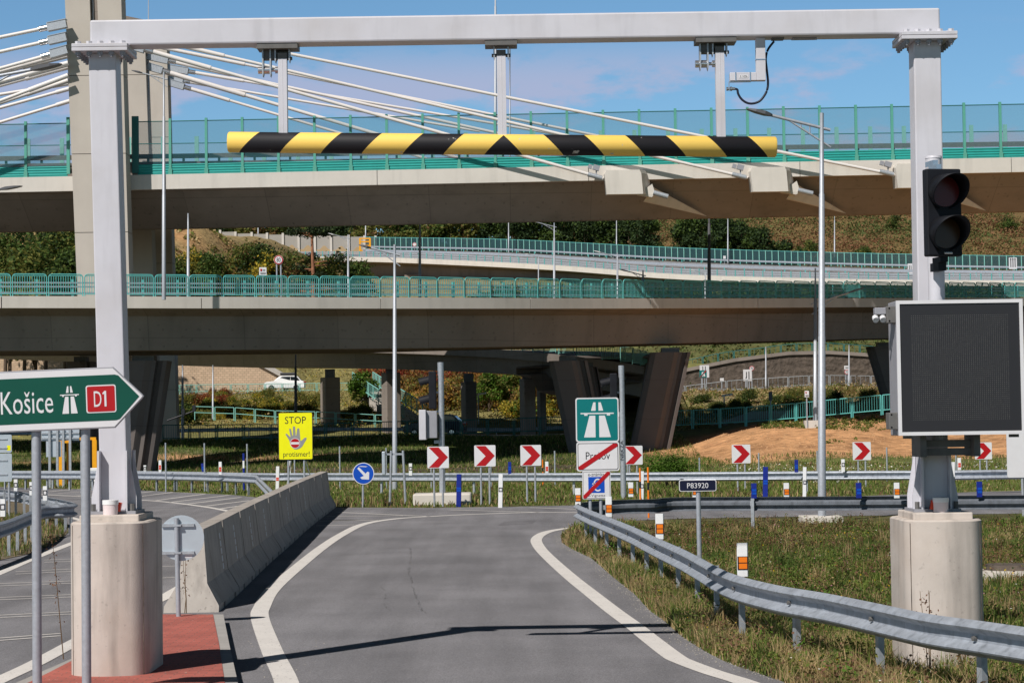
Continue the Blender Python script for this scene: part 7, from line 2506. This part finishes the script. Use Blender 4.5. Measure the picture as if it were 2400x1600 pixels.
# --- hedge of trees on the hill behind the lower bridge at the left
cnt = 0
for px, ytop, r in ((405, 606, 4), (440, 598, 4.4), (470, 588, 3.6), (505, 590, 4.6), (540, 592, 4), (580, 578, 4.4), (610, 574, 4.2), (640, 592, 3.6), (690, 588, 4.2), (715, 600, 4), (765, 602, 4.5), (800, 592, 4.8), (835, 618, 3.6)):
    Y = R.uniform(258, 264)
    x = (px - 1200) * Y / F
    zt = U(px, ytop, Y).z
    z = tz(x, Y)
    cnt += 1
    kind = [('olive', 'mid', 'brown'), ('mid', 'dark', 'olive'), ('olive', 'yellow', 'mid')][cnt % 3]
    lab = ['olive brown bushy tree in the hedge row behind the lower bridge', 'green bushy tree in the hedge row behind the lower bridge', 'yellowish bushy tree in the hedge row behind the lower bridge'][cnt % 3]
    tree(lab, (x, Y, z), zt - z, r, (zt - z) * .12, kind, [5, 3, 2], 4200, .38, 100 + cnt, group='hedge row trees behind the lower bridge')
# --- trees behind the pylon at the far left
for i, (px, ytop, r, k) in enumerate(((10, 550, 5, 1), (55, 535, 6, 0), (105, 520, 6.5, 0), (150, 532, 6, 1), (-40, 540, 6, 0), (20, 590, 4.5, 1), (80, 588, 5, 1), (168, 585, 4.5, 0))):
    Y = 232 + (i % 3) * 5 - (18 if ytop > 580 else 0)
    x = (px - 1200) * Y / F
    z = tz(x, Y); zt = U(px, ytop, Y).z
    tree(['dense dark green tree left of the pylon behind the lower bridge', 'olive green tree left of the pylon behind the lower bridge'][k], (x, Y, z), zt - z, r, (zt - z) * .3,
         [('dark', 'mid'), ('olive', 'mid', 'dark')][k], [(5, 4), (5, 3, 2)][k], 6500, .42, 200 + i, group='trees left of the pylon')
# --- pine
p = U(733, 660, 256); zt = U(733, 508, 256).z
pt = thing('pine_tree', 'tall pine with a reddish trunk and open dark crown before the wavy noise wall', 'tree', (p.x, 256, tz(p.x, 256)))
hh = zt - tz(p.x, 256)
MB().tube([(0, 0, -.5), (.1, 0, hh * .5), (-.1, 0, hh)], [.34, .26, .1], 8).build('trunk', M['pinebark'], pt)
rng = np.random.default_rng(77)
lim = MB(); bl = []
for i in range(26):
    z = hh * rng.uniform(.42, 1.0); a = rng.uniform(0, 6.28); L = (1.15 - z / hh) * 4.6 * rng.uniform(.5, 1.1) + 1.2
    e = (L * math.cos(a), L * math.sin(a), z + L * .18)
    lim.tube([(0, 0, z), (e[0] * .6, e[1] * .6, z + L * .05), e], [.08, .05, .02], 4, caps=False)
    bl.append((*e, 1.0, 1.0, .5)); bl.append((e[0] * .65, e[1] * .65, z + L * .1, .8, .8, .4))
lim.build('limbs', M['pinebark'], pt)
crown(pt, bl, 5200, .30, ['pine', 'dark', 'mid'], [6, 2, 1], 78, shell=.1)
# --- forest behind the far viaduct: the front rows as trees
fi = 0
for row, Y0 in ((0, 512), (1, 530)):
    px = 500 + row * 26
    while px < 1850:
        Y = Y0 + R.uniform(-5, 5)
        dark = 1310 < px < 1790
        gap = 1545 < px < 1600
        if not gap and not (px > 1560 and row == 1 and px > 1760):
            x = (px - 1200) * Y / F
            z = tz(x, Y)
            top = 505 if px < 1700 else 512 + (px - 1700) * .30
            zt = U(px, top + R.uniform(-8, 8), Y).z
            k = ('dark', 'mid') if dark or R.random() < .35 else (('olive', 'mid', 'brown') if R.random() < .6 else ('mid', 'olive', 'dark'))
            lab = 'dark green broadleaf tree in the wood behind the distant glass screen' if k[0] == 'dark' else ('olive brown tree in the wood behind the distant viaduct' if k[0] == 'olive' else 'mid green tree in the wood behind the distant viaduct')
            fi += 1
            tree(lab, (x, Y, z - 1), zt - z + 1, R.uniform(4.5, 6.5), (zt - z) * .2, list(k), [5, 3, 2][:len(k)], 3000, .75, 300 + fi, trunk=.35, group='wood behind the distant viaduct', nb=14)
        px += R.uniform(38, 56)
for i in range(16):  # dark trees added to stand for the shade beneath the viaduct
    px = 1180 + i * 76 + R.uniform(-12, 12)
    Y = R.uniform(285, 300)
    x = (px - 1200) * Y / F
    zt = U(px, 688 + R.uniform(-3, 4), Y).z
    z = tz(x, Y)
    tree('dark green tree added for the shade under the distant viaduct, seen through the bridge railing', (x, Y, z), zt - z, R.uniform(3.6, 4.6), (zt - z) * .1, ['dark', 'mid'], [6, 2], 2400, .5, 500 + i, group='trees added for the shade under the distant viaduct', nb=13)
for i, (px, py_) in enumerate(((1905, 575), (2250, 585), (2100, 560), (2290, 545), (2370, 560), (2030, 580), (2180, 540))):
    Y = 560 + (580 - py_) * 2.2
    x = (px - 1200) * Y / F
    tree('round green shrub on the scrubby hillside at the right', (x, Y, tz(x, Y) - .5), R.uniform(3.2, 5.5), R.uniform(2.6, 4.2), .4, ['mid', 'dark', 'olive'], [5, 2, 2], 2200, .42, 700 + i, group='shrubs on the right hillside', nb=14)
# --- round bush beyond the far guardrail
p = U(1572, 1108, 79.0)
rb_ = bush_proto('bush', 'round bright green bush beyond the far guardrail beside the crossed out Prešov sign', ['bright', 'mid'], [6, 2], 4200, .085, 61, r=1.0, h=1.25, nb=16)
rb_.location = (p.x, 79.0, 0); rb_.scale = (1.05, .9, .98)
for k_ in list(BP): drop(BP[k_])

def patchy(x, y, f, seed):
    return .5 + .5 * np.sin(x * f + seed + 1.7 * np.sin(y * f * .6 + seed)) * np.cos(y * f * .8 - seed * .7 + 1.3 * np.sin(x * f * .5))

# --- scrub on the far right hill
def scrub(name, n, x0, x1, y0, y1, size, mats, weights, seed, hh=1.6, keep=None, patch=0.0):
    rng = np.random.default_rng(seed)
    m = n // 14
    cx, cy = rng.uniform(x0, x1, m), rng.uniform(y0, y1, m)
    pref = rng.choice(len(mats), m, p=np.array(weights) / sum(weights))
    if patch:                                           # broad drifts of one kind
        v = patchy(cx, cy, patch, seed) + .22 * rng.normal(size=m)
        pref = np.where(v < .36, 0, np.where(v < .60, 1, 2))
    k = rng.integers(0, m, n)
    x, y = cx[k] + rng.normal(size=n) * hh * .55, cy[k] + rng.normal(size=n) * hh * .55
    z = terrain(x, y) + np.abs(rng.normal(size=n)) * hh * .42
    if keep is not None:
        q = keep(x, y); x, y, z, k = x[q], y[q], z[q], k[q]; n = len(x)
    V, Fq = leaf_quads(np.stack([x, y, z], 1), size, rng, .3, .8)
    mi = np.where(rng.uniform(size=n) < .65, pref[k], rng.choice(len(mats), n, p=np.array(weights) / sum(weights)))
    return tag(np_mesh(name, V, Fq, [LEAF[q] for q in mats], mi), kind='stuff')
scrub('hillside_scrub', 170000, -20, 150, 500, 720, .55, ['hillr', 'hillo', 'hillg'], [4, 4, 4], 5, 1.9, patch=.075)
scrub('slope_scrub', 60000, -52, 8, 180, 262, .15, ['olive', 'brown', 'yellow', 'mid', 'tan'], [5, 3, 2, 3, 2], 6, .8, lambda x, y: (y < 235) | (y > 248.5))
scrub('sand_weeds', 9000, 16.5, 27, 132, 145.5, .13, ['mid', 'olive', 'grass'], [4, 3, 3], 12, .22, lambda x, y: patchy(x, y, .8, 2.2) + .10 * (y - 139) - .16 * np.abs(x - 21) > .18)
scrub('hill_grass', 22000, -95, -30, 262, 335, .45, ['tan', 'olive', 'brown', 'grass'], [5, 4, 2, 2], 7, .5)
scrub('bank_scrub', 30000, 12, 50, 166, 195, .17, ['tan', 'olive', 'brown', 'mid'], [4, 4, 3, 2], 8, .5)
scrub('wall_top_grass', 16000, 10, 60, 216, 262, .26, ['hillg', 'hillo', 'mid'], [4, 4, 1], 9, .5)

# ------------------------------------------------------------------ grass
def inside(poly, X, Y):
    c = np.zeros(len(X), bool)
    px = np.array([p[0] for p in poly]); py = np.array([p[1] for p in poly])
    j = len(poly) - 1
    for i in range(len(poly)):
        cond = ((py[i] > Y) != (py[j] > Y))
        with np.errstate(divide='ignore', invalid='ignore'):
            xi = (px[j] - px[i]) * (Y - py[i]) / (py[j] - py[i]) + px[i]
        c ^= cond & (X < xi)
        j = i
    return c
ASP = [(p.x, p.y) for p in ASPHALT]
WED = [(p.x, p.y) for p in WEDGE]
ISL = [(p.x, p.y) for p in poly] if False else [(p.x, p.y) for p in outer + left_edge]
def blades(name, X, Y, h, w, mats, mi, rng, lean=.45, dz=0.0):
    n = len(X)
    Z = terrain(X, Y) + dz
    a = rng.uniform(0, 2 * np.pi, n)
    l = np.abs(rng.normal(size=n)) * lean * h
    b = rng.uniform(0, 2 * np.pi, n)
    dx, dy = np.cos(a) * w / 2, np.sin(a) * w / 2
    mx, my = X + np.cos(b) * l * .35, Y + np.sin(b) * l * .35
    tx, ty = X + np.cos(b) * l, Y + np.sin(b) * l
    V = np.stack([np.stack([X - dx, Y - dy, Z], 1), np.stack([X + dx, Y + dy, Z], 1), np.stack([mx + dx * .7, my + dy * .7, Z + h * .6], 1), np.stack([tx, ty, Z + h * .97], 1), np.stack([mx - dx * .7, my - dy * .7, Z + h * .6], 1)], 1)
    idx = np.arange(n)[:, None] * 5
    Fq = np.concatenate([idx + np.array([[0, 1, 2, 4]])], 0)
    Ft = idx + np.array([[4, 2, 3, 3]])
    # one quad and one tip per blade; tips as triangles in a second pass
    V = V.reshape(-1, 3)
    me_faces = np.concatenate([Fq], 0)
    tri = idx + np.array([[4, 2, 3]])
    me = bpy.data.meshes.new(name)
    me.vertices.add(len(V)); me.vertices.foreach_set('co', V.astype(np.float32).ravel())
    loops = np.concatenate([me_faces.ravel(), tri.ravel()]).astype(np.int32)
    me.loops.add(len(loops)); me.loops.foreach_set('vertex_index', loops)
    me.polygons.add(2 * n)
    st = np.concatenate([np.arange(n) * 4, 4 * n + np.arange(n) * 3]).astype(np.int32)
    me.polygons.foreach_set('loop_start', st)
    me.polygons.foreach_set('loop_total', np.concatenate([np.full(n, 4), np.full(n, 3)]).astype(np.int32))
    for m in mats: me.materials.append(LEAF[m])
    me.polygons.foreach_set('material_index', np.concatenate([mi, mi]).astype(np.int32))
    me.update(calc_edges=True)
    o = bpy.data.objects.new(name, me)
    COL.objects.link(o)
    return tag(o, kind='stuff')

rng = np.random.default_rng(21)
NR = np.array([(p.x, p.y) for p in NEAR_RAIL])
def rail_dist(X, Y):
    d = np.full(len(X), 1e9)
    for a, b in zip(NR[:-2:2], NR[2::2]):
        t = np.clip(((X - a[0]) * (b[0] - a[0]) + (Y - a[1]) * (b[1] - a[1])) / max((b[0] - a[0]) ** 2 + (b[1] - a[1]) ** 2, 1e-6), 0, 1)
        d = np.minimum(d, np.hypot(X - a[0] - t * (b[0] - a[0]), Y - a[1] - t * (b[1] - a[1])))
    return d
def field(n, x0, x1, y0, y1, ok):
    X, Y = rng.uniform(x0, x1, n), rng.uniform(y0, y1, n)
    # thinner with distance
    keep = rng.uniform(size=n) < np.clip((22 / np.maximum(Y, 14)) ** 1.1, .12, 1)
    X, Y = X[keep], Y[keep]
    q = ok(X, Y)
    return X[q], Y[q]
not_road = lambda X, Y: ~inside(ASP, X, Y) & ~inside(ISL, X, Y)
ped_r = PED['r'][0]
def right_ok(X, Y):
    lx, ly = U(1931, 1221, 51.6).x, 51.6
    return not_road(X, Y) & (np.abs(X - ped_r) + np.abs(Y - YG) * .7 > .75) & (np.hypot(X - lx, (Y - ly)) > .8)
X, Y = field(460000, .8, 16, 13.5, 50, right_ok)
pt1 = patchy(X, Y, 1.1, 2.0); pt2 = patchy(X, Y, .45, 5.0)
dist = rail_dist(X, Y)
edge = dist < 1.0
h = rng.uniform(.035, .13, len(X)) * (.6 + .8 * pt2)
u = rng.uniform(size=len(X))
dry = np.where(edge, .50, .10) * (.25 + 1.5 * pt1)
mi = np.where(u < dry, 2, np.where(u < dry + .36, 0, np.where(u < .93, 1, 3)))
h = np.where(mi == 2, h * 1.35, h)
blades('grass', X, Y, h, .010 + .00015 * Y, ['grass', 'dgrass', 'tan', 'rust'], mi, rng)
# taller tufts, each its own clump
Xc, Yc = field(5200, .8, 16, 13.5, 50, right_ok)
dc = rail_dist(Xc, Yc)
q = rng.uniform(size=len(Xc)) < np.where(dc < 1.1, .9, .30); Xc, Yc, dc = Xc[q], Yc[q], dc[q]
m_ = 34
kind = np.where(rng.uniform(size=len(Xc)) < np.where(dc < 1.1, .55, .2), 2, np.where(rng.uniform(size=len(Xc)) < .7, 0, 1))
hc_ = rng.uniform(.12, .36, len(Xc)) * np.where(dc < 1.1, 1.15, 1.0)
Xt = np.repeat(Xc, m_) + rng.normal(size=len(Xc) * m_) * .055; Yt = np.repeat(Yc, m_) + rng.normal(size=len(Xc) * m_) * .055
q = right_ok(Xt, Yt)
blades('grass_tufts', Xt[q], Yt[q], (np.repeat(hc_, m_) * rng.uniform(.5, 1.1, len(Xt)))[q], .007 + .00015 * Yt[q], ['grass', 'dgrass', 'tan'], np.repeat(kind, m_)[q], rng, .6)
# rusty seed stalks and their heads
X, Y = field(42000, .9, 16, 14, 50, right_ok)
pt = patchy(X, Y, .62, 9.0)
q = rng.uniform(size=len(X)) < np.clip(pt * 1.5 - .40, 0.02, 1) * .9
X, Y = X[q], Y[q]
hs = rng.uniform(.10, .34, len(X))
blades('dry_stalks', X, Y, hs, .006 + .00015 * Y, ['rust', 'tan', 'brown'], rng.choice(3, len(X), p=[.6, .2, .2]), rng, .18)
k = rng.integers(0, len(X), 52000)
f_ = rng.uniform(.45, 1.0, len(k))
Z = hs[k] * f_
P = np.stack([X[k] + rng.normal(size=len(k)) * .025, Y[k] + rng.normal(size=len(k)) * .025, Z], 1)
V, Fq = leaf_quads(P, .034, rng, .3, .7)
tag(np_mesh('seed_heads', V, Fq, [LEAF['rust'], LEAF['brown'], LEAF['olive'], LEAF['dgrass']], rng.choice(4, len(k), p=[.42, .2, .22, .16])), kind='stuff')
# leafy clumps of taller weeds
Xc, Yc = field(2600, .8, 16, 13.5, 50, right_ok)
q = rng.uniform(size=len(Xc)) < np.where(rail_dist(Xc, Yc) < 1.3, .75, .28); Xc, Yc = Xc[q], Yc[q]
m_ = 60
hc_ = np.repeat(rng.uniform(.10, .34, len(Xc)), m_); kd = np.repeat(rng.choice(5, len(Xc), p=[.30, .25, .16, .13, .16]), m_)
Xt = np.repeat(Xc, m_) + rng.normal(size=len(Xc) * m_) * .085; Yt = np.repeat(Yc, m_) + rng.normal(size=len(Xc) * m_) * .085
q = right_ok(Xt, Yt)
P = np.stack([Xt, Yt, hc_ * rng.uniform(.15, 1.0, len(Xt))], 1)[q]
V, Fq = leaf_quads(P, .05, rng, .5, .5)
tag(np_mesh('weed_clumps', V, Fq, [LEAF['grass'], LEAF['dgrass'], LEAF['bright'], LEAF['rust'], LEAF['olive']], kd[q]), kind='stuff')
# low leafy weeds that mat the ground between the blades
X, Y = field(420000, .8, 16, 13.5, 50, right_ok)
pl = patchy(X, Y, .9, 6.1); q = rng.uniform(size=len(X)) < np.clip(pl * 1.5 - .2, .12, 1)
X, Y, pl = X[q], Y[q], pl[q]
P = np.stack([X, Y, np.abs(rng.normal(size=len(X))) * .055 * (.4 + pl) + .01], 1)
V, Fq = leaf_quads(P, .036, rng, .6, .7)
pr_ = patchy(X, Y, .55, 9.0)
u = rng.uniform(size=len(X))
tag(np_mesh('leafy_weeds', V, Fq, [LEAF['grass'], LEAF['dgrass'], LEAF['olive'], LEAF['rust'], LEAF['tan']],
            np.where(u < np.clip(pr_ * 1.1 - .42, 0, .55), 3, np.where(u < .62, 0, np.where(u < .80, 1, np.where(u < .94, 2, 4))))), kind='stuff')
X, Y = field(9000, .9, 16, 15, 48, right_ok)
q = rng.uniform(size=len(X)) < .42; X, Y = X[q], Y[q]
P = np.stack([X, Y, rng.uniform(.08, .26, len(X))], 1)
V, Fq = leaf_quads(P, .026, rng, 1.0, .9)
tag(np_mesh('wildflowers', V, Fq, [LEAF['fy'], LEAF['fw'], LEAF['fp']], rng.choice(3, len(X), p=[.45, .2, .35])), kind='stuff')
# dry grass tufts along the asphalt edge before the guardrail
X, Y = field(150000, .6, 6, 13.5, 44, lambda X, Y: not_road(X, Y) & (rail_dist(X, Y) < 1.0))
q = patchy(X, Y, 1.5, 3.3) > .30; X, Y = X[q], Y[q]
u = rng.uniform(size=len(X))
blades('edge_grass', X, Y, rng.uniform(.08, .26, len(X)) * (.5 + .8 * patchy(X, Y, 1.5, 3.3)), .007 + .00015 * Y, ['tan', 'grass', 'dgrass'], np.where(u < .50, 0, np.where(u < .82, 1, 2)), rng, .55)

# verge beyond the lane, meadow behind the far guardrail
def far_ok(X, Y): return not_road(X, Y)
X, Y = rng.uniform(-60, 45, 420000), rng.uniform(48, 130, 420000)
q = far_ok(X, Y) & (np.hypot(X - U(1931, 1221, 51.6).x, (Y - 50.6) * .6) > .9) & (rng.uniform(size=len(X)) < np.clip((62 / Y) ** 2.2, .1, 1)) & ~((X > 6) & (Y > 127)) & ((Y > 62) | (X < 3))
X, Y = X[q], Y[q]
u = rng.uniform(size=len(X)); pt = patchy(X, Y, .30, 4.2); band = np.exp(-((Y - 66) / 4.0) ** 2)
dry = .22 + .3 * pt * band + np.where(Y > 84, .10, 0)
mi = np.where(u < dry, np.where(rng.uniform(size=len(X)) < .5, 2, 3), np.where(u < .90, 0, 1))
blades('meadow_grass', X, Y, rng.uniform(.05, .20, len(X)) * (.5 + .9 * pt), .02 + .00025 * Y, ['grass', 'dgrass', 'tan', 'rust'], mi, rng, .5)
X, Y = rng.uniform(10, 45, 2600), rng.uniform(76, 108, 2600)
P = np.stack([X, Y, terrain(X, Y) + .22], 1)
V, Fq = leaf_quads(P, .075, rng, 1.0, .9)
tag(np_mesh('meadow_flowers', V, Fq, [LEAF['fw'], LEAF['tan']], rng.choice(2, len(X), p=[.8, .2])), kind='stuff')
# sunlit grass bank in the middle under the bridge and shaded slopes
X, Y = rng.uniform(-48, 12, 70000), rng.uniform(120, 156, 70000)
u = rng.uniform(size=len(X))
blades('bank_grass', X, Y, rng.uniform(.08, .30, len(X)), .04, ['grass', 'dgrass', 'tan'], np.where(u < .45, 0, np.where(u < .85, 1, 2)), rng, .5)
# grass wedge at the left
X, Y = rng.uniform(-22, -5, 60000), rng.uniform(25, 62, 60000)
q = inside(WED, X, Y); X, Y = X[q], Y[q]
u = rng.uniform(size=len(X)); pt = patchy(X, Y, .8, 1.0)
blades('wedge_grass', X, Y, rng.uniform(.05, .22, len(X)) * (.5 + .8 * pt), .016, ['grass', 'dgrass', 'tan', 'rust'], np.where(u < .34, 0, np.where(u < .6, 1, np.where(u < .85, 2, 3))), rng, .5, dz=.016)
# loose stones along the lane edge
rng2 = np.random.default_rng(4)
pe = np.array(ASP[:15]); pts_ = []
for a, b in zip(pe, pe[1:]):
    m = int(np.hypot(*(b - a)) * 60)
    t = rng2.uniform(0, 1, m)[:, None]
    pts_.append(a + (b - a) * t + rng2.normal(size=(m, 2)) * .11)
pts_ = np.concatenate(pts_)
extra_ = np.stack([rng2.uniform(-3.2, -2.0, 120), rng2.uniform(17, 25, 120)], 1)
pts_ = np.concatenate([pts_, extra_])
m = len(pts_); r_ = rng2.uniform(.004, .014, m)
T = np.array([(1, 0, 0), (-.5, .87, 0), (-.5, -.87, 0), (0, 0, .9)])
V = np.concatenate([pts_, np.full((m, 1), .009)], 1)[:, None, :] + T[None] * r_[:, None, None]
Fq = (np.arange(m)[:, None] * 4)[:, None, :] + np.array([[0, 1, 3], [1, 2, 3], [2, 0, 3]])[None]
M['pebble'] = pbr('pebbles', (.32, .30, .27), .9, var=.4, scale=30)
tag(np_mesh('gravel', V.reshape(-1, 3), Fq.reshape(-1, 3), [M['pebble']], np.zeros(3 * m)), kind='stuff')

m = 5200
sx_, sy_ = rng2.uniform(9.5, 34, m), rng2.uniform(122, 148, m)
r_ = rng2.uniform(.03, .13, m) * rng2.uniform(.5, 1, m)
base_ = np.stack([sx_, sy_, terrain(sx_, sy_) - .01], 1)
V = base_[:, None, :] + T[None] * r_[:, None, None]
Fq = (np.arange(m)[:, None] * 4)[:, None, :] + np.array([[0, 1, 3], [1, 2, 3], [2, 0, 3]])[None]
M['clod'] = pbr('sandy clods', (.46, .26, .13), .95, var=.3, scale=2)
tag(np_mesh('sand_clods', V.reshape(-1, 3), Fq.reshape(-1, 3), [M['clod']], np.zeros(3 * m)), kind='stuff')
# broad leaved weed by the guardrail, dead stalk on the island, dark thistle before the pedestal
def broad_weed(label, loc, n, L, mat, seed, name='weed'):
    rg = random.Random(seed)
    t = thing(name, label, 'weed', loc)
    for i in range(n):
        a, e = rg.uniform(0, 6.28), rg.uniform(.2, 1.0)
        l = L * rg.uniform(.6, 1.1)
        d = Vector((math.cos(a), math.sin(a), 0)); s_ = Vector((-math.sin(a), math.cos(a), 0))
        vs = []
        for f_, w_ in ((0, .03), (.3, .3), (.6, .36), (.85, .2), (1, .02)):
            c_ = d * (l * f_ * math.cos(e)) + Vector((0, 0, l * f_ * math.sin(e) - .35 * l * f_ * f_ + .04))
            vs += [c_ - s_ * l * w_ * .55, c_ + Vector((0, 0, -.02)), c_ + s_ * l * w_ * .55]
        fs = []
        for k_ in range(4):
            for j in (0, 1): fs.append((3 * k_ + j, 3 * k_ + j + 1, 3 * k_ + j + 4, 3 * k_ + j + 3))
        MB().add(vs, fs, smooth=True).build('leaf', LEAF[mat], t)
g = G(2000, 1568, 0); broad_weed('bright green broad leaved weed under the guardrail right of the lane', (g.x, g.y, 0), 14, .30, 'bright', 3)
g = G(*C(9, 1000, 1470)); broad_weed('low leafy weed between two guardrail posts left of the right pedestal', (g.x, g.y, 0), 9, .2, 'grass', 5)
def stalk(label, loc, h, mat, seed, n=40, spread_=.05, branches=3):
    rg = np.random.default_rng(seed)
    t = thing('dry_weed', label, 'weed', loc)
    mb = MB(); pts = []
    for b_ in range(branches):
        a = rg.uniform(0, 6.28); lean = rg.uniform(.0, spread_ * 3)
        q = [(lean * h * f_ * math.cos(a) + rg.normal() * .006, lean * h * f_ * math.sin(a) + rg.normal() * .006, h * f_ * rg.uniform(.97, 1)) for f_ in (0, .25, .5, .75, 1.0)]
        mb.tube(q, [.006, .005, .004, .003, .002], 5)
        for _ in range(n // branches):
            f_ = rg.uniform(.25, 1); i_ = min(int(f_ * 4), 3); p_ = Vector(q[i_]).lerp(Vector(q[i_ + 1]), f_ * 4 - i_)
            pts.append((p_.x + rg.normal() * spread_, p_.y + rg.normal() * spread_, p_.z))
    mb.build('stem', LEAF['brown'], t)
    V, Fq = leaf_quads(np.array(pts), .03, rg, .2, .6)
    tag(np_mesh('seeds', V, Fq, [LEAF[mat]], np.zeros(len(pts)), t), kind='stuff')
g = G(*C(7, 432, 1405), IZ); stalk('thin dead brown stalk at the kerb left of the left pedestal', (g.x, g.y, IZ), 1.45, 'rust', 1, 60, .03, 1)
stalk('dark dry thistle clump before the right concrete pedestal', (PED['r'][0] + .05, YG - 1.05, -.05), .62, 'brown', 2, 260, .06, 9)
g = G(*C(7, 1265, 1092), IZ); stalk('small dry twig growing beside the round sign post', (g.x, g.y, IZ), .75, 'rust', 6, 40, .03, 2)
g = G(*C(9, 1640, 1568)); stalk('tall thin dry weed before the guardrail near the right pedestal', (g.x, g.y - .3, 0), .9, 'rust', 8, 60, .04, 3)
